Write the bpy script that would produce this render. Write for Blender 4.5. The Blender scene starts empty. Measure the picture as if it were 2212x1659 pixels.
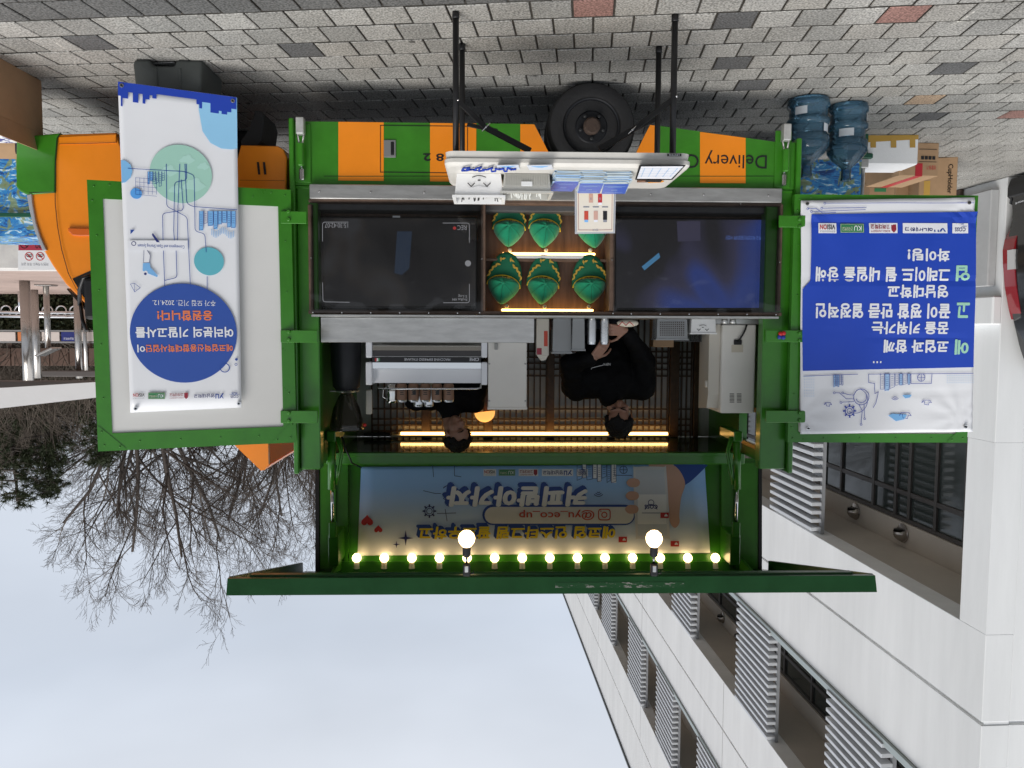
import bpy, bmesh, math, random
from mathutils import Vector, Matrix, Euler
random.seed(7)
sc = bpy.context.scene
COL = sc.collection
R = math.radians

# ---------------------------------------------------------------- camera
CAM_H = 1.54
F_PX = 1661.0                      # focal length in units of a 2212 px wide frame
YAW, PITCH, ROLL = R(1.55), math.atan(114.5/1661.0), 0.004
Fv = Vector((-math.sin(YAW)*math.cos(PITCH), math.cos(YAW)*math.cos(PITCH), math.sin(PITCH)))
Rv = Vector((math.cos(YAW), math.sin(YAW), 0))
Uv = Rv.cross(Fv)
Xc = (-Rv - ROLL*Uv).normalized()   # the phone was held upside down
Yc = (-Uv + ROLL*Rv).normalized()
cam = bpy.data.cameras.new('camera')
cam.sensor_width = 36.0
cam.lens = 36.0*F_PX/2212.0
cam.clip_start, cam.clip_end = 0.05, 2000
camo = bpy.data.objects.new('camera', cam)
COL.objects.link(camo)
mw = Matrix.Identity(4)
for i in range(3):
    mw[i][0], mw[i][1], mw[i][2] = Xc[i], Yc[i], -Fv[i]
mw[2][3] = CAM_H
camo.matrix_world = mw
sc.camera = camo
CAMP = Vector((0, 0, CAM_H))

# ---------------------------------------------------------------- sky, sun, exposure
SUN_EL, SUN_AZ = R(52), R(148)      # azimuth from +Y towards +X
wd = bpy.data.worlds.new('World'); sc.world = wd; wd.use_nodes = True
nt = wd.node_tree; nt.nodes.clear()
def wn(t, **k):
    n = nt.nodes.new(t)
    for a, b in k.items(): setattr(n, a, b)
    return n
wo = wn('ShaderNodeOutputWorld'); bg = wn('ShaderNodeBackground')
sky = wn('ShaderNodeTexSky', sky_type='NISHITA', sun_disc=False, sun_elevation=SUN_EL, sun_rotation=SUN_AZ,
         air_density=1.0, dust_density=2.0, ozone_density=1.0)
tc = wn('ShaderNodeTexCoord'); sep = wn('ShaderNodeSeparateXYZ')
nt.links.new(tc.outputs['Generated'], sep.inputs[0])
ramp = wn('ShaderNodeValToRGB')     # cloud deck: brighter towards the zenith, as an overcast sky is
ramp.color_ramp.elements[0].position = 0.0; ramp.color_ramp.elements[0].color = (.44, .465, .51, 1)
ramp.color_ramp.elements[1].position = 0.78; ramp.color_ramp.elements[1].color = (1.0, 1.0, 1.0, 1)
e = ramp.color_ramp.elements.new(.36); e.color = (.40, .435, .49, 1)
e = ramp.color_ramp.elements.new(.52); e.color = (.515, .54, .58, 1)
nt.links.new(sep.outputs['Z'], ramp.inputs[0])
noi = wn('ShaderNodeTexNoise'); noi.inputs['Scale'].default_value = 1.7; noi.inputs['Detail'].default_value = 4
mpg = wn('ShaderNodeMapping'); mpg.inputs['Scale'].default_value = (1, 1, 2.4)
nt.links.new(tc.outputs['Generated'], mpg.inputs[0]); nt.links.new(mpg.outputs[0], noi.inputs['Vector'])
mr = wn('ShaderNodeMapRange'); mr.inputs['From Min'].default_value = .3; mr.inputs['From Max'].default_value = .7
mr.inputs['To Min'].default_value = 8.7; mr.inputs['To Max'].default_value = 11.4
nt.links.new(noi.outputs['Fac'], mr.inputs[0])
mul = wn('ShaderNodeVectorMath', operation='SCALE')
nt.links.new(ramp.outputs[0], mul.inputs[0]); nt.links.new(mr.outputs[0], mul.inputs['Scale'])
mx = wn('ShaderNodeMix', data_type='RGBA'); mx.inputs['Factor'].default_value = .9
nt.links.new(sky.outputs[0], mx.inputs['A']); nt.links.new(mul.outputs[0], mx.inputs['B'])
nt.links.new(mx.outputs['Result'], bg.inputs['Color']); bg.inputs['Strength'].default_value = 0.1
nt.links.new(bg.outputs[0], wo.inputs[0])
sl = bpy.data.lights.new('sun', 'SUN'); sl.energy = 1.5; sl.angle = R(30); sl.color = (1, .965, .91)
so = bpy.data.objects.new('sun', sl); COL.objects.link(so)
so.rotation_euler = (R(90)-SUN_EL, 0, math.pi-SUN_AZ); so.location = (20, -8, 30)
vs = sc.view_settings
vs.view_transform = 'Standard'; vs.look = 'None'; vs.exposure = 0.62; vs.gamma = 1; vs.use_curve_mapping = False
sc.cycles.use_denoising = True
sc.cycles.max_bounces = 7; sc.cycles.transparent_max_bounces = 10
sc.cycles.diffuse_bounces = 4; sc.cycles.glossy_bounces = 4
sc.cycles.sample_clamp_indirect = 4.0
sc.cycles.caustics_reflective = sc.cycles.caustics_refractive = False

# ---------------------------------------------------------------- measuring helpers (a pixel on a known plane -> metres)
def ray(px, py):
    return (Fv*F_PX + Xc*(px-1106.0) - Yc*(py-829.5))
def at(px, py, y):
    d = ray(px, py); return CAMP + d*(y/d.y)
def atz(px, py, z):
    d = ray(px, py); return CAMP + d*((z-CAM_H)/d.z)
def atd(px, py, depth):
    d = ray(px, py); return CAMP + d*(depth/F_PX)
def X(px, y, py=600): return at(px, py, y).x
def Z(py, y, px=1100): return at(px, py, y).z

# ---------------------------------------------------------------- materials
MATS = {}
def mat(name, rgb, rough=.5, metal=0, var=0, vscale=8, bump=0, bscale=40, spec=.5, coat=0, stretch=None,
        rgb2=None, emit=None, estr=0, trans=0, ior=1.45, alpha=1, thr=None, detail=5, sheen=0):
    if name in MATS: return MATS[name]
    m = bpy.data.materials.new(name); m.use_nodes = True
    n = m.node_tree; b = n.nodes['Principled BSDF']
    b.inputs['Base Color'].default_value = (*rgb, 1)
    b.inputs['Roughness'].default_value = rough; b.inputs['Metallic'].default_value = metal
    b.inputs['Specular IOR Level'].default_value = spec; b.inputs['IOR'].default_value = ior
    b.inputs['Coat Weight'].default_value = coat; b.inputs['Coat Roughness'].default_value = .08
    b.inputs['Transmission Weight'].default_value = trans; b.inputs['Alpha'].default_value = alpha
    b.inputs['Sheen Weight'].default_value = sheen
    if emit:
        b.inputs['Emission Color'].default_value = (*emit, 1); b.inputs['Emission Strength'].default_value = estr
    if var or rgb2 or bump:
        t = n.nodes.new('ShaderNodeTexCoord'); mp = n.nodes.new('ShaderNodeMapping')
        if stretch: mp.inputs['Scale'].default_value = stretch
        n.links.new(t.outputs['Object'], mp.inputs[0])
    if var or rgb2:
        no = n.nodes.new('ShaderNodeTexNoise'); no.inputs['Scale'].default_value = vscale; no.inputs['Detail'].default_value = detail
        no.inputs['Roughness'].default_value = .65
        n.links.new(mp.outputs[0], no.inputs['Vector'])
        r = n.nodes.new('ShaderNodeValToRGB')
        lo, hi = thr or (.3, .7)
        r.color_ramp.elements[0].position, r.color_ramp.elements[1].position = lo, hi
        if rgb2: a, c = rgb, rgb2
        else: a, c = tuple(x*(1-var) for x in rgb), tuple(min(1, x*(1+var)) for x in rgb)
        r.color_ramp.elements[0].color = (*a, 1); r.color_ramp.elements[1].color = (*c, 1)
        n.links.new(no.outputs['Fac'], r.inputs[0]); n.links.new(r.outputs[0], b.inputs['Base Color'])
        if var:
            q = n.nodes.new('ShaderNodeMapRange'); q.inputs['To Min'].default_value = max(.02, rough-.08); q.inputs['To Max'].default_value = min(1, rough+.1)
            n.links.new(no.outputs['Fac'], q.inputs[0]); n.links.new(q.outputs[0], b.inputs['Roughness'])
    if bump:
        nb = n.nodes.new('ShaderNodeTexNoise'); nb.inputs['Scale'].default_value = bscale; nb.inputs['Detail'].default_value = 4
        n.links.new(mp.outputs[0], nb.inputs['Vector'])
        bp = n.nodes.new('ShaderNodeBump'); bp.inputs['Strength'].default_value = bump; bp.inputs['Distance'].default_value = .01
        n.links.new(nb.outputs['Fac'], bp.inputs['Height']); n.links.new(bp.outputs[0], b.inputs['Normal'])
    MATS[name] = m
    return m
def wood(name, dark, light, scale=3, stretch=(14, 14, 1), rough=.5):
    if name in MATS: return MATS[name]
    m = mat(name, dark, rough, rgb2=light, vscale=scale, stretch=stretch, bump=.15, bscale=scale*2, thr=(.3, .72), detail=8)
    return m
green = mat('truck_green_paint', (.034, .185, .011), .3, var=.15, vscale=5, coat=.25, bump=.06, bscale=7)
green_in = green
orange = mat('truck_orange_paint', (.80, .235, .008), .35, var=.05, vscale=4, coat=.3)
steel = mat('brushed_steel', (.50, .50, .49), .36, .85, var=.14, vscale=6, stretch=(1, 1, 5), bump=.05, bscale=60)
chrome = mat('chrome', (.75, .75, .76), .12, 1)
black = mat('black_plastic', (.008, .008, .009), .4, var=.2)
rubber = mat('tyre_rubber', (.012, .012, .013), .75, var=.2, vscale=20, bump=.2, bscale=60)
dkmetal = mat('dark_steel', (.02, .021, .023), .5, .3, var=.2)
white_pl = mat('white_plastic', (.78, .78, .77), .35, var=.03, vscale=12)
cream = mat('cream_enamel', (.78, .75, .69), .35, var=.03, vscale=6)
brownwood = wood('walnut_board', (.062, .034, .021), (.155, .09, .058), 2.2, (10, 10, 1.0))
framewood = wood('oak_frame', (.085, .052, .036), (.17, .108, .075), 5, (3, 3, 3))
cardboard = mat('cardboard', (.36, .23, .13), .85, var=.10, vscale=6, bump=.08, bscale=50)
vinyl = mat('white_vinyl_banner', (.80, .81, .84), .38, var=.015, vscale=3, bump=.10, bscale=3)
def ink(name, rgb, rough=.42): return mat('ink_'+name, rgb, rough, var=.02, vscale=5)
i_blue = ink('royal_blue', (.016, .055, .42)); i_navy = ink('navy', (.02, .03, .17)); i_dblue = ink('deep_blue', (.022, .075, .34))
i_white = ink('white', (.80, .81, .85)); i_orange = ink('salmon', (.80, .22, .085)); i_mint = ink('mint', (.36, .66, .50))
i_sky = ink('sky_blue', (.20, .46, .80)); i_pale = ink('pale_blue', (.36, .54, .78)); i_red = ink('red', (.48, .03, .035)); i_yel = ink('yellow', (.80, .62, .035))
i_black = ink('black', (.01, .01, .012)); i_grey = ink('grey', (.25, .26, .29)); i_green = ink('logo_green', (.04, .22, .09)); i_teal = ink('teal', (.12, .46, .55))
i_palegreen = ink('pale_green', (.36, .62, .52)); i_maroon = ink('maroon', (.30, .03, .05)); i_cream = ink('cream', (.76, .70, .58)); i_skin = ink('peach', (.60, .36, .28))

# ---------------------------------------------------------------- mesh helpers
def link(o, parent=None):
    COL.objects.link(o)
    if parent:
        o.parent = parent
        o.matrix_parent_inverse = PINV.get(parent.name) or Matrix.Identity(4)
    return o
PINV = {}
def obj(name, bm, m, parent=None, smooth=None, world=True):
    me = bpy.data.meshes.new(name)
    if isinstance(bm, bmesh.types.BMesh):
        bm.normal_update(); bm.to_mesh(me); bm.free()
    else: me = bm
    ms = m if isinstance(m, (list, tuple)) else [m]
    me.materials.clear()
    for q in ms: me.materials.append(q)
    if smooth:
        me.polygons.foreach_set('use_smooth', [True]*len(me.polygons))
        if smooth is not True: me.set_sharp_from_angle(angle=R(smooth))
    o = bpy.data.objects.new(name, me)
    return link(o, parent)
def tag(o, label, cat, group=None):
    o['label'] = label; o['category'] = cat
    if group: o['group'] = group
    return o
def thing(name, label, cat, loc=(0, 0, 0), group=None, rz=0):
    """Empty at the base; children keep world coordinates unless built locally."""
    o = bpy.data.objects.new(name, None); COL.objects.link(o)
    o.empty_display_size = .1
    o.location = loc; o.rotation_euler = (0, 0, rz)
    tag(o, label, cat, group)
    return o
def root_at(o):
    """Children of o given in world coordinates."""
    PINV[o.name] = (Matrix.Translation(o.location) @ Euler(o.rotation_euler).to_matrix().to_4x4()).inverted()
    return o
def wthing(name, label, cat, loc=(0, 0, 0), group=None):
    return root_at(thing(name, label, cat, loc, group))
def struct(o): o['kind'] = 'structure'; return o
def B(): return bmesh.new()
def box(bm, x0, x1, y0, y1, z0, z1, bev=0, seg=1, mi=0):
    if x0 > x1: x0, x1 = x1, x0
    if y0 > y1: y0, y1 = y1, y0
    if z0 > z1: z0, z1 = z1, z0
    v = [bm.verts.new(p) for p in ((x0,y0,z0),(x1,y0,z0),(x1,y1,z0),(x0,y1,z0),(x0,y0,z1),(x1,y0,z1),(x1,y1,z1),(x0,y1,z1))]
    fs = [bm.faces.new([v[i] for i in f]) for f in ((3,2,1,0),(4,5,6,7),(0,1,5,4),(1,2,6,5),(2,3,7,6),(3,0,4,7))]
    for f in fs: f.material_index = mi
    if bev:
        bev = min(bev, .49*min(x1-x0, y1-y0, z1-z0))
        es = list({e for f in fs for e in f.edges})
        r = bmesh.ops.bevel(bm, geom=es, offset=bev, segments=seg, affect='EDGES', profile=.6)
        for f in r['faces']: f.material_index = mi
    return bm
def bxo(name, x0, x1, y0, y1, z0, z1, m, parent=None, bev=.004, seg=1):
    return obj(name, box(B(), x0, x1, y0, y1, z0, z1, bev, seg), m, parent)
def pbox(px0, px1, py0, py1, y0, y1):
    """box bounds from photo pixels measured on the front plane y0"""
    pm, qm = (px0+px1)/2, (py0+py1)/2
    return (at(px1, qm, y0).x, at(px0, qm, y0).x, y0, y1, at(pm, py0, y0).z, at(pm, py1, y0).z)
def frame_of(d):
    d = d.normalized(); a = Vector((0, 0, 1)) if abs(d.z) < .95 else Vector((1, 0, 0))
    u = d.cross(a).normalized(); return u, u.cross(d).normalized()
def tube(bm, pts, r, n=8, cap=True, mi=0):
    pts = [Vector(p) for p in pts]
    rs = r if isinstance(r, (list, tuple)) else [r]*len(pts)
    rings = []; u = None
    for i, p in enumerate(pts):
        d = (pts[min(i+1, len(pts)-1)]-pts[max(i-1, 0)])
        if d.length < 1e-9: d = Vector((0, 0, 1))
        d.normalize()
        if u is None: u, w = frame_of(d)
        else:
            u = (u - d*u.dot(d))
            if u.length < 1e-6: u, w = frame_of(d)
            u.normalize(); w = u.cross(d)
        rings.append([bm.verts.new(p + (u*math.cos(6.28318*k/n) + w*math.sin(6.28318*k/n))*rs[i]) for k in range(n)])
    for a, b in zip(rings, rings[1:]):
        for k in range(n):
            f = bm.faces.new((a[k], a[(k+1) % n], b[(k+1) % n], b[k])); f.material_index = mi; f.smooth = True
    if cap:
        f = bm.faces.new(rings[0][::-1]); f.material_index = mi
        f = bm.faces.new(rings[-1]); f.material_index = mi
    return bm
def lathe(bm, prof, c=(0, 0, 0), axis='z', n=32, mi=0, closed_ends=True, sx=1, sy=1):
    """prof: list of (radius, height)"""
    c = Vector(c); rings = []
    def P(r, h, a):
        x, y = r*math.cos(a)*sx, r*math.sin(a)*sy
        return {'z': Vector((x, y, h)), 'y': Vector((x, h, y)), 'x': Vector((h, x, y))}[axis] + c
    for r, h in prof:
        rings.append([bm.verts.new(P(max(r, 1e-5), h, 6.28318531*k/n)) for k in range(n)])
    for a, b in zip(rings, rings[1:]):
        for k in range(n):
            f = bm.faces.new((a[k], a[(k+1) % n], b[(k+1) % n], b[k])); f.material_index = mi; f.smooth = True
    if closed_ends:
        for rg in (rings[0], rings[-1]):
            f = bm.faces.new(rg); f.material_index = mi
    bmesh.ops.recalc_face_normals(bm, faces=bm.faces[:])
    return bm
def sphere(bm, c, r, n=16, m=10, sc_=(1, 1, 1), mi=0):
    c = Vector(c); V = bm.verts.new; fs = []
    rx, ry, rz = (r*q for q in sc_)
    top, bot = V(c+Vector((0, 0, rz))), V(c-Vector((0, 0, rz))); rg = []
    for j in range(1, m):
        t = math.pi*j/m; st, ct = math.sin(t), math.cos(t)
        rg.append([V((c.x+rx*st*math.cos(6.2831853*i/n), c.y+ry*st*math.sin(6.2831853*i/n), c.z+rz*ct)) for i in range(n)])
    for i in range(n):
        k = (i+1) % n
        fs.append(bm.faces.new((top, rg[0][i], rg[0][k]))); fs.append(bm.faces.new((bot, rg[-1][k], rg[-1][i])))
        for p, q in zip(rg, rg[1:]): fs.append(bm.faces.new((p[i], q[i], q[k], p[k])))
    for f in fs: f.material_index = mi; f.smooth = True
    return bm
def solid(bm, t):
    bm.normal_update(); bmesh.ops.solidify(bm, geom=bm.faces[:], thickness=t); bmesh.ops.recalc_face_normals(bm, faces=bm.faces[:])
def prism(bm, poly, axis, a0, a1, mi=0, bev=0):
    """poly: 2D points; axis 'y' -> (x,z) extruded in y; 'x' -> (y,z) extruded in x; 'z' -> (x,y)"""
    def P(p, a):
        return {'y': (p[0], a, p[1]), 'x': (a, p[0], p[1]), 'z': (p[0], p[1], a)}[axis]
    A = [bm.verts.new(P(p, a0)) for p in poly]; Bv = [bm.verts.new(P(p, a1)) for p in poly]
    n = len(poly); fs = [bm.faces.new(A), bm.faces.new(Bv[::-1])]
    for i in range(n): fs.append(bm.faces.new((A[i], Bv[i], Bv[(i+1) % n], A[(i+1) % n])))
    for f in fs: f.material_index = mi
    bmesh.ops.recalc_face_normals(bm, faces=fs)
    if bev:
        bmesh.ops.bevel(bm, geom=list({e for f in fs for e in f.edges}), offset=bev, segments=1, affect='EDGES')
    return bm
def rot_box(bm, c, size, rz, bev=0, rx=0, ry=0):
    n0 = len(bm.verts)
    t = B(); box(t, -size[0]/2, size[0]/2, -size[1]/2, size[1]/2, -size[2]/2, size[2]/2, bev)
    t.transform(Matrix.Translation(c) @ Euler((rx, ry, rz)).to_matrix().to_4x4())
    me = bpy.data.meshes.new('t'); t.to_mesh(me); t.free(); bm.from_mesh(me); bpy.data.meshes.remove(me)
    return bm

# ---------------------------------------------------------------- flat print on a plane, measured in photo pixels
class Plane:
    def __init__(s, o, u, v):
        s.o = Vector(o); s.u = Vector(u).normalized(); v = Vector(v); s.v = (v - s.u*v.dot(s.u)).normalized(); s.n = s.u.cross(s.v)
        # n faces the camera
        if (CAMP-s.o).dot(s.n) < 0: s.n = -s.n
    def uv(s, px, py):
        d = ray(px, py); t = (s.o-CAMP).dot(s.n)/d.dot(s.n); p = CAMP + d*t - s.o
        return (p.dot(s.u), p.dot(s.v))
    wave = None
    def P(s, uv, h=0): return s.o + s.u*uv[0] + s.v*uv[1] + s.n*(h + (s.wave(*uv) if s.wave else 0))
    def poly(s, bm, pts, h=.001, px=True, mi=0):
        q = [s.uv(*p) if px else p for p in pts]
        if s.wave and max(max(a[i] for a in q)-min(a[i] for a in q) for i in (0, 1)) > .05: return s.sheet(bm, q, h, mi)
        f = bm.faces.new([bm.verts.new(s.P(p, h)) for p in q]); f.material_index = mi
        f.normal_update()
        if f.normal.dot(s.n) < 0: f.normal_flip()
        return bm
    def sheet(s, bm, q, h, mi):
        """large print on a rippled cloth: cut into small faces that follow it"""
        t = bmesh.new(); t.faces.new([t.verts.new((a[0], a[1], 0)) for a in q]); st = .035
        for ax in (0, 1):
            lo, hi = min(a[ax] for a in q), max(a[ax] for a in q); k = lo+st
            while k < hi:
                bmesh.ops.bisect_plane(t, geom=t.verts[:]+t.edges[:]+t.faces[:], plane_co=(k, 0, 0) if ax == 0 else (0, k, 0), plane_no=(1, 0, 0) if ax == 0 else (0, 1, 0)); k += st
        for v in t.verts: v.co = s.P((v.co.x, v.co.y), h)
        t.normal_update()
        for f in t.faces:
            f.material_index = mi
            if f.normal.dot(s.n) < 0: f.normal_flip()
        me = bpy.data.meshes.new('q'); t.to_mesh(me); t.free(); bm.from_mesh(me); bpy.data.meshes.remove(me); return bm
    def rect(s, bm, x0, y0, x1, y1, h=.001, mi=0): return s.poly(bm, [(x0, y0), (x1, y0), (x1, y1), (x0, y1)], h, True, mi)
    def disc(s, bm, cx, cy, r, h=.001, n=40, ry=None, mi=0):
        c = s.uv(cx, cy); e = s.uv(cx+r, cy); rr = math.hypot(e[0]-c[0], e[1]-c[1]); k = (ry/r if ry else 1)
        return s.poly(bm, [(c[0]+rr*math.cos(6.2832*i/n), c[1]+rr*k*math.sin(6.2832*i/n)) for i in range(n)], h, False, mi)
    def ring(s, bm, cx, cy, r, w, h=.001, n=32, a0=0, a1=360):
        c = s.uv(cx, cy); sc1 = s.scale(cx, cy); r1, r2 = (r-w/2)*sc1, (r+w/2)*sc1
        for i in range(n):
            a, b = R(a0+(a1-a0)*i/n), R(a0+(a1-a0)*(i+1)/n)
            s.poly(bm, [(c[0]+q*math.cos(t), c[1]+q*math.sin(t)) for q, t in ((r1, a), (r2, a), (r2, b), (r1, b))], h, False)
        return bm
    def scale(s, px, py):
        a, b = s.uv(px, py), s.uv(px+10, py); return math.hypot(a[0]-b[0], a[1]-b[1])/10
    def line(s, bm, pts, w=2, h=.001):
        q = [Vector(s.uv(*p)) for p in pts]; k = s.scale(*pts[0])*w/2
        for a, b in zip(q, q[1:]):
            d = (b-a)
            if d.length < 1e-6: continue
            d.normalize(); nrm = Vector((-d.y, d.x))*k; d = d*k
            s.poly(bm, [tuple(a-d+nrm), tuple(b+d+nrm), tuple(b+d-nrm), tuple(a-d-nrm)], h, False)
        return bm
    def text(s, name, txt, x0, y0, x1, y1, m, parent, h=.002, bold=0, shear=0, thick=0):
        """text fitted to the photo rectangle; x0,y0 is its top-left in the (upside-down) photo"""
        me = text_mesh(txt, bold, shear)
        vs_ = [v.co for v in me.vertices]
        a0, a1 = min(v.x for v in vs_), max(v.x for v in vs_); b0, b1 = min(v.y for v in vs_), max(v.y for v in vs_)
        lo = s.uv(x1, y0); hi = s.uv(x0, y1)    # reading left is photo right
        for v in me.vertices:
            t = ((v.co.x-a0)/(a1-a0+1e-9), (v.co.y-b0)/(b1-b0+1e-9))
            v.co = s.P((lo[0]+(hi[0]-lo[0])*t[0], lo[1]+(hi[1]-lo[1])*t[1]), h+v.co.z)
        return obj(name, me, m, parent)
def text_mesh(txt, bold=0, shear=0):
    cu = bpy.data.curves.new('t', 'FONT'); cu.body = txt; cu.resolution_u = 3; cu.shear = shear
    cu.space_character = 1.0 + bold*1.2
    o = bpy.data.objects.new('t', cu); me = scratch_mesh(o)
    bpy.data.curves.remove(cu)
    if bold:                                # heavier strokes: shifted copies, each a hair above the last
        bm = bmesh.new()
        for k in range(9):
            t = me.copy(); a = .7854*k; dx, dy = (bold*math.cos(a), bold*math.sin(a)) if k < 8 else (0, 0)
            t.transform(Matrix.Translation((dx, dy, k*.00006))); bm.from_mesh(t); bpy.data.meshes.remove(t)
        bm.to_mesh(me); bm.free()
    return me
SCR = bpy.data.scenes.new('scratch')       # small side scene: modifiers and text are evaluated here, removed at the end
def scratch_mesh(o):
    SCR.collection.objects.link(o); vl = SCR.view_layers[0]; vl.update(); dg = vl.depsgraph; dg.update()
    me = bpy.data.meshes.new_from_object(o.evaluated_get(dg)); bpy.data.objects.remove(o); return me
# ================================================================ GROUND
def speckle(name, rgb, amt=.55, scale=95, rough=.8, patch=.12):
    m = bpy.data.materials.new(name); m.use_nodes = True; n = m.node_tree; b = n.nodes['Principled BSDF']
    g = n.nodes.new('ShaderNodeNewGeometry')
    n1 = n.nodes.new('ShaderNodeTexNoise'); n1.inputs['Scale'].default_value = scale; n1.inputs['Detail'].default_value = 2
    n2 = n.nodes.new('ShaderNodeTexNoise'); n2.inputs['Scale'].default_value = 2.3; n2.inputs['Detail'].default_value = 6
    n3 = n.nodes.new('ShaderNodeTexNoise'); n3.inputs['Scale'].default_value = 9; n3.inputs['Detail'].default_value = 8; n3.inputs['Roughness'].default_value = .75
    for q in (n1, n2, n3): n.links.new(g.outputs['Position'], q.inputs['Vector'])
    r1 = n.nodes.new('ShaderNodeMapRange'); r1.inputs['From Min'].default_value = .3; r1.inputs['From Max'].default_value = .7
    r1.inputs['To Min'].default_value = 1-amt; r1.inputs['To Max'].default_value = 1+amt
    r2 = n.nodes.new('ShaderNodeMapRange'); r2.inputs['From Min'].default_value = .3; r2.inputs['From Max'].default_value = .7
    r2.inputs['To Min'].default_value = 1-patch*1.6; r2.inputs['To Max'].default_value = 1+patch
    n.links.new(n1.outputs['Fac'], r1.inputs[0]); n.links.new(n2.outputs['Fac'], r2.inputs[0])
    mu = n.nodes.new('ShaderNodeMath'); mu.operation = 'MULTIPLY'
    n.links.new(r1.outputs[0], mu.inputs[0]); n.links.new(r2.outputs[0], mu.inputs[1])
    # scuffs: pale and dark blotches
    r3 = n.nodes.new('ShaderNodeValToRGB'); el = r3.color_ramp.elements
    el[0].position, el[0].color = .27, (.55, .55, .55, 1); el[1].position, el[1].color = .37, (1, 1, 1, 1)
    e3 = el.new(.67); e3.color = (1, 1, 1, 1); e4 = el.new(.76); e4.color = (1.5, 1.5, 1.48, 1)
    n.links.new(n3.outputs['Fac'], r3.inputs[0])
    sc1 = n.nodes.new('ShaderNodeVectorMath'); sc1.operation = 'SCALE'; sc1.inputs[0].default_value = rgb
    n.links.new(mu.outputs[0], sc1.inputs['Scale'])
    sc2 = n.nodes.new('ShaderNodeVectorMath'); sc2.operation = 'MULTIPLY'
    n.links.new(sc1.outputs[0], sc2.inputs[0]); n.links.new(r3.outputs[0], sc2.inputs[1])
    vo = n.nodes.new('ShaderNodeTexVoronoi'); vo.inputs['Scale'].default_value = 2.6; n.links.new(g.outputs['Position'], vo.inputs['Vector'])
    rv = n.nodes.new('ShaderNodeValToRGB'); rv.color_ramp.elements[0].position, rv.color_ramp.elements[0].color = .045, (.32, .32, .32, 1); rv.color_ramp.elements[1].position, rv.color_ramp.elements[1].color = .06, (1, 1, 1, 1)
    n.links.new(vo.outputs['Distance'], rv.inputs[0])
    ms = n.nodes.new('ShaderNodeMapping'); ms.inputs['Rotation'].default_value = (0, 0, R(25)); ms.inputs['Scale'].default_value = (9, .8, 1); n.links.new(g.outputs['Position'], ms.inputs[0])
    ns = n.nodes.new('ShaderNodeTexNoise'); ns.inputs['Scale'].default_value = 1.6; ns.inputs['Detail'].default_value = 3; n.links.new(ms.outputs[0], ns.inputs['Vector'])
    rs_ = n.nodes.new('ShaderNodeValToRGB'); rs_.color_ramp.elements[0].position, rs_.color_ramp.elements[0].color = .70, (1, 1, 1, 1); rs_.color_ramp.elements[1].position, rs_.color_ramp.elements[1].color = .76, (1.55, 1.55, 1.52, 1)
    n.links.new(ns.outputs['Fac'], rs_.inputs[0])
    s3 = n.nodes.new('ShaderNodeVectorMath'); s3.operation = 'MULTIPLY'; n.links.new(sc2.outputs[0], s3.inputs[0]); n.links.new(rv.outputs[0], s3.inputs[1])
    s4 = n.nodes.new('ShaderNodeVectorMath'); s4.operation = 'MULTIPLY'; n.links.new(s3.outputs[0], s4.inputs[0]); n.links.new(rs_.outputs[0], s4.inputs[1])
    n.links.new(s4.outputs[0], b.inputs['Base Color'])
    b.inputs['Roughness'].default_value = rough; b.inputs['Specular IOR Level'].default_value = .3
    bp = n.nodes.new('ShaderNodeBump'); bp.inputs['Strength'].default_value = .35; bp.inputs['Distance'].default_value = .004
    n.links.new(n1.outputs['Fac'], bp.inputs['Height']); n.links.new(bp.outputs[0], b.inputs['Normal'])
    return m
gp = [speckle('granite_paver_%d' % i, c) for i, c in enumerate(((.275,.268,.25), (.31,.303,.285), (.24,.236,.222), (.29,.278,.255)))]
gp_dark = speckle('granite_paver_dark', (.095, .095, .096)); gp_red = speckle('granite_paver_red', (.24, .135, .115)); gp_beige = speckle('granite_paver_beige', (.33, .24, .165))
gp_band = speckle('granite_paver_band', (.11, .11, .108))
joint_m = mat('sand_joint', (.055, .050, .043), .95, var=.3, vscale=30)
bm = B(); S = 400
bm.faces.new([bm.verts.new(p) for p in ((-S, -60, -.012), (S, -60, -.012), (S, S, -.012), (-S, S, -.012))])
pavement = struct(obj('pavement', bm, joint_m))
PA = R(7.2); EU = Vector((math.cos(PA), math.sin(PA), 0)); EV = Vector((-math.sin(PA), math.cos(PA), 0))
A0 = atz(1281.7, 38.5, 0); PW, PD, GAP = .200, .207, .010
def paver_mesh(bm, c, jit=0, mi=0, jm=8):
    h = .5*(PW-GAP); k = .5*(PD-.019); b = .003
    dz = random.uniform(-.0022, .0012) if jit else 0
    tl = [random.uniform(-.001, .001) for _ in range(4)] if jit else [0]*4
    q = ((-h, -k), (h, -k), (h, k), (-h, k))
    lo = [bm.verts.new(c + EU*a + EV*d + Vector((0, 0, -.012))) for a, d in q]
    mid = [bm.verts.new(c + EU*a + EV*d + Vector((0, 0, dz+t-.004))) for (a, d), t in zip(q, tl)]
    hi = [bm.verts.new(c + EU*(a*(1-b/h)) + EV*(d*(1-b/k)) + Vector((0, 0, dz+t))) for (a, d), t in zip(q, tl)]
    fs = [bm.faces.new(hi)]
    for i in range(4):
        j = (i+1) % 4
        fs.append(bm.faces.new((mid[i], mid[j], hi[j], hi[i]))); fs.append(bm.faces.new((lo[i], lo[j], mid[j], mid[i])))
    for f in fs: f.material_index = mi
    for f in fs[2::2]: f.material_index = jm
def cell_of(px, py):
    p = atz(px, py, 0) - A0; v = p.dot(EV); k = math.floor(v/PD); u = p.dot(EU) - (.5*PW if k % 2 else 0)
    return (math.floor(u/PW), k)
special = {}
for px, py in ((1237, 20), (1950, 46), (2190, 246)): special[cell_of(px, py)] = 5
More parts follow.
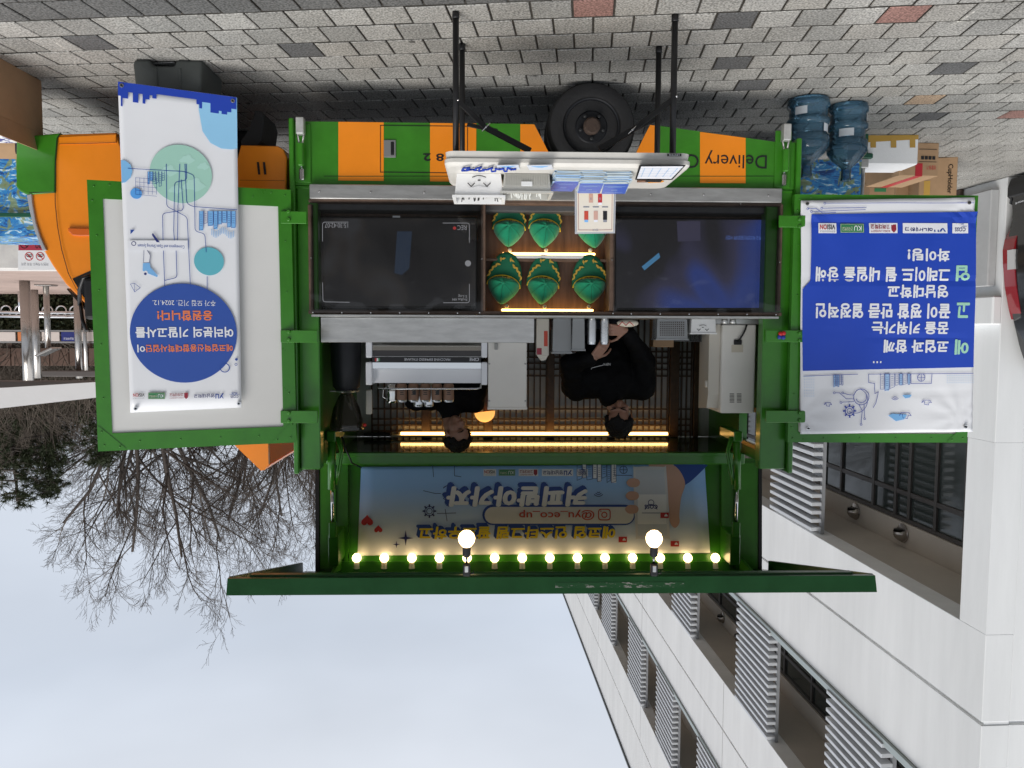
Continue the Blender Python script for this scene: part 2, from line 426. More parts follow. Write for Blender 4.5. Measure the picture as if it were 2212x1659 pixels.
for px, py in ((1555, 41), (1607, 125), (232, 107), (648, 107), (2080, 146), (1987, 254), (1600, 182)): special[cell_of(px, py)] = 4
special[cell_of(1968, 226)] = 6
allm = gp + [gp_dark, gp_red, gp_beige, gp_band, joint_m]
variants = []
for mi in range(8):
    for q in range(3):
        b_ = B(); paver_mesh(b_, Vector((0, 0, 0)), 1, 0, 1); me = bpy.data.meshes.new('paver'); b_.to_mesh(me); b_.free(); me.materials.append(allm[mi]); me.materials.append(joint_m); variants.append(me)
cells = []
for k in range(-3, 36):
    for i in range(-70, 70):
        u = (i+.5)*PW + (.5*PW if k % 2 else 0); v = (k+.5)*PD
        c = A0 + EU*u + EV*v
        rel = c - CAMP; dep = rel.dot(Fv)
        if dep < 2.6: continue
        px, py = 1106 + F_PX*rel.dot(Xc)/dep, 829.5 - F_PX*rel.dot(Yc)/dep
        if -260 < px < 2480 and py > -90: cells.append((dep, i, k, c, px, py))
cells.sort(key=lambda t: t[0])
bm = B(); nobj = 0
for dep, i, k, c, px, py in cells:
    mi = special.get((i, k), None)
    if mi is None:
        r = random.random(); mi = 7 if (k <= -2 and px < 1230) else (0 if r < .4 else 1 if r < .65 else 2 if r < .85 else 3)
    hidden = (py > 225 and 560 < px < 1700)
    if nobj < 300 and -40 < px < 2250 and py > -20 and not hidden:
        o = bpy.data.objects.new('paver', variants[mi*3 + random.randrange(3)]); o.location = c; COL.objects.link(o); o.parent = pavement; nobj += 1
    else: paver_mesh(bm, c, 1, mi)
o = obj('distant_pavers', bm, allm, pavement); o['kind'] = 'stuff'

# ================================================================ WHITE BUILDING
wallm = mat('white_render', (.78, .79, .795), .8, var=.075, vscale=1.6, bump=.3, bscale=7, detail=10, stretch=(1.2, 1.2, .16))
wall2 = wallm
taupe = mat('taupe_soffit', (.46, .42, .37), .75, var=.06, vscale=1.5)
louv = mat('louvre_aluminium', (.62, .64, .67), .4, .2, var=.04)
louv_d = mat('louvre_post', (.33, .34, .36), .5, .3)
wframe = mat('bronze_window_frame', (.06, .054, .05), .4, .2, var=.1)
wglass = mat('window_glass', (.03, .038, .036), .06, 0, spec=.7)
groove = mat('groove_shadow_gap', (.20, .195, .19), .9)
cpt = atd(2161, 715, 7.7); BETA = R(-2.1)
bld = thing('office_building', 'long white rendered building with open loggias and louvre screens behind the truck', 'building', (cpt.x, cpt.y, 0), rz=BETA)
LEN, TOP, DEP = 46, 15.55, 12
rows = [(2.65, 4.64), (6.69, 8.75), (10.66, 12.83)]
Y0, Y1, REC = .42, LEN-.5, 1.0
bm = B()
zs = [0]
for a, b_ in rows: zs += [a, b_]
zs.append(TOP)
for i in range(0, len(zs), 2):
    z0, z1 = zs[i], zs[i+1]
    gz = {0: None, 2: 5.59, 4: 9.77, 6: 13.99}[i]
    if gz:
        box(bm, -.30, 0, 0, LEN, z0, gz-.018, .006); box(bm, -.30, 0, 0, LEN, gz+.018, z1, .006)
        box(bm, -.30, -.03, .01, LEN, gz-.018, gz+.018, 0, mi=1)
    else: box(bm, -.30, 0, 0, LEN, z0, z1, .006)
for a, b_ in rows:
    box(bm, -.30, 0, 0, Y0, a, b_); box(bm, -.30, 0, Y1, LEN, a, b_)
# front face with grooves
for z0, z1 in ((0, 5.572), (5.608, 9.75), (9.79, 13.97), (14.01, TOP)): box(bm, -DEP, -.301, .004, .3, z0, z1, .006)
for gz in (5.59, 9.77, 13.99): box(bm, -DEP, -.301, .03, .3, gz-.018, gz+.018, mi=1)
box(bm, -DEP, -.302, .3, LEN, TOP-.3, TOP-.05)
wl = obj('wall', bm, [wallm, groove], bld)
obj('coping', box(B(), -DEP-.05, .05, -.05, LEN, TOP+.002, TOP+.08, .01), mat('coping_metal', (.12, .13, .13), .4, .5), bld)
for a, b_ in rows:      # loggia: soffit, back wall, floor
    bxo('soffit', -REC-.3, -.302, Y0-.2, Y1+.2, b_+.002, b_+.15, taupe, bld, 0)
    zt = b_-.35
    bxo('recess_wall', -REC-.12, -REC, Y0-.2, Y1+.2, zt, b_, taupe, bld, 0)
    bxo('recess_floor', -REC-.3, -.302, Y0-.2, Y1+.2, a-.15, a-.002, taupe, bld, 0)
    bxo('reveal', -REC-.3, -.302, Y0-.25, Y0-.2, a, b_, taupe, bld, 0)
    # windows: frame + panes
    fl = rows.index((a, b_))
    y = Y0-.15; wi = 0
    pat = [.62, 1.02, .62, .62, .35] if fl == 0 else [.9, .9, 1.2, .9]
    nwin = 60 if fl == 0 else 46
    tz = zt-.42
    bm = B(); yy = y
    tot = sum(pat[k % len(pat)] for k in range(nwin))
    box(bm, -REC-.09, -REC-.03, y, y+tot, zt-.06, zt-.002, .004); box(bm, -REC-.09, -REC-.03, y, y+tot, a+.002, a+.07, .004); box(bm, -REC-.09, -REC-.032, y, y+tot, tz-.035, tz+.035, .004)
    for k in range(nwin+1):
        box(bm, -REC-.085, -REC-.025, yy-.03, yy+.03, a+.07, zt-.06, .004)
        if k < nwin: yy += pat[k % len(pat)]
    win = obj('window', bm, wframe, bld); yy = y
    for k in range(nwin):
        w = pat[k % len(pat)]
        bxo('pane', -REC-.075, -REC-.06, yy+.032, yy+w-.032, a+.072, tz-.037, wglass, win, 0)
        bxo('pane', -REC-.075, -REC-.06, yy+.032, yy+w-.032, tz+.037, zt-.062, wglass, win, 0)
        if fl == 0 and k in (1, 3):     # sash of the sliding lights
            pass
        yy += w
for z0, z1 in ((.01, 2.64), (4.66, 5.56), (5.62, 6.67), (8.77, 9.74), (9.80, 10.64), (12.85, 13.96)):
    for y in (7.7, 14.9, 22.1, 29.3): bxo('panel_joint', -.01, .002, y, y+.012, z0, z1, groove, bld, 0)
railm = mat('glass_rail', (.40, .45, .44), .3, .3)
for a, b_ in rows[1:]:
    obj('balustrade_rail', box(B(), -.06, .035, Y0, Y1, a+.002, a+.11, .01), railm, bld)
sets = {0: [(3.9, 5.45), (8.6, 10.2), (12.3, 13.9)], 1: [(1.75, 3.2), (5.35, 6.9), (9.9, 11.5), (13.6, 15.2), (18.3, 20)], 2: [(7.6, 9.2), (11.25, 12.9), (14.7, 16.5), (19.3, 21.2), (22.9, 24.9)]}
slm = None
for fl, ss in sets.items():
    a, b_ = rows[fl]; n = 15; st = (b_-a-.06)/n
    for y0, y1 in ss:
        lv = obj('louvre_screen', box(B(), -.16, -.10, y1-.06, y1, a+.01, b_-.01), louv_d, bld); obj('louvre_post', box(B(), -.16, -.10, y0, y0+.05, a+.01, b_-.01), louv_d, lv)
        me = None
        for k in range(n):
            z = a+.07+st*k
            if me is None:
                s_ = bxo('slat', -.10, .06, y0-.02, y1+.02, z, z+.055, louv, lv, .004); me = s_.data; z0_ = z
            else:
                s_ = bpy.data.objects.new('slat', me); COL.objects.link(s_); s_.parent = lv; s_.location = (0, 0, z-z0_)
ventm = mat('stainless_vent', (.34, .31, .28), .25, .9)
for y, z in ((3.2, 4.44), (4.55, 4.44), (9.5, 8.55), (10.7, 8.55)):
    bm = B(); lathe(bm, [(.135, 0), (.14, .012), (.12, .02)], (-REC+.003, y, z), 'x', 24)
    t = B(); sphere(t, (0, 0, 0), .12, 20, 12, (1.0, 1, 1))
    bmesh.ops.bisect_plane(t, geom=t.verts[:]+t.edges[:]+t.faces[:], plane_co=(0, 0, 0), plane_no=(-1, 0, 0), clear_outer=True)
    bmesh.ops.bisect_plane(t, geom=t.verts[:]+t.edges[:]+t.faces[:], plane_co=(.02, 0, -.055), plane_no=(.35, 0, -1), clear_outer=True)
    t.transform(Matrix.Translation((-REC+.02, y, z))); me = bpy.data.meshes.new('q'); t.to_mesh(me); t.free(); bm.from_mesh(me)
    v = obj('vent_hood', bm, ventm, bld, 40)
    obj('vent_opening', lathe(B(), [(.02, 0), (.085, .002)], (-REC+.055, y, z-.06), 'z', 16), black, v)
for y, z in ((7.9, 8.74), (14.5, 12.82), (6.2, 4.63)): obj('ceiling_light', lathe(B(), [(.15, -.02), (.17, 0)], (-.55, y, z), 'z', 24), taupe, bld)
# ground-floor pier beside the corner: pipe casing and ledge seen right of the blue banner
greyw = mat('grey_render', (.42, .425, .43), .85, var=.08, vscale=3, bump=.3, bscale=12)
bxo('pier_casing', .002, .09, .10, .9, .10, 1.07, greyw, bld, .01)
bxo('pier_ledge', .002, .10, -.012, 1.3, 1.17, 1.46, wallm, bld, .015)
brick_m = [mat('dark_brick_%d' % i, c, .9, var=.2, vscale=20) for i, c in enumerate(((.09, .06, .05), (.12, .10, .09), (.07, .06, .055)))]
for r_ in range(3):
    for k in range(7):
        bxo('plinth_brick', .004, .05, .66+k*.23+(.11 if r_ % 2 else 0), .66+k*.23+.215+(.11 if r_ % 2 else 0), .005+r_*.075, .005+r_*.075+.066, brick_m[(k+r_) % 3], bld, .004)

# ================================================================ RAISED TERRACE, WALL, HILL
stone = mat('pale_stone', (.62, .60, .57), .8, rgb2=(.48, .46, .45), vscale=5, thr=(.35, .75), bump=.2, bscale=15)
TX0 = 3.9
bm = B(); box(bm, TX0, 30, 9.2, 9.55, 0, .84, .012)
rw = tag(obj('stone_retaining_wall', bm, stone), 'low pale stone retaining wall holding the terrace beyond the truck cab', 'wall')
terrm = mat('pink_terrace_paving', (.36, .27, .235), .85, var=.12, vscale=3)
terr = struct(obj('terrace', box(B(), TX0, 60, 9.551, 30, 0, .815), terrm))
hillm = mat('leaf_litter', (.085, .07, .052), .95, rgb2=(.15, .125, .10), vscale=2.5, bump=.6, bscale=6)
bm = B(); nx, ny = 40, 16; grid = []
for j in range(ny+1):
    row = []
    for i in range(nx+1):
        x = -6 + 66*i/nx; y = 17.5 + 42*j/ny
        t = min(1, j/5); s = max(0, min(1, (x/y-.44)/.22))
        z = .5 + t*(1.1 + 5.5*s) + (j/ny)*3*s + random.uniform(-.25, .25)*(t+.05)
        row.append(bm.verts.new((x, y, z if j else -.2)))
    grid.append(row)
for j in range(ny):
    for i in range(nx): bm.faces.new((grid[j][i], grid[j][i+1], grid[j+1][i+1], grid[j+1][i]))
hill = struct(obj('hillside', bm, hillm, smooth=True))
def hillz(x, y):
    j = max(0, min(ny, (y-17.5)/42*ny)); t = min(1, j/5); s = max(0, min(1, (x/y-.44)/.22)); return .5 + t*(1.1+5.5*s) + (j/ny)*3*s

# ---------------------------------------------------------------- bare trees
bark = mat('grey_bark', (.07, .058, .05), .9, rgb2=(.12, .10, .088), vscale=6, bump=.4, bscale=20)
twigm = mat('twig_bark', (.105, .09, .08), .9)
class TM:      # fast tube collector
    def __init__(s): s.v = []; s.f = []
    def seg(s, pts, rs, n):
        base = len(s.v); u = None
        for i, p in enumerate(pts):
            d = pts[min(i+1, len(pts)-1)] - pts[max(i-1, 0)]; d = d.normalized()
            if u is None: u, w = frame_of(d)
            else:
                u = u - d*u.dot(d)
                u = u.normalized() if u.length > 1e-6 else frame_of(d)[0]
                w = u.cross(d)
            for k in range(n):
                a = 6.28318*k/n; s.v.append(p + (u*math.cos(a) + w*math.sin(a))*rs[i])
        for i in range(len(pts)-1):
            for k in range(n):
                s.f.append((base+i*n+k, base+i*n+(k+1) % n, base+(i+1)*n+(k+1) % n, base+(i+1)*n+k))
    def build(s, name, m, parent):
        me = bpy.data.meshes.new(name); me.from_pydata([tuple(p) for p in s.v], [], s.f)
        return obj(name, me, m, parent, smooth=True)
def grow(big, tw, p, d, L, r, lev, rng, maxlev, up):
    n = 5 if lev < 3 else 4
    pts = [p]; rs = [r]; q = p.copy(); dd = d.copy()
    for i in range(n):
        dd = (dd + Vector((rng.gauss(0, .11), rng.gauss(0, .11), rng.gauss(0, .08)+up))).normalized()
        q = q + dd*(L/n); pts.append(q.copy()); rs.append(max(.0035, r*(1-.62*(i+1)/n)))
    (big if lev < 3 else tw).seg(pts, rs, 7 if lev < 1 else 5 if lev < 3 else 3)
    if lev >= maxlev: return
    nb = {0: 7, 1: 7, 2: 5, 3: 4, 4: 4}.get(lev, 3)
    for b_ in range(nb):
        t = .22 + .78*(b_+rng.random()*.8)/nb; t = min(t, .99); i = min(int(t*n), n-1); f = t*n-i
        bp = pts[i].lerp(pts[i+1], f); br = rs[i]*(1-f)+rs[i+1]*f
        ax = (pts[i+1]-pts[i]).normalized(); u, w = frame_of(ax); a = rng.random()*6.283
        ang = R(rng.uniform(22, 48)); nd = (ax*math.cos(ang) + (u*math.cos(a)+w*math.sin(a))*math.sin(ang)).normalized()
        grow(big, tw, bp, nd, L*rng.uniform(.45, .68)*(1.1-.45*t), br*rng.uniform(.5, .72), lev+1, rng, maxlev, up)
def bare_tree(loc, h, stems, seed, label, spread=.35, lean=(0, 0)):
    rng = random.Random(seed); root = wthing('bare_tree', label, 'tree', loc, 'leafless trees behind the truck')
    big, tw = TM(), TM()
    b0 = Vector(loc); tk = TM(); top = b0 + Vector((0, 0, h*.17))
    tk.seg([b0 - Vector((0, 0, .3)), b0.lerp(top, .5), top], [h*.024, h*.019, h*.017], 9)
    for k in range(stems):
        a = 6.283*k/stems + rng.uniform(-.4, .4)
        d = Vector((math.cos(a)*spread*rng.uniform(.4, 1.2)+lean[0], math.sin(a)*spread*rng.uniform(.4, 1.1)+lean[1], 1)).normalized()
        grow(big, tw, top - Vector((0, 0, h*.02)), d, h*rng.uniform(.52, .66), h*.0095, 0, rng, 4, .018)
    tk.build('trunk', bark, root); big.build('limbs', bark, root); tw.build('crown', twigm, root)
    return root
for (px, dep, topy, stems, seed, lb, spr) in (
        (318, 21, 1345, 6, 61, 'tallest leafless tree rising behind the white cab-side panel', .44),
        (575, 24, 1250, 6, 71, 'leafless tree rising behind the orange cab roof deflector', .58),
        (700, 27, 1260, 5, 81, 'leafless tree half hidden by the raised truck wing', .6)):
    p = atd(px, 715, dep); z0 = hillz(p.x, p.y); zt = atd(px, topy, dep).z
    bare_tree((p.x, p.y, z0), (zt-z0)*1.02, stems, seed, lb, spr)
# ---------------------------------------------------------------- thicket and pines on the hillside
bm_t = TM(); rng = random.Random(5)
brush = mat('dry_brush', (.17, .14, .115), .95, rgb2=(.09, .075, .06), vscale=3)
class TM2(TM): pass
th = TM()
for k in range(620):
    px = rng.uniform(-130, 330); dep = rng.uniform(17.5, 26)
    p = atd(px, 715, dep); z = hillz(p.x, p.y)
    topy = 1120 - .42*max(px, -100) - rng.uniform(0, 150)
    zt = atd(px, topy, dep).z; h = max(.6, min(3.2, zt - z)); 
    b0 = Vector((p.x, p.y, z-.1))
    for s_ in range(3):
        d = Vector((rng.gauss(0, .75), rng.gauss(0, .6), 1)).normalized()
        pts = [b0]; q = b0
        for i in range(4):
            d = (d + Vector((rng.gauss(0, .34), rng.gauss(0, .3), .02))).normalized(); q = q + d*h/4; pts.append(q)
        th.seg(pts, [.016, .013, .01, .007, .004], 3)
        for b_ in range(7):
            i = rng.randrange(1, 4); d2 = (d + Vector((rng.gauss(0, .7), rng.gauss(0, .7), rng.gauss(.2, .4)))).normalized(); q2 = pts[i]; pp = [q2]
            for j in range(3):
                d2 = (d2 + Vector((rng.gauss(0, .3), rng.gauss(0, .3), 0))).normalized(); q2 = q2 + d2*h*.13; pp.append(q2)
            th.seg(pp, [.007, .006, .005, .003], 3)
o = th.build('thicket', brush, None); o['kind'] = 'stuff'; o['label'] = 'dense leafless brown thicket covering the hillside'; o['category'] = 'thicket'
pinem = mat('pine_needles', (.028, .042, .018), .7, rgb2=(.06, .075, .035), vscale=3)
def pine(loc, h, w, seed, label):
    rng = random.Random(seed); root = wthing('pine_tree', label, 'tree', loc, 'dark pines on the hillside')
    tk = TM(); b0 = Vector(loc); tk.seg([b0, b0+Vector((.1, 0, h*.5)), b0+Vector((0, .1, h))], [.11, .08, .02], 7)
    V, Fc = [], []
    for k in range(46):
        t = rng.uniform(.25, 1); a = rng.random()*6.283; L = w*(1.08-t)*rng.uniform(.5, 1.1)+.15
        s = b0 + Vector((0, 0, h*t)); e_ = s + Vector((math.cos(a)*L, math.sin(a)*L, L*rng.uniform(-.05, .35)))
        tk.seg([s, s.lerp(e_, .6)+Vector((0, 0, -.04)), e_], [.03, .018, .006], 4)
        for c in range(6):
            cc = s.lerp(e_, .35+.13*c) + Vector((rng.gauss(0, .12), rng.gauss(0, .12), rng.gauss(.05, .07)))
            for q in range(34):
                d = Vector((rng.gauss(0, 1), rng.gauss(0, 1), rng.gauss(.3, .8))).normalized()*rng.uniform(.10, .22); sd = d.cross(Vector((rng.random(), rng.random(), rng.random()))).normalized()*.008
                b_ = len(V); V.extend((cc-sd, cc+sd, cc+d)); Fc.append((b_, b_+1, b_+2))
    tk.build('trunk', bark, root); me = bpy.data.meshes.new('crown'); me.from_pydata([tuple(v) for v in V], [], Fc); obj('crown', me, pinem, root)
for px, dep, topy, w, seed, lb in ((215, 19, 1010, 1.5, 1, 'dark pine low on the hillside left of the tallest leafless tree'), (95, 20, 1085, 1.7, 2, 'dark pine standing in the thicket on the hillside'),
        (20, 19.5, 1120, 1.6, 3, 'dark pine at the edge of the thicket, farthest from the truck'), (330, 23, 985, 1.4, 4, 'small pine tops showing just above the white cab-side panel'), (430, 25, 995, 1.5, 5, 'small pine top beside the orange roof deflector')):
    p = atd(px, 715, dep); z0 = hillz(p.x, p.y); pine((p.x, p.y, z0-.2), max(1.5, atd(px, topy, dep).z-z0), w, seed, lb)
# ================================================================ FOOD TRUCK
YS = 4.78
film = bpy.data.materials.new('clear_film'); film.use_nodes = True
_n = film.node_tree; _n.nodes.clear()
_o = _n.nodes.new('ShaderNodeOutputMaterial'); _t = _n.nodes.new('ShaderNodeBsdfTransparent'); _g = _n.nodes.new('ShaderNodeBsdfGlossy'); _x = _n.nodes.new('ShaderNodeMixShader'); _f = _n.nodes.new('ShaderNodeFresnel')
_g.inputs['Roughness'].default_value = .05; _f.inputs['IOR'].default_value = 1.45; _t.inputs['Color'].default_value = (.86, .87, .88, 1)
_nz = _n.nodes.new('ShaderNodeTexNoise'); _nz.inputs['Scale'].default_value = 3.5; _bp = _n.nodes.new('ShaderNodeBump'); _bp.inputs['Strength'].default_value = .35; _bp.inputs['Distance'].default_value = .03
_tc = _n.nodes.new('ShaderNodeTexCoord'); _n.links.new(_tc.outputs['Object'], _nz.inputs['Vector']); _n.links.new(_nz.outputs['Fac'], _bp.inputs['Height']); _n.links.new(_bp.outputs[0], _g.inputs['Normal'])
_n.links.new(_f.outputs[0], _x.inputs[0]); _n.links.new(_t.outputs[0], _x.inputs[1]); _n.links.new(_g.outputs[0], _x.inputs[2]); _n.links.new(_x.outputs[0], _o.inputs[0])
def clear_mat(name, tint, ior=1.45, rough=.05, body=0.0, bcol=(.5, .5, .5)):
    if name in MATS: return MATS[name]
    m = bpy.data.materials.new(name); m.use_nodes = True; n = m.node_tree; n.nodes.clear()
    o = n.nodes.new('ShaderNodeOutputMaterial'); t = n.nodes.new('ShaderNodeBsdfTransparent'); g = n.nodes.new('ShaderNodeBsdfGlossy'); x = n.nodes.new('ShaderNodeMixShader'); f = n.nodes.new('ShaderNodeFresnel')
    g.inputs['Roughness'].default_value = rough; f.inputs['IOR'].default_value = ior; t.inputs['Color'].default_value = (*tint, 1)
    d = n.nodes.new('ShaderNodeBsdfDiffuse'); d.inputs['Color'].default_value = (*bcol, 1); y = n.nodes.new('ShaderNodeMixShader'); y.inputs[0].default_value = body
    n.links.new(t.outputs[0], y.inputs[1]); n.links.new(d.outputs[0], y.inputs[2])
    n.links.new(f.outputs[0], x.inputs[0]); n.links.new(y.outputs[0], x.inputs[1]); n.links.new(g.outputs[0], x.inputs[2]); n.links.new(x.outputs[0], o.inputs[0])
    MATS[name] = m; return m
warm_led = mat('warm_led', (1, .8, .5), .4, emit=(1, .54, .16), estr=4.2)
bulb_m = mat('lit_bulb_glass', (1, .9, .7), .3, emit=(1, .68, .32), estr=4.2)
truck = wthing('food_truck', 'green and orange food truck with its wing roof raised and serving counter open', 'truck', (0, YS+.8, 0))
XL, XR = X(1715, YS, 400), X(634, YS, 400)      # tail end (upright left), cab end
zb, zt = Z(265, YS, 900), Z(402, YS, 900)
# --- lower skirt with the wheel arch
def sx(px, py=330): return X(px, YS, py)
arch = [(sx(1154, 268), zb), (sx(1186, 330), Z(330, YS)), (sx(1200, 352), Z(352, YS)), (sx(1362, 352), Z(352, YS)), (sx(1375, 326), Z(326, YS)), (sx(1404, 269), zb)]
poly = [(XR, zb)] + arch + [(sx(1417, 271), zb), (sx(1672, 306), Z(306, YS, 1672)), (XL, Z(308, YS, 1715)), (XL, zt), (XR, zt)]
skirt = obj('side_skirt', prism(B(), poly, 'y', YS, YS+.04), green, truck)
PS = Plane((0, YS, 1), (1, 0, 0), (0, 0, 1))
Zs = {}
def stripe(pts): return obj('stripe', PS.poly(B(), pts, .002), orange, skirt)
stripe([(731, 263.2), (829, 264.5), (829, 391), (731, 390)])
stripe([(929, 265.7), (1029, 267), (1028, 393), (929, 392)])
stripe([(1124, 268.4), (1154, 269), (1185, 329), (1199, 351.5), (1199, 394), (1124, 393)])
stripe([(1404, 270), (1417, 271.8), (1417, 396), (1366, 396), (1366, 351), (1376, 326)])
stripe([(1512, 285), (1610.5, 298), (1610.5, 396), (1512, 395.5)])
# storage door: raised leaf, dark gap, recessed handle
gap = B()
for a, b_ in (((822, 271), (1010, 273)), ((822, 372), (1010, 374)), ((822, 271), (822, 372)), ((1010, 273), (1010, 374))): PS.line(gap, [a, b_], 1.6, .003)
sd = obj('locker_door', gap, black, skirt)
b4 = pbox(829, 855, 302, 340, YS-.008, YS); obj('handle_plate', box(B(), *b4, .006, 2), mat('grey_handle', (.22, .22, .22), .4, .3), sd)
b4 = pbox(844, 851, 306, 335, YS-.012, YS-.006); obj('handle_slot', box(B(), *b4, .003), black, sd)
obj('door_hinge_line', PS.rect(B(), 700, 380, 1690, 381.5, .0025), mat('weld_seam', (.012, .06, .006), .5), skirt)
PS.text('lettering', 'Delivery C', 1484, 326, 1656.7, 363.2, i_black, truck, .003)
PS.text('lettering', '8 2', 914, 332, 959, 348, i_black, truck, .003, .02)
# --- rim channel above the skirt, steel sill
bxo('sill_channel', XL, XR, YS+.005, YS+.10, zt, Z(411, YS), green, truck, .006)
s0 = pbox(668, 1690, 402, 433, YS-.045, YS+.02)
sill = obj('steel_sill', box(B(), *s0, .004), steel, truck)
for px in (690, 801, 917, 1045, 1406, 1520, 1660): obj('rivet', lathe(B(), [(.006, -.002), (.004, -.005)], (X(px, YS-.045, 417), YS-.045, Z(417, YS-.045)), 'y', 10), chrome, sill)
# --- wheels
rimm = mat('black_steel_rim', (.014, .015, .018), .45, .4, var=.2, vscale=12)
rust = mat('rusty_hub', (.05, .032, .024), .8, var=.4, vscale=60)
def wheel(cx, cy, r, parent, name):
    w = .17
    ty = obj(name, lathe(B(), [(r*.62, .02), (r*.66, -.012), (r*.80, -.022), (r*.93, -.012), (r*.985, .02), (r, .05), (r, w-.05), (r*.97, w), (r*.6, w)], (cx, cy, r), 'y', 48), rubber, parent, 35)
    obj('tread_groove', lathe(B(), [(r+.001, .07), (r+.001, .078)], (cx, cy, r), 'y', 48, closed_ends=False), black, ty)
    rm = obj('rim', lathe(B(), [(r*.63, .0), (r*.60, .004), (r*.585, .03), (r*.50, .05), (r*.40, .03), (r*.34, .012), (r*.30, .012), (r*.22, .012), (.001, .012)], (cx, cy, r), 'y', 40, closed_ends=False), rimm, ty, 40)
    obj('hub_cap', lathe(B(), [(r*.19, .012), (r*.19, -.02), (r*.15, -.03), (.001, -.03)], (cx, cy, r), 'y', 24, closed_ends=False), rust, ty, 40)
    for k in range(5):
        a = 6.283*k/5+.31; obj('lug_nut', lathe(B(), [(.013, .012), (.013, -.012), (.006, -.016)], (cx+r*.27*math.cos(a), cy, r+r*.27*math.sin(a)), 'y', 6), chrome if k == 6 else dkmetal, ty)
    return ty
wx = X(1278, 4.84, 280)
wheel(wx, 4.84, .275, truck, 'rear_wheel'); wheel(wx, 5.04, .275, truck, 'rear_wheel')
fwx = X(385, 4.90, 280); wheel(fwx, 4.90, .285, truck, 'front_wheel')
wheel(wx, 6.1, .275, truck, 'rear_wheel'); wheel(fwx, 6.1, .285, truck, 'front_wheel')
bm = B(); box(bm, XL+.1, fwx+.6, 5.25, 5.35, .38, .52); box(bm, XL+.1, fwx+.6, 5.95, 6.05, .38, .52); box(bm, wx-.06, wx+.06, 5.05, 6.3, .24, .34, .02); box(bm, fwx-.06, fwx+.06, 5.05, 6.3, .24, .34, .02)
ch = obj('chassis', bm, dkmetal, truck); ch['label'] = 'dark ladder chassis under the truck'
FZ = .80
bxo('truck_floor', XL, XR, YS+.05, 6.42, FZ-.10, FZ, mat('floor_plate', (.10, .10, .10), .6, .4, var=.2), truck, .005)
obj('bed_underside', box(B(), XL+.05, XR-.05, YS+.05, 6.40, FZ-.34, FZ-.10), dkmetal, truck)
# --- end bulkheads (tail and cab side), with post, flange and top
ztop = Z(1022, YS, 644)
Z0 = Z(262, YS)
bm = B(); xa = X(634, YS, 700); xb = X(688, YS, 700)
box(bm, xb, xa-.028, YS+.012, YS+.10, zt, ztop-.02, .006); box(bm, xa-.026, xa+.004, YS-.03, YS+.16, Z0, ztop, .006)
cabp = obj('corner_post', bm, green, truck)
obj('end_wall', box(B(), xa-.10, xa, YS+.161, 6.42, FZ-.1, ztop, .004), green_in, truck)
bm = B(); xc, xd = X(1650, YS, 700), X(1716, YS, 700)
box(bm, xd+.028, xc, YS+.012, YS+.10, zt, ztop-.02, .006); box(bm, xd-.004, xd+.026, YS-.03, YS+.16, Z(300, YS, 1710), ztop, .006)
obj('corner_post', bm, green, truck)
zw0, zw1 = 2.08, 2.33
bm = B(); xi = xd+.06
box(bm, xd, xi, YS+.161, 6.42, FZ-.1, zw0, .004); box(bm, xd, xi, YS+.161, 4.98, zw0, zw1); box(bm, xd, xi, 5.62, 6.42, zw0, zw1); box(bm, xd, xi, YS+.161, 6.42, zw1, ztop, .004)
tw_ = obj('end_wall', bm, green_in, truck)
bm = B(); box(bm, xi, xi+.02, 4.97, 5.63, zw0-.02, zw0+.015, .004); box(bm, xi, xi+.02, 4.97, 5.63, zw1-.015, zw1+.02, .004)
obj('hatch_frame', bm, mat('gold_trim', (.35, .25, .10), .35, .6), tw_)
obj('hatch_stay', tube(B(), [(xi+.02, 5.05, zw0+.02), (xi-.12, 5.45, zw0+.11)], .008, 8), black, tw_)
# --- latches at both lower corners
def latch(px, py, s):
    cx, cz = X(px, YS-.04, py), Z(py, YS-.04, px)
    root = obj('corner_latch', box(B(), cx-.05, cx+.05, YS-.012, YS-.001, cz-.02, cz+.33, .005), green, truck)
    obj('hook', box(B(), cx-.024, cx+.024, YS-.075, YS-.02, cz-.045, cz+.055, .008, 2), mat('cast_aluminium', (.6, .6, .58), .45, .7, var=.1, vscale=30), root)
    bm = B(); tube(bm, [(cx-.02, YS-.045, cz+.05), (cx-.005, YS-.05, cz+.13), (cx, YS-.035, cz+.25)], .007, 8); tube(bm, [(cx+.02, YS-.045, cz+.05), (cx+.006, YS-.05, cz+.13), (cx, YS-.035, cz+.25)], .007, 8)
    obj('link', bm, chrome, root); obj('lever', box(B(), cx-.018, cx+.018, YS-.07, YS-.04, cz+.10, cz+.24, .008), green, root)
    obj('catch', box(B(), cx-.014, cx+.014, YS-.05, YS-.012, cz+.25, cz+.32, .006), chrome, root)
latch(650, 272, 1); latch(1697, 286, -1)
for px, py in ((636, 309), (1700, 1)):
    pass
# --- serving counter, steel ledge and splash plate
zc = Z(686, YS-.05)
bxo('counter_top', X(1683, YS-.05, 684), X(672, YS-.05, 684), YS-.05, YS+.5, Z(680.5, YS-.05), zc, steel, truck, .003)
b4 = pbox(693, 1154, 686.5, 740, YS+.02, YS+.04); obj('splash_plate', box(B(), *b4, .002), steel, truck)
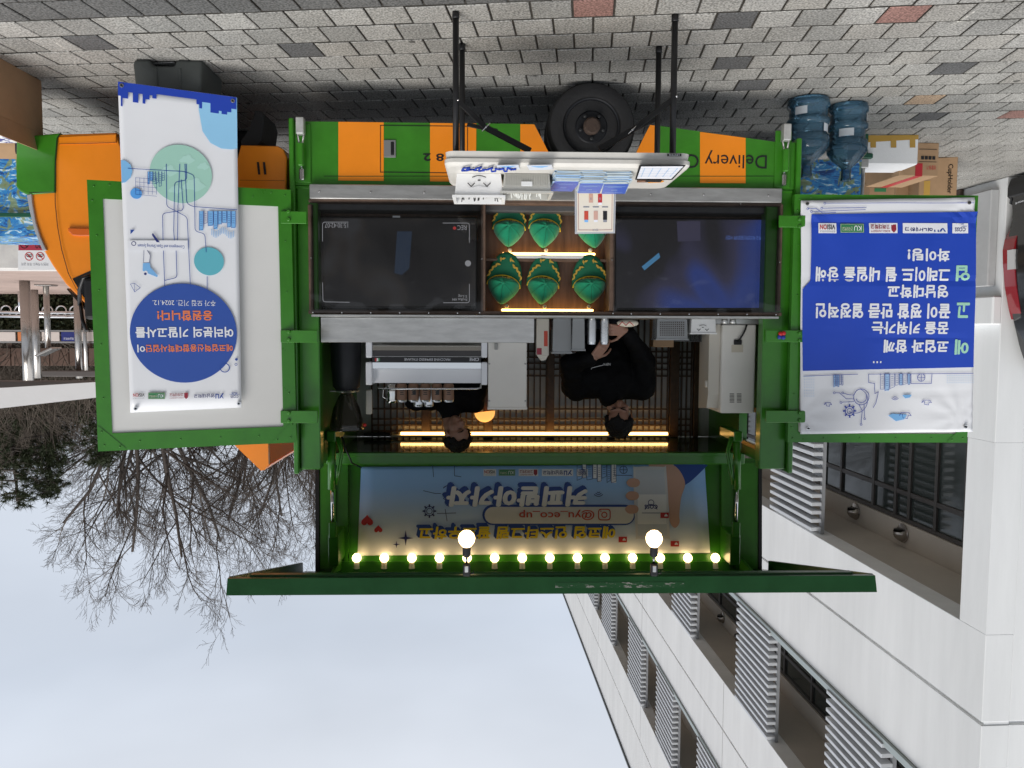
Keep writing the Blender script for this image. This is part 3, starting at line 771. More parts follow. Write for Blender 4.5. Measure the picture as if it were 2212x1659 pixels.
# --- display case under the counter
YF = YS-.02; YB = YS+.20
case = obj('display_case', box(B(), *pbox(670, 1686, 434, 680, YB, YB+.02)), brownwood, truck)
zt_, zb_ = Z(680.3, YF), Z(433, YF)
def cbar(px0, px1, py0, py1, y0=YF, y1=YB-.002, m=framewood, nm='case_frame'):
    q = pbox(px0, px1, py0, py1, y0, y1); return obj(nm, box(B(), *q, .003), m, case)
x0_, x1_ = 666, 1689
cbar(x0_, x1_, 672.5, 680.2); cbar(x0_, x1_, 433.5, 441)
cbar(x0_, 675, 441.2, 672.3); cbar(1681, x1_, 441.2, 672.3)
cbar(1038.5, 1048.5, 441.2, 672.3); cbar(1317, 1329, 441.2, 672.3)
cbar(1048.8, 1316.7, 558.5, 564.5, YB-.07, YB-.002, framewood, 'shelf')
for (a, b_) in ((675, 1038), (1329.4, 1681)):
    q = pbox(a-6, b_+6, 436, 677, YF-.006, YF-.006); obj('clear_cover', Plane((0, YF-.006, 1), (1, 0, 0), (0, 0, 1)).rect(B(), a-5, 437, b_+5, 676, 0), film, case)
for k in range(17):
    px = 676+k*62.5
    if not 1045 < px < 1320: obj('grommet', lathe(B(), [(.005, 0), (.004, -.004)], (X(px, YF-.007, 677), YF-.007, Z(677, YF-.007)), 'y', 10), chrome, case)
for px, py in ((672, 560), (1041, 560), (1322, 560), (1684, 563), (861, 435.5), (1600, 436), (1324, 676), (1036, 676)):
    obj('grommet', lathe(B(), [(.005, 0), (.004, -.004)], (X(px, YF-.007, py), YF-.007, Z(py, YF-.007)), 'y', 10), chrome, case)
# --- lattice back wall
YW = 6.36
pane_m = mat('lattice_paper', (.52, .53, .50), .6, var=.12, vscale=4, stretch=(6, 6, 1.2))
zc0, zc1 = FZ, Z(945, 6.35)
bwall = obj('back_wall', box(B(), XL-.0, XR+.0, YW+.05, YW+.08, zc0, zc1), pane_m, truck)
lat_m = wood('lattice_wood', (.045, .026, .014), (.10, .058, .03), 8, (3, 3, 3))
posts = [700, 786, 910, 929, 1046, 1064, 1182, 1198, 1318, 1330, 1448, 1468, 1500, 1511]
for a, b_ in zip(posts[2::2], posts[3::2]):
    obj('lattice_post', box(B(), *pbox(a, b_, 720, 900, YW, YW+.05)[:4], zc0, zc1, .004), lat_m, bwall)
ends = [800]+posts[2:]
for a, b_ in zip(ends[0::2], ends[1::2]):
    xl, xr = X(b_, YW), X(a, YW); bm = B(); nv = max(3, round((xr-xl)/.052))
    for k in range(nv+1):
        x = xl+(xr-xl)*k/nv; box(bm, x-.006, x+.006, YW+.02, YW+.04, zc0, zc1)
    for py in (932, 919, 906, 884, 812, 798, 785, 772, 759, 640, 628): z = Z(py, YW); box(bm, xl, xr, YW+.015, YW+.035, z-.006, z+.006)
    o = obj('lattice', bm, lat_m, bwall); o['kind'] = 'stuff'
# --- fixed roof half: glossy ceiling, centre beam
gloss_g = mat('gloss_green_ceiling', (.02, .07, .008), .10, spec=.8, coat=.6)
bxo('ceiling', XL, XR, 5.58, 6.42, zc1+.002, zc1+.05, gloss_g, truck, .003)
bxo('roof_beam', XL+.02, XR-.02, 5.50, 5.575, zc1-.005, Z(1004, 5.5), green, truck, .008)
bxo('ceiling_trim', XL+.06, XR-.06, 5.47, 5.499, Z(978, 5.47), Z(986, 5.47), green, truck, .004)
led = obj('led_strip', box(B(), *pbox(865, 1443, 934, 940, 6.28, 6.30), .002), warm_led, truck)
obj('led_channel', box(B(), *pbox(845, 1446, 940.3, 944, 6.26, 6.34), .002), white_pl, led)
obj('cable_duct', box(B(), *pbox(785, 843, 936, 943, 6.27, 6.33), .003), black, led)
# --- raised wing: inner roof half (upright) + side half (canopy)
o0 = at(1150, 990, 5.62); o1 = at(1150, 1237, 5.44)
PWG = Plane((0, o0.y, o0.z), (1, 0, 0), (0, o1.y-o0.y, o1.z-o0.z))
def wbox(bm, px0, px1, py0, py1, h0, h1):
    a = PWG.uv(px1, py0); b_ = PWG.uv(px0, py1); c = PWG.uv(px0, py0); d = PWG.uv(px1, py1)
    q = [a, c, b_, d]; lo = [bm.verts.new(PWG.P(p, h0)) for p in q]; hi = [bm.verts.new(PWG.P(p, h1)) for p in q]
    fs = [bm.faces.new(lo[::-1]), bm.faces.new(hi)]+[bm.faces.new((lo[i], lo[(i+1) % 4], hi[(i+1) % 4], hi[i])) for i in range(4)]
    bmesh.ops.recalc_face_normals(bm, faces=fs); return bm
wing = obj('wing_roof', wbox(B(), 690, 1640, 990, 1238, -.05, 0), green, truck)
obj('wing_rib', wbox(B(), 745, 753, 1002, 1228, 0, .03), green, wing); obj('wing_rib', wbox(B(), 1556, 1564, 1000, 1228, 0, .03), green, wing)
obj('wing_edge', wbox(B(), 692, 726, 1000, 1228, 0, .02), green, wing); obj('wing_edge', wbox(B(), 1586, 1636, 1000, 1228, 0, .02), green, wing)
obj('wing_seal', wbox(B(), 683, 691, 990, 1240, -.06, .03), black, wing); obj('wing_seal', wbox(B(), 1636, 1643, 990, 1240, -.06, .03), black, wing)
obj('wing_trim', wbox(B(), 755, 1555, 1196, 1212, 0, .012), green, wing)
obj('wing_header', wbox(B(), 740, 1570, 1212, 1237, 0, .06), green, wing)
# canopy
YC = 3.82; cf0, cf1 = at(1150, 1250, YC), at(1150, 1283, YC)
cr = at(1150, 1233, 5.44); cxl, cxr = X(1895, YC, 1265), X(488, YC, 1265)
bm = B()
def cq(x0, x1, y0, y1, za0, za1, zb0, zb1, mi=0):    # slab: za at y0, zb at y1
    v = [bm.verts.new(p) for p in ((x0,y0,za0),(x1,y0,za0),(x1,y1,zb0),(x0,y1,zb0),(x0,y0,za1),(x1,y0,za1),(x1,y1,zb1),(x0,y1,zb1))]
    for f in ((3,2,1,0),(4,5,6,7),(0,1,5,4),(1,2,6,5),(2,3,7,6),(3,0,4,7)): bm.faces.new([v[i] for i in f])
cq(cxl, cxr, YC+.031, 5.44, cf1.z-.025, cf1.z-.002, cr.z-.004, cr.z+.03)
canopy = obj('canopy', bm, mat('canopy_green', (.016, .10, .012), .22, var=.1, vscale=4, coat=.3), truck)
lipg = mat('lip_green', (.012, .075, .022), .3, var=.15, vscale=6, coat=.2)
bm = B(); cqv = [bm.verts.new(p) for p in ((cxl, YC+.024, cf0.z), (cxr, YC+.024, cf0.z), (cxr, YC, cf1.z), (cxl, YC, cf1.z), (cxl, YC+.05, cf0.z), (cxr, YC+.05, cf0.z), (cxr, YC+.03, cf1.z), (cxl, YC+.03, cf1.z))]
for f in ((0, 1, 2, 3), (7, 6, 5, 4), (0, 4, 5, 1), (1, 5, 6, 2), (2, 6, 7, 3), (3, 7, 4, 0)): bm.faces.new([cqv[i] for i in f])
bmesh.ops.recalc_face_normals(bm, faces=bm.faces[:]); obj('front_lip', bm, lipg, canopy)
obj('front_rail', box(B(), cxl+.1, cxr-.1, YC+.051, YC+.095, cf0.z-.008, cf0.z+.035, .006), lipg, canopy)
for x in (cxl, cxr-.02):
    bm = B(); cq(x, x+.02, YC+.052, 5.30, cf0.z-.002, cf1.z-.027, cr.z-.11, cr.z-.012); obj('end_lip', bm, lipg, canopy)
scuff = mat('scuffed_paint', (.012, .075, .022), .5, rgb2=(.34, .33, .31), vscale=9, stretch=(2.5, 1, 9), thr=(.55, .64))
bm = B(); lipy = lambda z: YC+.024*(1-(z-cf0.z)/(cf1.z-cf0.z))-.0012
bm.faces.new([bm.verts.new((x, lipy(z), z)) for x, z in ((X(1480, YC, 1265), cf0.z+.026), (X(1200, YC, 1265), cf0.z+.026), (X(1200, YC, 1265), cf0.z+.052), (X(1480, YC, 1265), cf0.z+.052))])
obj('scuffed_edge', bm, scuff, canopy)
for px in (735, 1600):     # gussets
    a = at(px, 1205, 5.40); obj('gusset', prism(B(), [(5.41, a.z), (5.41, a.z+.09), (5.10, a.z+.02)], 'x', a.x-.01, a.x+.01), green, wing)
# hydraulic rams
for s, px in ((1, 717), (-1, 1592)):
    a, b_, c = at(px, 950, 5.18), at(px, 1056, 5.20), at(px+2*s, 1130, 5.22)
    ram = obj('hydraulic_ram', tube(B(), [a, b_], .027, 16), green, truck)
    obj('rod', tube(B(), [b_, c], .011, 12), chrome, ram)
    obj('clevis', box(B(), c.x-.025, c.x+.025, c.y-.02, c.y+.02, c.z-.01, c.z+.10, .006), green, ram)
    obj('mount', box(B(), a.x-.03, a.x+.03, a.y-.03, a.y+.3, a.z-.06, a.z+.01, .006), green, ram)
    hb = B()
    for dx in (.03, .045): tube(hb, [a+Vector((-s*dx, 0, -.02)), a+Vector((-s*(dx+.03), -.02, .07)), a+Vector((-s*(dx+.01), -.02, .2)), b_+Vector((-s*.03, 0, -.03))], .008, 8)
    obj('hose', hb, green, ram)
    bxo('ram_bracket', c.x-.035, c.x+.035, c.y, 5.45, c.z+.08, c.z+.30, green, ram, .006)
obj('power_cable', tube(B(), [at(735, 860, 5.6), at(735, 930, 5.5), at(745, 965, 5.4), at(760, 1000, 5.42), at(780, 1010, 5.5)], .006, 8), black, truck)
# lamps along the wing
for k in range(14):
    px = 770.5+k*59.6; c = at(px, 1205, 5.40)
    sk = obj('lamp_socket', lathe(B(), [(.018, .026), (.021, .06), (.024, .075)], c, 'z', 16), white_pl, wing, 30)
    obj('light_bulb', lathe(B(), [(.001, -.033), (.016, -.029), (.028, -.016), (.033, 0), (.029, .016), (.019, .027)], c, 'z', 20, closed_ends=False), bulb_m, sk, True)
# ================================================================ CAB
YCB = 4.88
PC = Plane((0, YCB, 0), (1, 0, 0), (0, 0, 1))
def cp(pts): return [PC.uv(*p) for p in pts]
cab_out = cp([(39.7, 298), (38.5, 350), (39, 404), (47, 412), (60, 421), (66, 452), (76, 497), (94, 541), (114, 575), (141, 613), (180, 652), (235, 720), (300, 800), (345, 858), (380, 872), (480, 876), (590, 874), (600, 860), (604, 700), (606, 420), (618, 408), (620, 340), (612, 322), (600, 315), (520, 313), (513, 340), (495, 375), (455, 397), (405, 402), (350, 396), (300, 372), (268, 335), (252, 296), (250, 286), (130, 290)])
def cab_slab(name, poly, y0, y1, m, parent, bev=.02):
    bm = B(); prism(bm, poly, 'y', y0, y1)
    if bev:
        es = [e for e in bm.edges if abs(e.verts[0].co.y-y0) < 1e-6 and abs(e.verts[1].co.y-y0) < 1e-6]
        bmesh.ops.bevel(bm, geom=es, offset=bev, segments=3, affect='EDGES', profile=.6)
    return obj(name, bm, m, parent)
cab = cab_slab('cab', cab_out, YCB, 6.45, orange, truck, .012)
win_g = mat('cab_glass', (.01, .012, .014), .05, spec=.7)
# green front corner, wrapped round the front
grn = cp([(38, 297), (36.5, 350), (37, 405), (45, 414), (60, 421.5), (121, 416.5), (121.5, 350), (126, 300), (131, 288), (100, 291)])
cab_slab('front_corner', grn, YCB-.012, 6.462, green, cab, .012)
# headlamp glass and its bezel on the corner
hl = cp([(60.5, 422), (71, 419.5), (73, 440), (80, 480), (90, 512), (103, 541), (95, 543), (77, 498), (66, 452)])
lampm = mat('headlamp_lens', (.42, .43, .46), .1, .2, coat=1)
cab_slab('headlight', hl, YCB-.016, YCB+.3, lampm, cab, .006); cab_slab('headlight', hl, 6.1, 6.466, lampm, cab, 0)
# door gap lines and waist crease
bm = B()
PC.line(bm, [(134, 288), (126, 300), (122.5, 345), (121.5, 400), (122, 440), (127, 490), (136, 540), (143, 565), (150, 590), (156, 602)], 1.7, .0135)
PC.line(bm, [(131, 312), (190, 311), (252, 309)], 1.2, .0135); PC.line(bm, [(66, 417), (122, 416)], 1.2, .0135)
PC.line(bm, [(156, 602), (166, 622), (178, 640)], 1.2, .0135)
obj('door_gap', bm, black, cab)
rk = cp([(128, 296), (252, 290), (252, 309), (130, 312)]); cab_slab('door_sill', rk, YCB-.008, YCB+.05, orange, cab, .006)
sg = cp([(150, 493), (151, 500), (160, 509), (176, 510.5), (200, 510), (200, 494), (170, 494)])
cab_slab('side_indicator', sg, YCB-.02, YCB, mat('amber_lens', (.62, .12, .01), .2, coat=1), cab, .006)
# side glass, mirror
qw = cp([(157, 602), (196, 585), (330, 585), (345, 700), (350, 800), (300, 790), (236, 706), (180, 640)])
cab_slab('side_window', qw, YCB-.003, YCB+.01, win_g, cab, 0)
bm = B(); tube(bm, [at(172, 658, YCB-.03), at(172, 625, YCB-.16), at(180, 600, YCB-.20), at(196, 596, YCB-.20)], .012, 8); tube(bm, [at(172, 640, YCB-.02), at(178, 690, YCB-.10), at(186, 715, YCB-.12)], .011, 8)
mir = obj('mirror_arm', bm, black, cab)
obj('mirror_head', box(B(), *pbox(180, 232, 600, 690, YCB-.22, YCB-.12), .02, 2), black, mir)
# rear quarter vents
for px in (556, 569): obj('vent_slot', PC.poly(B(), [(px, 351), (px+5, 351), (px+8, 378), (px+3, 378)], .0135), black, cab)
bm = B(); PC.line(bm, [(520, 390), (615, 391)], 1.2, .0135); obj('panel_crease', bm, mat('orange_shadow_gap', (.30, .09, .004), .5), cab)
# windscreen on the sloping front
ws = [(at(147, 622, YCB+.10), at(295, 792, YCB+.10))]
a, b_ = ws[0]
bm = B(); dn = Vector((b_.z-a.z, 0, -(b_.x-a.x))).normalized()*.012
if dn.x < 0: dn = -dn
q = [Vector((a.x, YCB+.1, a.z)), Vector((a.x, 6.35, a.z)), Vector((b_.x, 6.35, b_.z)), Vector((b_.x, YCB+.1, b_.z))]
lo = [bm.verts.new(p+dn*.2) for p in q]; hi = [bm.verts.new(p+dn) for p in q]
bm.faces.new(lo); bm.faces.new(hi[::-1])
for i in range(4): bm.faces.new((lo[i], lo[(i+1) % 4], hi[(i+1) % 4], hi[i]))
bmesh.ops.recalc_face_normals(bm, faces=bm.faces[:]); obj('windscreen', bm, win_g, cab)
fx = X(38, YCB, 400)
obj('grille', box(B(), fx+.001, fx+.02, 5.25, 6.1, .62, .80, .006), black, cab); obj('front_bumper', box(B(), fx-.05, fx+.05, YCB+.06, 6.40, .30, .46, .02, 2), black, cab)
# mudguard behind the front wheel
mg = cp([(516, 318), (545, 316), (560, 300), (566, 255), (560, 236), (546, 233), (536, 262), (524, 285), (514, 300)])
cab_slab('mudguard', mg, YCB+.05, YCB+.35, rubber, cab, .01)
cab_slab('wheel_housing', cp([(250, 292), (300, 300), (480, 300), (520, 305), (513, 338), (495, 373), (455, 395), (405, 400), (350, 394), (300, 370), (268, 333)]), YCB+.22, YCB+.26, black, cab, 0)
# roof deflector: shell open to the rear
bm = B(); YD = 5.05
df = [at(480, 930, YD), at(506, 961, YD), at(564, 1017, YD), at(572, 1015, YD), at(580, 1004, YD), at(579, 930, YD)]
sideo = prism(B(), [(p.x, p.z) for p in df], 'y', YD, YD+.03)
dfl = obj('roof_deflector', sideo, orange, truck)
bm = B(); n_ = []
for p in df[:4]: n_.append((p.x, p.z))
n2 = [(x+.0, z) for x, z in n_]
inner = [(x-.03, z-.03) for x, z in n_][::-1]
prism(bm, n_+inner, 'y', YD+.031, 6.25); obj('deflector_front', bm, orange, dfl)
obj('deflector_side', prism(B(), [(p.x, p.z) for p in df], 'y', 6.251, 6.28), orange, dfl)

# ================================================================ SWUNG-OUT SIDE PANELS
panelm = mat('off_white_panel', (.66, .655, .635), .5, rgb2=(.70, .695, .675), vscale=2.2, bump=.04, bscale=4)
grime = mat('smudged_panel', (.60, .59, .565), .5, rgb2=(.66, .655, .635), vscale=6, thr=(.36, .5))
def panel(corners, hingepx, depth_fn, name, inset, ms, parent):
    """corners photo px (tl, tr, bl, br) -> framed board"""
    P3 = [at(px, py, y) for (px, py), y in corners]
    tl, tr, bl, br = P3
    u = (tl-tr); v = (bl-tl)
    pl = Plane(tr, u, v)
    return pl
# cab-side panel: hinge edge at px 631, free edge nearer the camera
hy, fy = YS-.09, YS-.09-.30
p_h0, p_h1 = at(628, 409, hy), at(635, 958.5, hy)
p_f0, p_f1 = at(188, 387, fy), at(202, 969, fy)
PL1 = Plane(p_h0, p_f0-p_h0, Vector((0, 0, 1)))
W1, H1 = (p_f0-p_h0).dot(PL1.u), (p_h1.z-p_h0.z+p_f1.z-p_f0.z)/2
v0 = (p_h0.z+p_f0.z)/2-p_h0.z
def plbox(pl, bm, u0, u1, v0_, v1_, h0, h1):
    q = [(u0, v0_), (u1, v0_), (u1, v1_), (u0, v1_)]; lo = [bm.verts.new(pl.P(p, h0)) for p in q]; hi = [bm.verts.new(pl.P(p, h1)) for p in q]
    fs = [bm.faces.new(lo[::-1]), bm.faces.new(hi)]+[bm.faces.new((lo[i], lo[(i+1) % 4], hi[(i+1) % 4], hi[i])) for i in range(4)]
    bmesh.ops.recalc_face_normals(bm, faces=fs); return bm
def framed(pl, u0, u1, va, vb, fw, ftop, fbot, board, hinge_u, nm='side_panel', tone=None):
    root = obj(nm, plbox(pl, B(), u0+fw*.5, u1-fw*.5, va+fbot*.5, vb-ftop*.5, -.03, -.004), board, truck)
    for a in ((u0, u0+fw, va, vb), (u1-fw, u1, va, vb)): obj('frame_rail', plbox(pl, B(), *a, -.035, .004), green, root)
    for a in ((u0+fw, u1-fw, va, va+fbot), (u0+fw, u1-fw, vb-ftop, vb)): obj('frame_rail', plbox(pl, B(), *a, -.035, .004), green, root)
    for uu, du in ((u0, 1), (u1, -1)):
        for vv, dv in ((va, 1), (vb, -1)):
            q = [(uu, vv), (uu+du*fw*1.9, vv), (uu+du*fw*1.9, vv+dv*.012), (uu+du*.012, vv+dv*fw*1.9), (uu, vv+dv*fw*1.9)]
            pb = B(); pl.poly(pb, q, .007, False); g = obj('corner_plate', pb, green, root)
            for t in ((.3, 1.5), (1.5, .3), (.45, .45)): 
                c = pl.P((uu+du*fw*t[0], vv+dv*fw*t[1]), .008); obj('rivet', sphere(B(), c, .005, 8, 6), green, g)
    n = 5
    for k in range(1, n):
        for uu in (u0+fw*.5, u1-fw*.5): obj('rivet', sphere(B(), pl.P((uu, va+(vb-va)*k/n), .005), .0045, 8, 6), green, root)
        for vv in (va+fbot*.5, vb-ftop*.5): obj('rivet', sphere(B(), pl.P((u0+(u1-u0)*k/n, vv), .005), .0045, 8, 6), green, root)
    for vv in hinge_u:
        pass
    return root
sp1 = framed(PL1, 0, W1, v0, v0+H1, .075, .10, .10, panelm, ())
# brackets that carry the panels on the posts
def bracket(px0, px1, py0, py1, y, bolts, root):
    q = pbox(px0, px1, py0, py1, y, y+.012); o = obj('hinge_bracket', box(B(), *q, .003), green, truck)
    for bx_, by_ in bolts: obj('bolt', lathe(B(), [(.012, 0), (.012, -.008), (.008, -.012)], (X(bx_, y, by_), y, Z(by_, y)), 'y', 6), green, o)
for py in (456, 713, 887): bracket(606, 686 if py > 600 else 662, py, py+27, hy-.03, ((624, py+5), (624, py+22)), None)
# tail-side panel
ty = YS-.06
PL2 = Plane(at(1716, 420, ty), Vector((-1, -.012, 0)), Vector((0, 0, 1)))
c0 = PL2.uv(1719, 420); c1 = PL2.uv(2117, 416.6); d1 = PL2.uv(2104, 956); d0 = PL2.uv(1711, 956)
PL2u = Plane(at(1716, 420, ty), Vector((1, .012, 0)), Vector((0, 0, 1)))
c0 = PL2u.uv(1716, 420); c1 = PL2u.uv(2112, 418); d1 = PL2u.uv(2105, 956)
sp2 = framed(PL2u, c1[0], c0[0], c0[1], d1[1], .065, .055, .05, cream, ())
for py in (465, 713, 887): bracket(1655 if py > 600 else 1683, 1740, py, py+26, ty-.03, ((1727, py+4), (1727, py+20)), None)
mag = [mat('magnet_red', (.5, .02, .02), .4), mat('magnet_blue', (.02, .04, .30), .4)]
for px, py, m_ in ((1686, 721, 0), (1693, 720, 0), (1684, 728, 1), (1692, 729, 1)):
    c = at(px, py, ty-.045); tag(obj('round_magnet', sphere(B(), c, .014, 12, 8, (1, .7, 1)), mag[m_]), ('upper %s' % ('red', 'blue')[m_] if False else '%s round magnet stuck on the green hinge bracket, %s of its pair' % (('red', 'blue')[m_], 'nearer the truck' if px < 1688 else 'nearer the blue banner')), 'magnet', 'magnets on the hinge bracket')
# ================================================================ BANNERS AND PRINTS
def banner(name, label, pl, quad, h=.012, wav=0, board=vinyl):
    """vinyl sheet: quad in photo px (tl, tr, br, bl), subdivided and slightly rippled"""
    a, b_, c, d = [Vector(pl.uv(*p)) for p in quad]
    bm = B(); nx_, ny_ = (64, 64) if pl.wave else (24, 24); g = []
    for j in range(ny_+1):
        row = []
        for i in range(nx_+1):
            s, t = i/nx_, j/ny_; p = a.lerp(b_, s).lerp(d.lerp(c, s), t)
            row.append(bm.verts.new(pl.P(p, h - .004 + (wav*math.sin(i*.9+j*.35)*.4 + wav*math.sin(j*.7)*.3)*(1 if 0 < i < nx_ and 0 < j < ny_ else .6))))
        g.append(row)
    for j in range(ny_):
        for i in range(nx_): bm.faces.new((g[j][i], g[j][i+1], g[j+1][i+1], g[j+1][i]))
    bmesh.ops.recalc_face_normals(bm, faces=bm.faces[:])
    solid(bm, .0012)
    o = obj(name, bm, board, None, True); tag(o, label, 'banner'); return o
def logos(pl, bn, xr, y, s, h, dark=False):
    """row of sponsor marks; xr = photo-right end, upright reading starts there. s = px width of the row"""
    k = s/430.0
    def b(x): return xr - x*k
    hh = 22*k
    W = bn
    if dark:
        for x0, x1 in ((0, 46), (66, 203), (224, 308), (414, 467)): obj('mark_backing', pl.rect(B(), b(x1)-2*k, y-hh*.72, b(x0)+2*k, y+hh*.72, h-.0014), i_white, W)
    pl.text('coss_mark_text'[5:], 'COSS', b(40), y-hh*.1, b(6), y+hh*.45, i_navy, W, h, .02)
    bm = B(); pl.ring(bm, b(23), y-hh*.05, hh*.62, 1.6*k, h, 20, 200, 340); pl.ring(bm, b(23), y-hh*.35, hh*.3, 1.5*k, h, 14); pl.line(bm, [(b(2), y-hh*.3), (b(44), y-hh*.3)], 1.4*k, h); pl.line(bm, [(b(10), y-hh*.6), (b(36), y-hh*.6)], 1.6*k, h)
    obj('emblem', bm, i_dblue, W)
    bm = B(); pl.poly(bm, [(b(70), y-hh*.5), (b(76), y-hh*.5), (b(90), y+hh*.5), (b(84), y+hh*.5)][::1], h); pl.poly(bm, [(b(74), y+hh*.5), (b(69), y+hh*.5), (b(77), y), (b(81), y)], h); pl.line(bm, [(b(93), y+hh*.45), (b(93), y-hh*.3), (b(104), y-hh*.3), (b(104), y+hh*.45)], 4*k, h)
    obj('emblem', bm, i_dblue, W)
    pl.text('lettering', '영남대학교', b(200), y-hh*.45, b(110), y+hh*.45, i_navy, W, h, .015)
    bm = B(); pl.poly(bm, [(b(226), y-hh*.6), (b(242), y-hh*.6), (b(242), y+hh*.3), (b(234), y+hh*.65), (b(226), y+hh*.3)], h); obj('emblem', bm, i_maroon, W)
    pl.text('lettering', '고려대학교', b(306), y-hh*.6, b(246), y+hh*.15, i_maroon, W, h, .015)
    pl.text('lettering', 'KOREA UNIVERSITY', b(306), y+hh*.28, b(246), y+hh*.58, i_maroon, W, h)
    obj('plaque', pl.rect(B(), b(400), y-hh*.65, b(326), y+hh*.65, h), i_green, W)
    bm = B()
    for q in (((b(398), y-hh*.58), (b(328), y-hh*.58)), ((b(398), y+hh*.58), (b(328), y+hh*.58)), ((b(398), y-hh*.58), (b(398), y+hh*.58)), ((b(328), y-hh*.58), (b(328), y+hh*.58))): pl.line(bm, list(q), .9*k, h+.0006)
    obj('plaque_border', bm, i_cream, W)
    pl.text('lettering', 'KU', b(357), y-hh*.36, b(334), y+hh*.36, i_white, W, h+.001, .01); pl.text('lettering', '건국대학교', b(394), y-hh*.2, b(361), y+hh*.36, i_cream, W, h+.001)
    pl.text('lettering', 'VISI', b(442), y-hh*.5, b(416), y+hh*.2, i_black, W, h, .02); pl.text('lettering', 'ON', b(465), y-hh*.5, b(443), y+hh*.2, i_red, W, h, .02)
    pl.text('lettering', '전주비전대학교', b(465), y+hh*.32, b(416), y+hh*.6, i_grey, W, h)
def city(pl, bn, x0, x1, ybase, ht, h, fillm=i_pale, seed=1, outline=i_dblue):
    """small outlined tower blocks standing on a line, upright (grow to larger photo y)"""
    rng = random.Random(seed); bm = B(); bf = B(); x = x0
    while x < x1-4:
        w = rng.uniform(.09, .16)*(x1-x0); t = ht*rng.uniform(.55, 1); x2 = min(x1, x+w)
        if rng.random() < .5: pl.rect(bf, x, ybase, x2, ybase+t, h-.0004)
        pl.line(bm, [(x, ybase), (x, ybase+t), (x2, ybase+t*rng.uniform(.85, 1)), (x2, ybase)], .8, h)
        yy = ybase+t*.2
        while yy < ybase+t*.8: pl.line(bm, [(x+w*.25, yy), (x+w*.75, yy)], .7, h); yy += 4.5
        x = x2+1.5
    obj('print_fill', bf, fillm, bn); obj('print_lines', bm, outline, bn)
def rline(pl, bm, pts, w, h, r=8):
    """polyline with rounded corners"""
    out = [pts[0]]
    for i in range(1, len(pts)-1):
        p, q, s = Vector(pts[i-1]), Vector(pts[i]), Vector(pts[i+1]); a = (p-q).normalized()*min(r, (p-q).length/2); c = (s-q).normalized()*min(r, (s-q).length/2)
        for k in range(6):
            t = k/5; out.append(tuple((q+a)*(1-t)**2 + q*2*t*(1-t) + (q+c)*t*t))
    out.append(pts[-1]); pl.line(bm, out, w, h)
def grommets(pl, bn, pts, h):
    for p in pts:
        c = pl.P(pl.uv(*p), h); bm = B(); d = pl.n
        tube(bm, [c-d*.002, c+d*.004], .011, 16); g = obj('grommet', bm, chrome, bn); bm = B(); tube(bm, [c+d*.0045, c+d*.012], .006, 10); obj('bolt', bm, dkmetal, g)
# ---- tall banner on the cab-side panel. It is pinned at the top and hangs in front of the panel
PB1 = Plane(PL1.P(PL1.uv(400, 600), .02), PL1.u, Vector((0, 0, 1)))
def b1q(p): return p
tb = banner('tall_banner', 'tall narrow white banner with a large blue circle hanging on the white cab-side panel', PB1, [(255, 177), (511, 211), (522, 880), (282, 891)], .012, .0012)
H = .016
i_circle = ink('circle_blue', (.03, .085, .37))
def on1(nm, bm, m): return obj(nm, bm, m, tb)
# light blue shape and skyline at the foot
bm = B(); PB1.poly(bm, [(512, 213), (513, 322), (500, 324), (478, 322), (455, 310), (438, 285), (430, 240), (428, 202)], H); on1('print_fill', bm, ink('light_sky', (.30, .60, .86)))
bm = B(); rng = random.Random(4); x = 256
sk = [(255.4, 178)]
prev = None
while x < 511:
    w = rng.choice((4, 6, 9, 12)); t = 178.5+(x-255)*.1316; hgt = rng.choice((20, 26, 30, 34, 40, 52)) if not 330 < x < 420 else 16
    x2 = min(511, x+w); tb0 = 178+(x-255)*.1328; tb1 = 178+(x2-255)*.1328; PB1.poly(bm, [(x, tb0), (x2, tb1), (x2, tb1+hgt), (x, tb0+hgt)], H+.001); x = x2
on1('skyline', bm, i_blue)
# green globe with continents, light dots, circuit lines
on1('globe', PB1.disc(B(), 392, 377, 66, H, 48), i_palegreen)
bm = B()
for cx, cy, rx in ((420, 400, 22), (380, 410, 14), (440, 360, 12), (365, 370, 18), (405, 345, 15)):
    PB1.poly(bm, [(cx+rx*math.cos(t)*(1+.3*math.sin(3*t)), cy+rx*.6*math.sin(t)*(1+.25*math.cos(5*t))) for t in [6.283*i/18 for i in range(18)]], H+.0008)
on1('continents', bm, ink('pale_mint', (.42, .68, .60)))
on1('dot', PB1.poly(B(), [(262, 347), (272, 348), (283, 357), (287, 371), (283, 385), (272, 395), (264, 396)], H), ink('soft_blue', (.22, .50, .82))); on1('dot', PB1.disc(B(), 295, 419, 12.5, H), ink('mid_blue', (.10, .36, .80)))
on1('dot', PB1.disc(B(), 452, 565, 32, H), i_teal)
bm = B(); HL = H+.0016
for pts in ([(360, 356), (361, 447), (381, 457), (405, 470), (412, 620)], [(389, 356), (385, 450), (384, 520), (385, 530)], [(403, 356), (404, 390), (378, 395), (376, 500), (378, 525)],
            [(278, 365), (400, 372), (420, 380), (422, 500), (443, 506), (446, 545)], [(392, 390), (397, 455), (352, 462), (353, 520), (356, 600), (357, 625)], [(512, 454), (416, 447), (404, 440), (400, 356)], [(381, 535), (383, 600), (357, 606)], [(448, 598), (448, 632)]): rline(PB1, bm, pts, 1.4, HL, 7)
for k in range(6): PB1.line(bm, [(294+k*9, 385), (294+k*9, 421)], .7, HL)
for k in range(5): PB1.line(bm, [(294, 385+k*9), (339, 389+k*9)], .7, HL)
PB1.ring(bm, 486, 794, 10, 2, H+.002); PB1.disc(bm, 511, 776, 3, H+.002); PB1.ring(bm, 510, 787, 2.4, 1, H+.002)
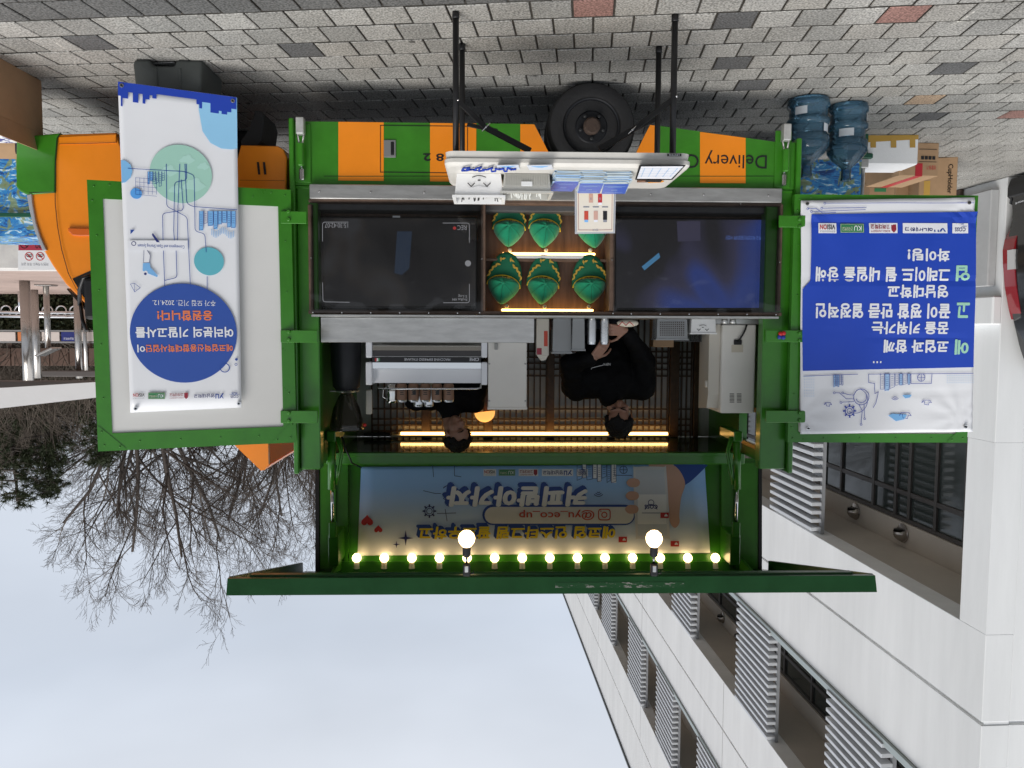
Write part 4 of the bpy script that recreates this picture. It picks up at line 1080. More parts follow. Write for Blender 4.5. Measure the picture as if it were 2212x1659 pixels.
PB1.poly(bm, [(283, 497), (292, 497), (283, 507)], HL); PB1.line(bm, [(283, 614), (292, 631), (304, 622), (291, 612), (283, 614)], .9, HL); PB1.line(bm, [(291, 612), (292, 631)], .7, HL)
on1('circuit_lines', bm, i_dblue)
city(PB1, tb, 320, 357, 372, 34, HL, i_sky, 3); city(PB1, tb, 431, 510, 457, 42, HL, i_sky, 8)
bm = B()
for k in range(14): x = 457+k*3.6; y = 502+5*math.sin(k*.7)+k*.2; PB1.rect(bm, x, y-7, x+1.8, y+7, HL)
on1('bar_chart', bm, i_pale)
obj('search_box', PB1.rect(B(), 278, 520, 406, 542, H+.0022), i_white, tb); PB1.text('lettering', 'Convergence and Open Sharing System', 299, 529, 399, 535, i_dblue, tb, H+.003)
bm = B(); PB1.ring(bm, 290, 527, 4.5, 1.4, H+.003); PB1.poly(bm, [(331, 504), (346, 524), (340, 524), (338, 522), (329, 508)], H+.003); on1('cursor_icons', bm, i_navy)
bm = B(); PB1.poly(bm, [(310, 569), (324, 568), (326, 578), (342, 596), (340, 599), (318, 590), (309, 585)], HL); on1('figure_shirt', bm, i_sky)
bm = B(); PB1.poly(bm, [(312, 541), (318, 541), (325, 552), (323, 568), (311, 568)], HL); PB1.disc(bm, 316, 589, 4, HL+.0005); on1('figure_outline', bm, i_white)
bm = B(); PB1.line(bm, [(312, 541), (311, 568), (324, 568), (326, 552), (319, 541)], .8, HL+.001); PB1.disc(bm, 315, 592, 3, HL+.001); on1('figure_lines', bm, i_navy)
# the blue circle with its message
on1('blue_circle', PB1.disc(B(), 399, 720, 113, H+.001, 64), i_circle)
HT = H+.0025
PB1.text('lettering', '추가 모집 기간. 2024.12.', 331, 649, 466, 661, i_white, tb, HT)
PB1.text('lettering', '응원합니다!', 341, 671, 459, 693, i_orange, tb, HT, .03)
PB1.text('lettering', '여러분의 기말고사를', 294, 706, 504, 730, i_white, tb, HT, .03)
PB1.text('lettering', '에코업혁신융합대학사업단', 315, 743, 503, 761, i_orange, tb, HT, .025)
PB1.text('lettering', '이', 298, 744, 314, 761, i_white, tb, HT, .025)
logos(PB1, tb, 518, 854.5, 212, H+.001)
grommets(PB1, tb, [(264, 187), (503, 220), (294, 882), (516, 871)], H)
# ---- blue banner on the tail-side panel
PB2 = Plane(PL2u.P((0, 0), .012), PL2u.u, PL2u.v)
def cloth_wave(u, v):
    w = .0042*math.sin(5.0*v+1.6*u) + .0034*math.sin(8.5*u+2.5*v) + .0020*math.sin(17*u-9*v)
    for v0 in (.18, .52, .86, 1.20): w -= .0045*max(0, 1-abs(v-v0-.01*math.sin(6*u))/.016)
    for cu, cv in ((-.06, 1.36), (-1.06, 1.36), (-.06, .06), (-1.06, .06)):
        d = math.hypot(u-cu, v-cv); w += .0050*math.sin(9*math.atan2(v-cv, u-cu+1e-6))*math.exp(-d/.16)*min(1, d/.05)
    return w + .004
PB2.wave = cloth_wave
sb = banner('blue_banner', 'blue and white cloth banner with white Korean slogan pinned on the tail-side panel', PB2, [(1728, 434), (2104, 427), (2099, 932), (1727, 937)], .012, .0)
H = .0175
obj('blue_field', PB2.poly(B(), [(1750, 464), (2110, 458), (2106, 470), (2099, 793), (1731, 801), (1730, 625), (1747, 607)], H), ink('banner_blue', (.014, .06, .46)), sb)
T2 = H+.0015
def t2(s, x0, y0, x1, y1, m=i_white): PB2.text('lettering', s, x0, y0, x1, y1, m, sb, T2, .035)
t2('화이팅!', 1955, 538, 2048, 565); t2('그레이드 될 내일을 향해', 1758, 578, 2048, 609); t2('영남대학교', 1912, 616, 2044, 644); t2('끝이 찡할 만큼 열정적인', 1758, 656, 2048, 688); t2('꿈을 키워가는', 1879, 695, 2044, 722); t2('코업과 함께', 1905, 734, 2044, 762)
t2('업', 2060, 574, 2091, 608, i_mint); t2('고', 2060, 654, 2090, 687, i_mint); t2('에', 2057, 733, 2089, 766, i_mint)
bm = B()
for x in (1884.5, 1892, 1899.5): PB2.rect(bm, x-1.6, 780, x+1.6, 784, T2)
obj('dots', bm, i_white, sb)
logos(PB2, sb, 2086, 494, 295, T2+.0025, True)
bm = B()
for pts in ([(1782, 440), (2100, 439)], [(1775, 451), (1868, 449)], [(1753, 458), (1866, 454)], [(1744, 452), (1760, 451), (1774, 461), (1802, 460)], [(1733, 812), (1850, 808)], [(1874, 808), (2098, 806)], [(1874, 808), (1874, 826), (1887, 828), (1888, 850), (1896, 846), (1890, 870), (1884, 880)]): PB2.line(bm, pts, 1.1, H)
for x, y in ((1779, 440), (1772, 451), (1750, 458), (1742, 452)): PB2.ring(bm, x, y, 2, 1, H)
PB2.ring(bm, 1858, 857, 17, 1.3, H); PB2.ring(bm, 1858, 857, 12, 1.3, H, 24, 20, 200); PB2.ring(bm, 1832, 887, 10, 1.4, H); PB2.ring(bm, 1832, 887, 5.5, 1.2, H); PB2.ring(bm, 1845, 865, 27, 1.1, H, 30, 60, 250)
for k in range(8): a = .785*k; PB2.line(bm, [(1832+10*math.cos(a), 887+10*math.sin(a)), (1832+13*math.cos(a), 887+13*math.sin(a))], 3.2, H)
for pts in ([(1801, 848), (1810, 848), (1825, 861), (1841, 861)], [(1819, 849), (1830, 852), (1841, 853)], [(1815, 868), (1841, 867)], [(1853, 874), (1860, 887), (1857, 914)], [(1864, 874), (1865, 902)]): PB2.line(bm, pts, 1.1, H)
for x, y in ((1799, 848), (1817, 848), (1813, 869), (1857, 916), (1865, 904)): PB2.ring(bm, x, y, 2, 1, H)
for r_ in (3, 6, 9): PB2.ring(bm, 1931, 854, r_, 1.1, H, 12, 40, 140)
for x, y, s in ((1785, 873, 1), (1998, 869, 1.3), (1952, 897, 1.6)): PB2.line(bm, [(x-8*s, y), (x-4*s, y-2*s), (x-3*s, y+3*s), (x+3*s, y+4*s), (x+4*s, y), (x+8*s, y), (x+5*s, y-4*s), (x-5*s, y-4*s), (x-8*s, y)], 1, H)
PB2.ring(bm, 1986, 815, 8, 1.2, H); PB2.line(bm, [(1978, 815), (1994, 815)], .9, H); PB2.line(bm, [(1986, 807), (1986, 823)], .9, H); PB2.line(bm, [(1964, 807), (1964, 828), (2008, 828), (2009, 808)], 1.1, H)
obj('line_drawing', bm, ink('drawing_blue', (.03, .06, .36)), sb)
city(PB2, sb, 1900, 1962, 807, 38, H, i_pale, 5); city(PB2, sb, 1798, 1822, 810, 28, H, i_pale, 6)
bm = B()
for y in range(812, 860, 6):
    for x in range(1734, 1756, 5): PB2.rect(bm, x, y, x+1.6, y+1.6, H)
for y in range(810, 826, 5):
    for x in range(2042, 2098, 5): PB2.rect(bm, x, y, x+1.6, y+1.6, H)
obj('dot_grid', bm, i_pale, sb)
bm = B(); PB2.poly(bm, [(1916, 897), (1924, 893), (1956, 895), (1950, 905), (1932, 909)], H); PB2.poly(bm, [(1946, 853), (1966, 852), (1962, 858), (1952, 860)], H); obj('cloud_fill', bm, i_sky, sb)
grommets(PB2, sb, [(1741, 441), (2090, 439), (1742, 924), (2081, 921)], H)
# ---- banner inside the raised wing
wb = banner('wing_banner', 'wide sky-blue banner with slanted Korean lettering on the inside of the raised wing', PWG, [(780.6, 1009), (1521, 1003), (1533, 1194), (773, 1200)], .016, .0008)
skyb = bpy.data.materials.new('ink_blue_fade'); skyb.use_nodes = True; _n = skyb.node_tree; _b = _n.nodes['Principled BSDF']
_tc = _n.nodes.new('ShaderNodeTexCoord'); _s = _n.nodes.new('ShaderNodeSeparateXYZ'); _r = _n.nodes.new('ShaderNodeValToRGB'); _n.links.new(_tc.outputs['Generated'], _s.inputs[0]); _n.links.new(_s.outputs['Z'], _r.inputs[0])
_r.color_ramp.elements[0].color = (.32, .56, .95, 1); _r.color_ramp.elements[0].position = .25; _r.color_ramp.elements[1].color = (.80, .83, .90, 1); _r.color_ramp.elements[1].position = .95
_n.links.new(_r.outputs[0], _b.inputs['Base Color']); _b.inputs['Roughness'].default_value = .4
wb.data.materials[0] = skyb
H = .019
def tw3(s, x0, y0, x1, y1, m, h=.003, bd=.05, sh=0): return PWG.text('lettering', s, x0, y0, x1, y1, m, wb, H+h, bd, sh)
for dx, dy, m_, hh in ((-5, -6, i_dblue, .001), (-2.5, -3, i_dblue, .0018)): tw3('커피받아가자', 960+dx, 1047+dy, 1270+dx, 1097+dy, m_, hh, .085, .12); tw3('에코업 인스타그램 팔로우하고', 904+dx, 1134+dy, 1330+dx, 1167+dy, m_, hh, .07, .12)
tw3('커피받아가자', 964, 1050, 1269, 1095, ink('letter_white', (.86, .86, .87)), .004, .06, .12); tw3('에코업 인스타그램 팔로우하고', 906, 1136, 1328, 1165, i_yel, .004, .04, .12)
def pill(x0, y0, x1, y1, m, h, nm):
    r_ = (y1-y0)/2; pts = [(x0+r_-r_*math.sin(t), (y0+y1)/2-r_*math.cos(t)) for t in [math.pi*i/12 for i in range(13)]] + [(x1-r_+r_*math.sin(t), (y0+y1)/2+r_*math.cos(t)) for t in [math.pi*i/12 for i in range(13)]]
    obj(nm, PWG.poly(B(), pts, H+h), m, wb)
pill(1042, 1090, 1371, 1134, i_dblue, .0022, 'pill_shadow'); pill(1047, 1095, 1368, 1131, ink('pill_cream', (.74, .72, .70)), .0032, 'name_pill')
i_brick = ink('brick_red', (.55, .07, .04)); tw3('@yu_eco_up', 1121, 1101, 1283, 1124, i_brick, .0045, .015)
bm = B(); rline(PWG, bm, [(1304, 1100), (1292, 1100), (1292, 1123), (1317, 1123), (1317, 1100), (1304, 1100)], 2.2, H+.0045, 7); PWG.ring(bm, 1304.5, 1112, 5.5, 2.2, H+.0045); PWG.disc(bm, 1297, 1104, 1.5, H+.0045); obj('app_icon', bm, i_brick, wb)
logos(PWG, wb, 1268, 1021, 205, H+.001, True)
city(PWG, wb, 1246, 1330, 1004, 40, H, i_white, 12, i_navy)
bm = B()
PWG.ring(bm, 970, 1065, 16, 1.6, H, 24, 40, 320); PWG.ring(bm, 928, 1104, 10, 1.5, H); PWG.ring(bm, 928, 1104, 6, 1.3, H)
for k in range(8): a = .785*k; PWG.line(bm, [(928+10*math.cos(a), 1104+10*math.sin(a)), (928+13*math.cos(a), 1104+13*math.sin(a))], 3.2, H)
for pts in ([(935, 1006), (937, 1030)], [(982, 1006), (982, 1028), (996, 1030)], [(915, 1060), (940, 1066), (952, 1066)], [(962, 1100), (966, 1125)], [(945, 1109), (985, 1108)]): PWG.line(bm, pts, 1.2, H)
for r_ in (4, 8, 12): PWG.ring(bm, 1292, 1060, r_, 1.5, H, 12, 40, 140)
PWG.ring(bm, 1346, 1015, 8, 1.2, H); PWG.line(bm, [(1338, 1015), (1354, 1015)], 1, H); PWG.line(bm, [(1346, 1007), (1346, 1023)], 1, H); PWG.line(bm, [(1326, 1004), (1326, 1027), (1364, 1027)], 1.2, H)
for cx, cy, r_ in ((877, 1162, 17), (857, 1176, 8)): PWG.poly(bm, [(cx+(r_ if k % 2 == 0 else r_*.22)*math.cos(.785*k), cy+(r_ if k % 2 == 0 else r_*.22)*math.sin(.785*k)) for k in range(8)], H)
obj('line_drawing', bm, i_navy, wb)
# hand holding a phone
def blob(pts, m, h, nm):
    q = [Vector(p) for p in pts]; out = []
    for i in range(len(q)):
        p0, p1, p2, p3 = q[i-1], q[i], q[(i+1) % len(q)], q[(i+2) % len(q)]
        for k in range(5):
            t = k/5; out.append(tuple(.5*((2*p1)+(p2-p0)*t+(2*p0-5*p1+4*p2-p3)*t*t+(3*p1-p0-3*p2+p3)*t**3)))
    return obj(nm, PWG.poly(B(), out, H+h), m, wb)
blob([(1454, 1004), (1478, 1003), (1521, 1004), (1522, 1010), (1480, 1047), (1470, 1030)], i_dblue, .001, 'sleeve')
blob([(1400, 1005), (1452, 1004), (1478, 1040), (1470, 1075), (1466, 1110), (1466, 1130), (1456, 1140), (1445, 1125), (1440, 1080)], i_skin, .0015, 'hand')
pp = [(1367, 1020), (1374, 1009), (1430, 1009), (1438, 1018), (1445, 1150), (1438, 1163), (1380, 1163), (1372, 1152)]
blob(pp, ink('phone_edge', (.66, .66, .70)), .0025, 'phone'); obj('phone_screen', PWG.poly(B(), [(1372, 1016), (1433, 1015), (1440, 1156), (1377, 1157)], H+.0035), ink('screen', (.58, .62, .70)), wb)
for cx, cy in ((1366, 1043), (1364, 1071), (1363, 1100)): blob([(cx-14, cy), (cx-6, cy-9), (cx+10, cy-8), (cx+15, cy), (cx+10, cy+8), (cx-6, cy+9)], i_skin, .0045, 'finger')
obj('post_card', PWG.rect(B(), 1376, 1068, 1438, 1132, H+.0042), i_white, wb); PWG.text('lettering', 'COSS', 1391, 1090, 1419, 1099, i_navy, wb, H+.005, .04)
bm = B(); PWG.ring(bm, 1405, 1103, 13, 1.6, H+.005, 20, 190, 350); PWG.ring(bm, 1405, 1086, 6, 1.4, H+.005); PWG.line(bm, [(1386, 1108), (1424, 1108)], 1.2, H+.005); obj('emblem', bm, i_navy, wb)
for x, y in ((1434, 1113), (1344, 1165), (1456, 1174)): obj('like_tag', PWG.rect(B(), x-9, y-6, x+9, y+6, H+.006), i_red, wb)
def heart(bm, cx, cy, s, h): PWG.poly(bm, [(cx+s*16*math.sin(t)**3/16, cy+s*(13*math.cos(t)-5*math.cos(2*t)-2*math.cos(3*t)-math.cos(4*t))/16) for t in [6.283*i/24 for i in range(24)]], H+h)
for x, y in ((1437, 1113), (1347, 1165), (1459, 1174)): bm = B(); heart(bm, x, y, 3.6, .007); obj('like_heart', bm, i_white, wb)
for cx, cy, s in ((794, 1125, 13), (818, 1143, 9)): bm = B(); heart(bm, cx, cy, s, .001); obj('red_heart', bm, i_red, wb)
# ================================================================ IN THE DISPLAY CASE
def shelf_lamp(px0, px1, py0, py1, label):
    y = YB-.075; r_ = wthing('shelf_lamp', label, 'lamp', at((px0+px1)/2, py1, y), 'LED bars in the cap shelves')
    obj('housing', box(B(), *pbox(px0, px1, py0+(py1-py0)*.45, py1, y, y+.045), .003), white_pl, r_)
    obj('diffuser', box(B(), *pbox(px0, px1, py0, py0+(py1-py0)*.44, y+.003, y+.042), .004), warm_led, r_)
    return r_
shelf_lamp(1083, 1282, 667.5, 679, 'warm LED bar over the upper row of green caps'); shelf_lamp(1085, 1286, 545.5, 558, 'warm LED bar over the lower row of green caps')
capg = mat('cap_green_twill', (.018, .255, .13), 1.0, spec=.1, var=.14, vscale=14, bump=.25, bscale=30, sheen=.3)
capd = mat('cap_green_brim', (.008, .13, .062), .85, var=.10, vscale=10, bump=.1, bscale=60)
gold = mat('gold_thread', (.62, .40, .06), .5, .2, var=.2, vscale=60, bump=.3, bscale=200)
ypip = mat('yellow_piping', (.80, .55, .03), .6)
def make_cap():
    root = thing('baseball_cap', 'cap', 'cap', (0, 0, 0), 'green caps hanging on the shelves')
    bm = B(); n, m = 28, 16; rg = []
    for j in range(m+1):
        t = .5*math.pi*j/m                  # 0 rim .. pi/2 button (towards the viewer)
        rr = math.cos(t)**.8; row = []
        for i in range(n):
            a = 6.28318*i/n; x, z = .098*rr*math.cos(a), .092*rr*math.sin(a)
            if z > 0: x *= 1-.50*(z/.092)**1.5; z *= 1.28
            else: z *= .50
            pk = .004*math.sin(6*a)*rr*(1-rr)*4 + .003*math.sin(a*11+j)*rr
            row.append(bm.verts.new((x, -.02-.085*math.sin(t)+pk+.012*(z > 0)*rr, z)))
        rg.append(row)
    for p, q in zip(rg, rg[1:]):
        for i in range(n): bm.faces.new((p[i], p[(i+1) % n], q[(i+1) % n], q[i]))
    bmesh.ops.remove_doubles(bm, verts=bm.verts[:], dist=.0002); bmesh.ops.recalc_face_normals(bm, faces=bm.faces[:])
    obj('crown', bm, capg, root, True)
    obj('button', sphere(B(), (0, -.106, .0), .009, 12, 8, (1, .6, 1)), capg, root)
    sm = B()
    for k in range(6):
        a = 6.28318*(k+.5)/6; pts = []
        for j in range(8):
            t = .5*math.pi*(.12+.82*j/7); rr = math.cos(t)**.8; x, z = .098*rr*math.cos(a), .092*rr*math.sin(a)
            if z > 0: x *= 1-.50*(z/.092)**1.5; z *= 1.28
            else: z *= .50
            pts.append((x, -.0215-.085*math.sin(t)+.012*(z > 0)*rr, z))
        tube(sm, pts, .0014, 4)
    obj('seam', sm, capd, root)
    # brim: curved plate hanging below
    def inner(s): a = math.pi*s; return Vector((.100*math.cos(a), -.026-.022*math.sin(a), .012-.064*math.sin(a)))
    def outer(s): a = math.pi*s; return Vector((.106*math.cos(a), -.018-.050*math.sin(a), .010-.200*math.sin(a)**.8))
    bm = B(); g = []
    for i in range(25):
        s = i/24; row = []
        for j in range(7):
            t = j/6; p = inner(s).lerp(outer(s), t); p.y -= .006*math.sin(math.pi*t); row.append(bm.verts.new(p))
        g.append(row)
    for i in range(24):
        for j in range(6): bm.faces.new((g[i][j], g[i+1][j], g[i+1][j+1], g[i][j+1]))
    bmesh.ops.recalc_face_normals(bm, faces=bm.faces[:]); solid(bm, .003)
    brim = obj('brim', bm, capd, root, True)
    tb_ = B(); tube(tb_, [inner(i/24)+Vector((0, -.004, 0)) for i in range(25)], .0036, 6); obj('piping', tb_, ypip, brim)
    for sd in (-1, 1):
        lf = B()
        for k in range(9):
            s = .5 + sd*(.07+.040*k); p = inner(s).lerp(outer(s), .52 if k > 1 else .7) + Vector((0, -.013, 0)); q = inner(s+sd*.05).lerp(outer(s+sd*.05), .55)
            d = (q-p); ang = math.atan2(d.z, d.x) + (.6 if k % 2 else -.6)
            c, s_ = math.cos(ang), math.sin(ang); L, w = .016, .0065
            lf.faces.new([lf.verts.new(p+Vector((c*a-s_*b_, -.001*k*.1, s_*a+c*b_))) for a, b_ in ((-L, 0), (-.2*L, w), (L, 0), (-.2*L, -w))])
        solid(lf, .0015); obj('laurel', lf, gold, brim)
    me = text_mesh('필라리', .012); vs_ = [v.co for v in me.vertices]; xm = max(v.x for v in vs_)
    for v in me.vertices:
        x = (v.co.x/xm-.5)*.085; v.co = Vector((x, -.082+6.0*x*x, -.040+.020*v.co.y))
    obj('lettering', me, gold, root)
    st = B(); tube(st, [(-.012, -.012, .112), (0, -.002, .128), (.012, -.012, .112)], .003, 6); obj('strap', st, black, root)
    return root
def dup(root, loc, rot, sc_=1.06):
    r = root.copy(); COL.objects.link(r); r.location = loc; r.rotation_euler = rot; r.scale = (sc_,)*3
    for c in root.children:
        d = c.copy(); COL.objects.link(d); d.parent = r
        for e_ in c.children:
            f = e_.copy(); COL.objects.link(f); f.parent = d
    return r
cap0 = make_cap(); first = True
pegm = mat('pale_peg', (.78, .66, .48), .5)
caps = [(1094.5, 662, 8, 'upper row of caps, next to the REC screen', -.0), (1176, 663, 6, 'upper row of caps, the middle one', 0), (1271, 663, -3, 'upper row of caps, next to the blue screen', .0),
        (1101, 541, 2, 'lower row of caps, behind the smiling white box', 0), (1179, 541, 5, 'lower row of caps, the middle one', 0), (1274, 541, -8, 'lower row of caps, half hidden behind the menu sheet', 0)]
for px, py, tilt, lb, q in caps:
    y = YB-.045; p = at(px, py, y); c = None
    loc = Vector((p.x + math.sin(R(tilt))*.128, y+.02, p.z-.135)); rot = (R(6), R(tilt), R(random.uniform(-8, 8)))
    if first: cap0.location = loc; cap0.rotation_euler = rot; cap0.scale = (1.06,)*3; c = cap0; first = False
    else: c = dup(cap0, loc, rot); c.scale = (random.uniform(.98, 1.1), random.uniform(.85, 1.15), random.uniform(.95, 1.06))
    c['label'] = 'green cap on ' + lb
    pg = B(); sphere(pg, (p.x, y-.022, p.z), .013, 14, 10); tube(pg, [(p.x, y-.02, p.z), (p.x, YB, p.z)], .005, 8); obj('peg', pg, pegm, case)
def screen_mat(name, rgb, e): return mat('screen_'+name, (.004, .004, .005), .22, emit=rgb, estr=e)
def soft_screen(name, stops, scale, seed, axis_gain):
    """emissive picture made of soft blotches: noise plus a ramp along the width"""
    m = bpy.data.materials.new(name); m.use_nodes = True; n = m.node_tree; b = n.nodes['Principled BSDF']
    t = n.nodes.new('ShaderNodeTexCoord'); mp = n.nodes.new('ShaderNodeMapping'); mp.inputs['Location'].default_value = (seed, 0, seed*.7); n.links.new(t.outputs['Object'], mp.inputs[0])
    no = n.nodes.new('ShaderNodeTexNoise'); no.inputs['Scale'].default_value = scale; no.inputs['Detail'].default_value = 1.2; no.inputs['Distortion'].default_value = .5; n.links.new(mp.outputs[0], no.inputs['Vector'])
    sp_ = n.nodes.new('ShaderNodeSeparateXYZ'); n.links.new(t.outputs['Generated'], sp_.inputs[0])
    ad = n.nodes.new('ShaderNodeMath'); ad.operation = 'MULTIPLY_ADD'; ad.inputs[1].default_value = axis_gain; n.links.new(sp_.outputs['X'], ad.inputs[0]); n.links.new(no.outputs['Fac'], ad.inputs[2])
    r = n.nodes.new('ShaderNodeValToRGB'); el = r.color_ramp.elements; el[0].position, el[0].color = stops[0][0], (*stops[0][1], 1); el[1].position, el[1].color = stops[-1][0], (*stops[-1][1], 1)
    for p, c in stops[1:-1]: e_ = el.new(p); e_.color = (*c, 1)
    n.links.new(ad.outputs[0], r.inputs[0]); n.links.new(r.outputs[0], b.inputs['Emission Color']); b.inputs['Emission Strength'].default_value = 1; b.inputs['Base Color'].default_value = (.004, .004, .005, 1); b.inputs['Roughness'].default_value = .2
    return m
def tv(px0, px1, py0, py1, label, pic):
    y = YB-.10; r_ = wthing('television', label, 'television', at((px0+px1)/2, py0, y), 'televisions in the truck side')
    obj('bezel', box(B(), *pbox(px0, px1, py0, py1, y, y+.06), .006, 2), mat('tv_bezel', (.006, .006, .007), .25), r_)
    pl = Plane((0, y-.001, 0), (1, 0, 0), (0, 0, 1)); bm = pl.rect(B(), px0+4, py0+4, px1-4, py1-7, .001)
    s = obj('screen', bm, pic, r_); return r_, pl, s
pic1 = soft_screen('screen_camera_view', [(.30, (.003, .003, .0035)), (.48, (.006, .006, .0065)), (.56, (.010, .009, .0085)), (.72, (.014, .0145, .016))], 3.2, 3.1, 0)
pic2 = soft_screen('screen_blue_scene', [(.30, (.008, .015, .06)), (.60, (.013, .024, .10)), (.68, (.018, .018, .036)), (.78, (.008, .008, .010)), (.95, (.007, .007, .008))], 2.0, 7.7, .42)
t1, pl, s1 = tv(678, 1031, 468, 668, 'dark television showing a camera frame with REC, nearest the cab', pic1)
g3 = screen_mat('mark', (.15, .15, .16), 1); g2 = screen_mat('dim_blue', (.010, .016, .028), 1)
def scr(pl, parent, m, pts, h, nm='screen_picture'): return obj(nm, pl.poly(B(), pts, h), m, parent)
scr(pl, t1, g2, [(852, 590), (858, 500), (890, 500), (884, 580), (868, 594)], .002)
bm = B()
for pts in ([(697, 521), (697, 480), (752, 480)], [(957, 482), (1014, 482), (1014, 524)], [(697, 611), (698, 652), (755, 653)], [(958, 654), (1014, 654), (1014, 614)]): bm = B(); rline(pl, bm, pts, 1.3, .004, 6); obj('viewfinder_mark', bm, g3, t1)
pl.text('lettering', 'REC', 988, 487, 1008, 497, g3, t1, .004); pl.text('lettering', '15:30:42:07', 702, 482, 752, 492, g3, t1, .004); pl.text('lettering', 'ProRes 444', 977, 644, 1009, 650, g3, t1, .004); pl.text('lettering', 'S-Log', 990, 636, 1009, 643, g3, t1, .004)
obj('rec_dot', pl.disc(B(), 982, 493, 3.5, .004), screen_mat('red', (.20, .02, .02), 1), t1); obj('muted_icon', pl.disc(B(), 1011, 569, 6.5, .004), g3, t1)
bxo('sensor_tab', *pbox(848, 864, 466, 469.5, YB-.104, YB-.10), white_pl, t1, 0)
t2_, pl, s2 = tv(1327, 1676, 471, 672, 'television showing a blue picture, nearest the tail', pic2)
scr(pl, t2_, screen_mat('cyan', (.035, .11, .20), 1), [(1386, 576), (1423, 546), (1426, 556), (1392, 584)], .003); scr(pl, t2_, screen_mat('sheet', (.024, .023, .040), 1), [(1462, 478), (1512, 478), (1513, 520), (1464, 522)], .003)
tm_ = screen_mat('text_blue', (.05, .09, .26), 1)
for y_, s_ in ((510, '영남대학교 에코업혁신융합대학 사업단'), ): pl.text('lettering', s_, 1567, y_, 1659, y_+8, tm_, t2_, .004)
obj('muted_icon', pl.disc(B(), 1657, 576, 6, .004), g3, t2_)

# ================================================================ FOLDING TABLE AND WHAT STANDS ON IT
TY = 3.63; tz0, tz1 = Z(327, TY), Z(359, TY)
tx0, tx1 = X(1493, TY, 340), X(961, TY, 340); TB = 4.17
table = wthing('folding_table', 'white plastic folding table with black tube legs in front of the truck', 'table', ((tx0+tx1)/2, (TY+TB)/2, 0))
bm = B(); r_ = .05
def rrect(x0, x1, y0, y1, r, n=6):
    pts = []
    for cx, cy, a0 in ((x1-r, y0+r, -90), (x1-r, y1-r, 0), (x0+r, y1-r, 90), (x0+r, y0+r, 180)):
        for k in range(n+1): a = R(a0+90*k/n); pts.append((cx+r*math.cos(a), cy+r*math.sin(a)))
    return pts
tabm = mat('table_plastic', (.62, .60, .56), .45, var=.05, vscale=9, bump=.08, bscale=50)
lv_ = [(0, tz0), (.004, tz0+.03), (-.004, tz0+.034), (-.004, tz1-.016), (.006, tz1-.004), (.014, tz1)]
rings = []
for ins, z in lv_: rings.append([bm.verts.new((x, y, z)) for x, y in rrect(tx0+ins, tx1-ins, TY+ins, TB-ins, r_)])
for a, b_ in zip(rings, rings[1:]):
    for k in range(len(a)): bm.faces.new((a[k], a[(k+1) % len(a)], b_[(k+1) % len(a)], b_[k]))
bm.faces.new(rings[-1]); bm.faces.new(rings[0][::-1]); bmesh.ops.recalc_face_normals(bm, faces=bm.faces[:])
top = obj('table_top', bm, tabm, table)
PT = Plane((0, TY-.003, 0), (1, 0, 0), (0, 0, 1)); obj('label_plate', PT.rect(B(), 1441, 332, 1471.5, 338, .003), black, top); PT.text('lettering', 'LIFETIME', 1444, 333, 1468, 337, i_white, top, .0045)
legm = mat('black_tube', (.016, .016, .017), .42, .2, var=.15, vscale=20)
def leg_at(px, py, ptx):
    p = atz(px, py, 0); return p
feet = [atz(985.5, 33, 0), atz(1463, 24, 0), atz(999, 103, 0), atz(1428, 93, 0)]
feet[0].y = feet[1].y = (feet[0].y+feet[1].y)/2; feet[2].y = feet[3].y = (feet[2].y+feet[3].y)/2
for p in feet:
    lg = obj('leg', tube(B(), [(p.x, p.y, .012), (p.x, p.y, tz0+.02)], .0155, 14), legm, table)
    obj('foot_cap', lathe(B(), [(.017, 0), (.018, .03), (.016, .034)], (p.x, p.y, 0), 'z', 14), black, lg)
def brace(p0, px0, py0, px1, py1, px2, py2, y):
    a, b_, c = at(px0, py0, y), at(px1, py1, y), at(px2, py2, y)
    o = obj('brace', box_bar(a, b_, .026, .010), legm, table); obj('brace_lower', box_bar(b_, c, .03, .012), legm, o)
    for q in (a, b_): obj('rivet', sphere(B(), q-Vector((0, .012, 0)), .006, 8, 6), chrome, o)
    obj('lock_ring', tube(B(), [b_+Vector((-.02, -.01, -.02)), b_+Vector((.02, -.01, .02))], .003, 6), chrome, o)
def box_bar(a, b_, w, t):
    bm = B(); L = (b_-a).length; box(bm, -w/2, w/2, -t/2, t/2, 0, L, .003); d = (b_-a).normalized(); u = Vector((0, 1, 0)); x = u.cross(d).normalized()
    m_ = Matrix.Identity(4)
    for i in range(3): m_[i][0], m_[i][1], m_[i][2], m_[i][3] = x[i], u[i], d[i], a[i]
    bm.transform(m_); return bm
brace(None, 989.5, 218, 1050, 276, 1146, 326, feet[0].y); brace(None, 1460, 210, 1365, 282, 1294, 322, feet[1].y)
bb = at(1009, 269, feet[2].y); obj('brace', box_bar(bb, at(1075, 283, feet[2].y), .022, .01), legm, table); obj('brace', box_bar(at(1415, 258, feet[3].y), at(1350, 290, feet[3].y), .022, .01), legm, table)
obj('cross_bar', tube(B(), [(feet[0].x-.0, feet[0].y, tz0-.01), (feet[0].x, feet[2].y, tz0-.01)], .012, 10), legm, table); obj('cross_bar', tube(B(), [(feet[1].x, feet[1].y, tz0-.01), (feet[1].x, feet[3].y, tz0-.01)], .012, 10), legm, table)
TZ = tz1+.001
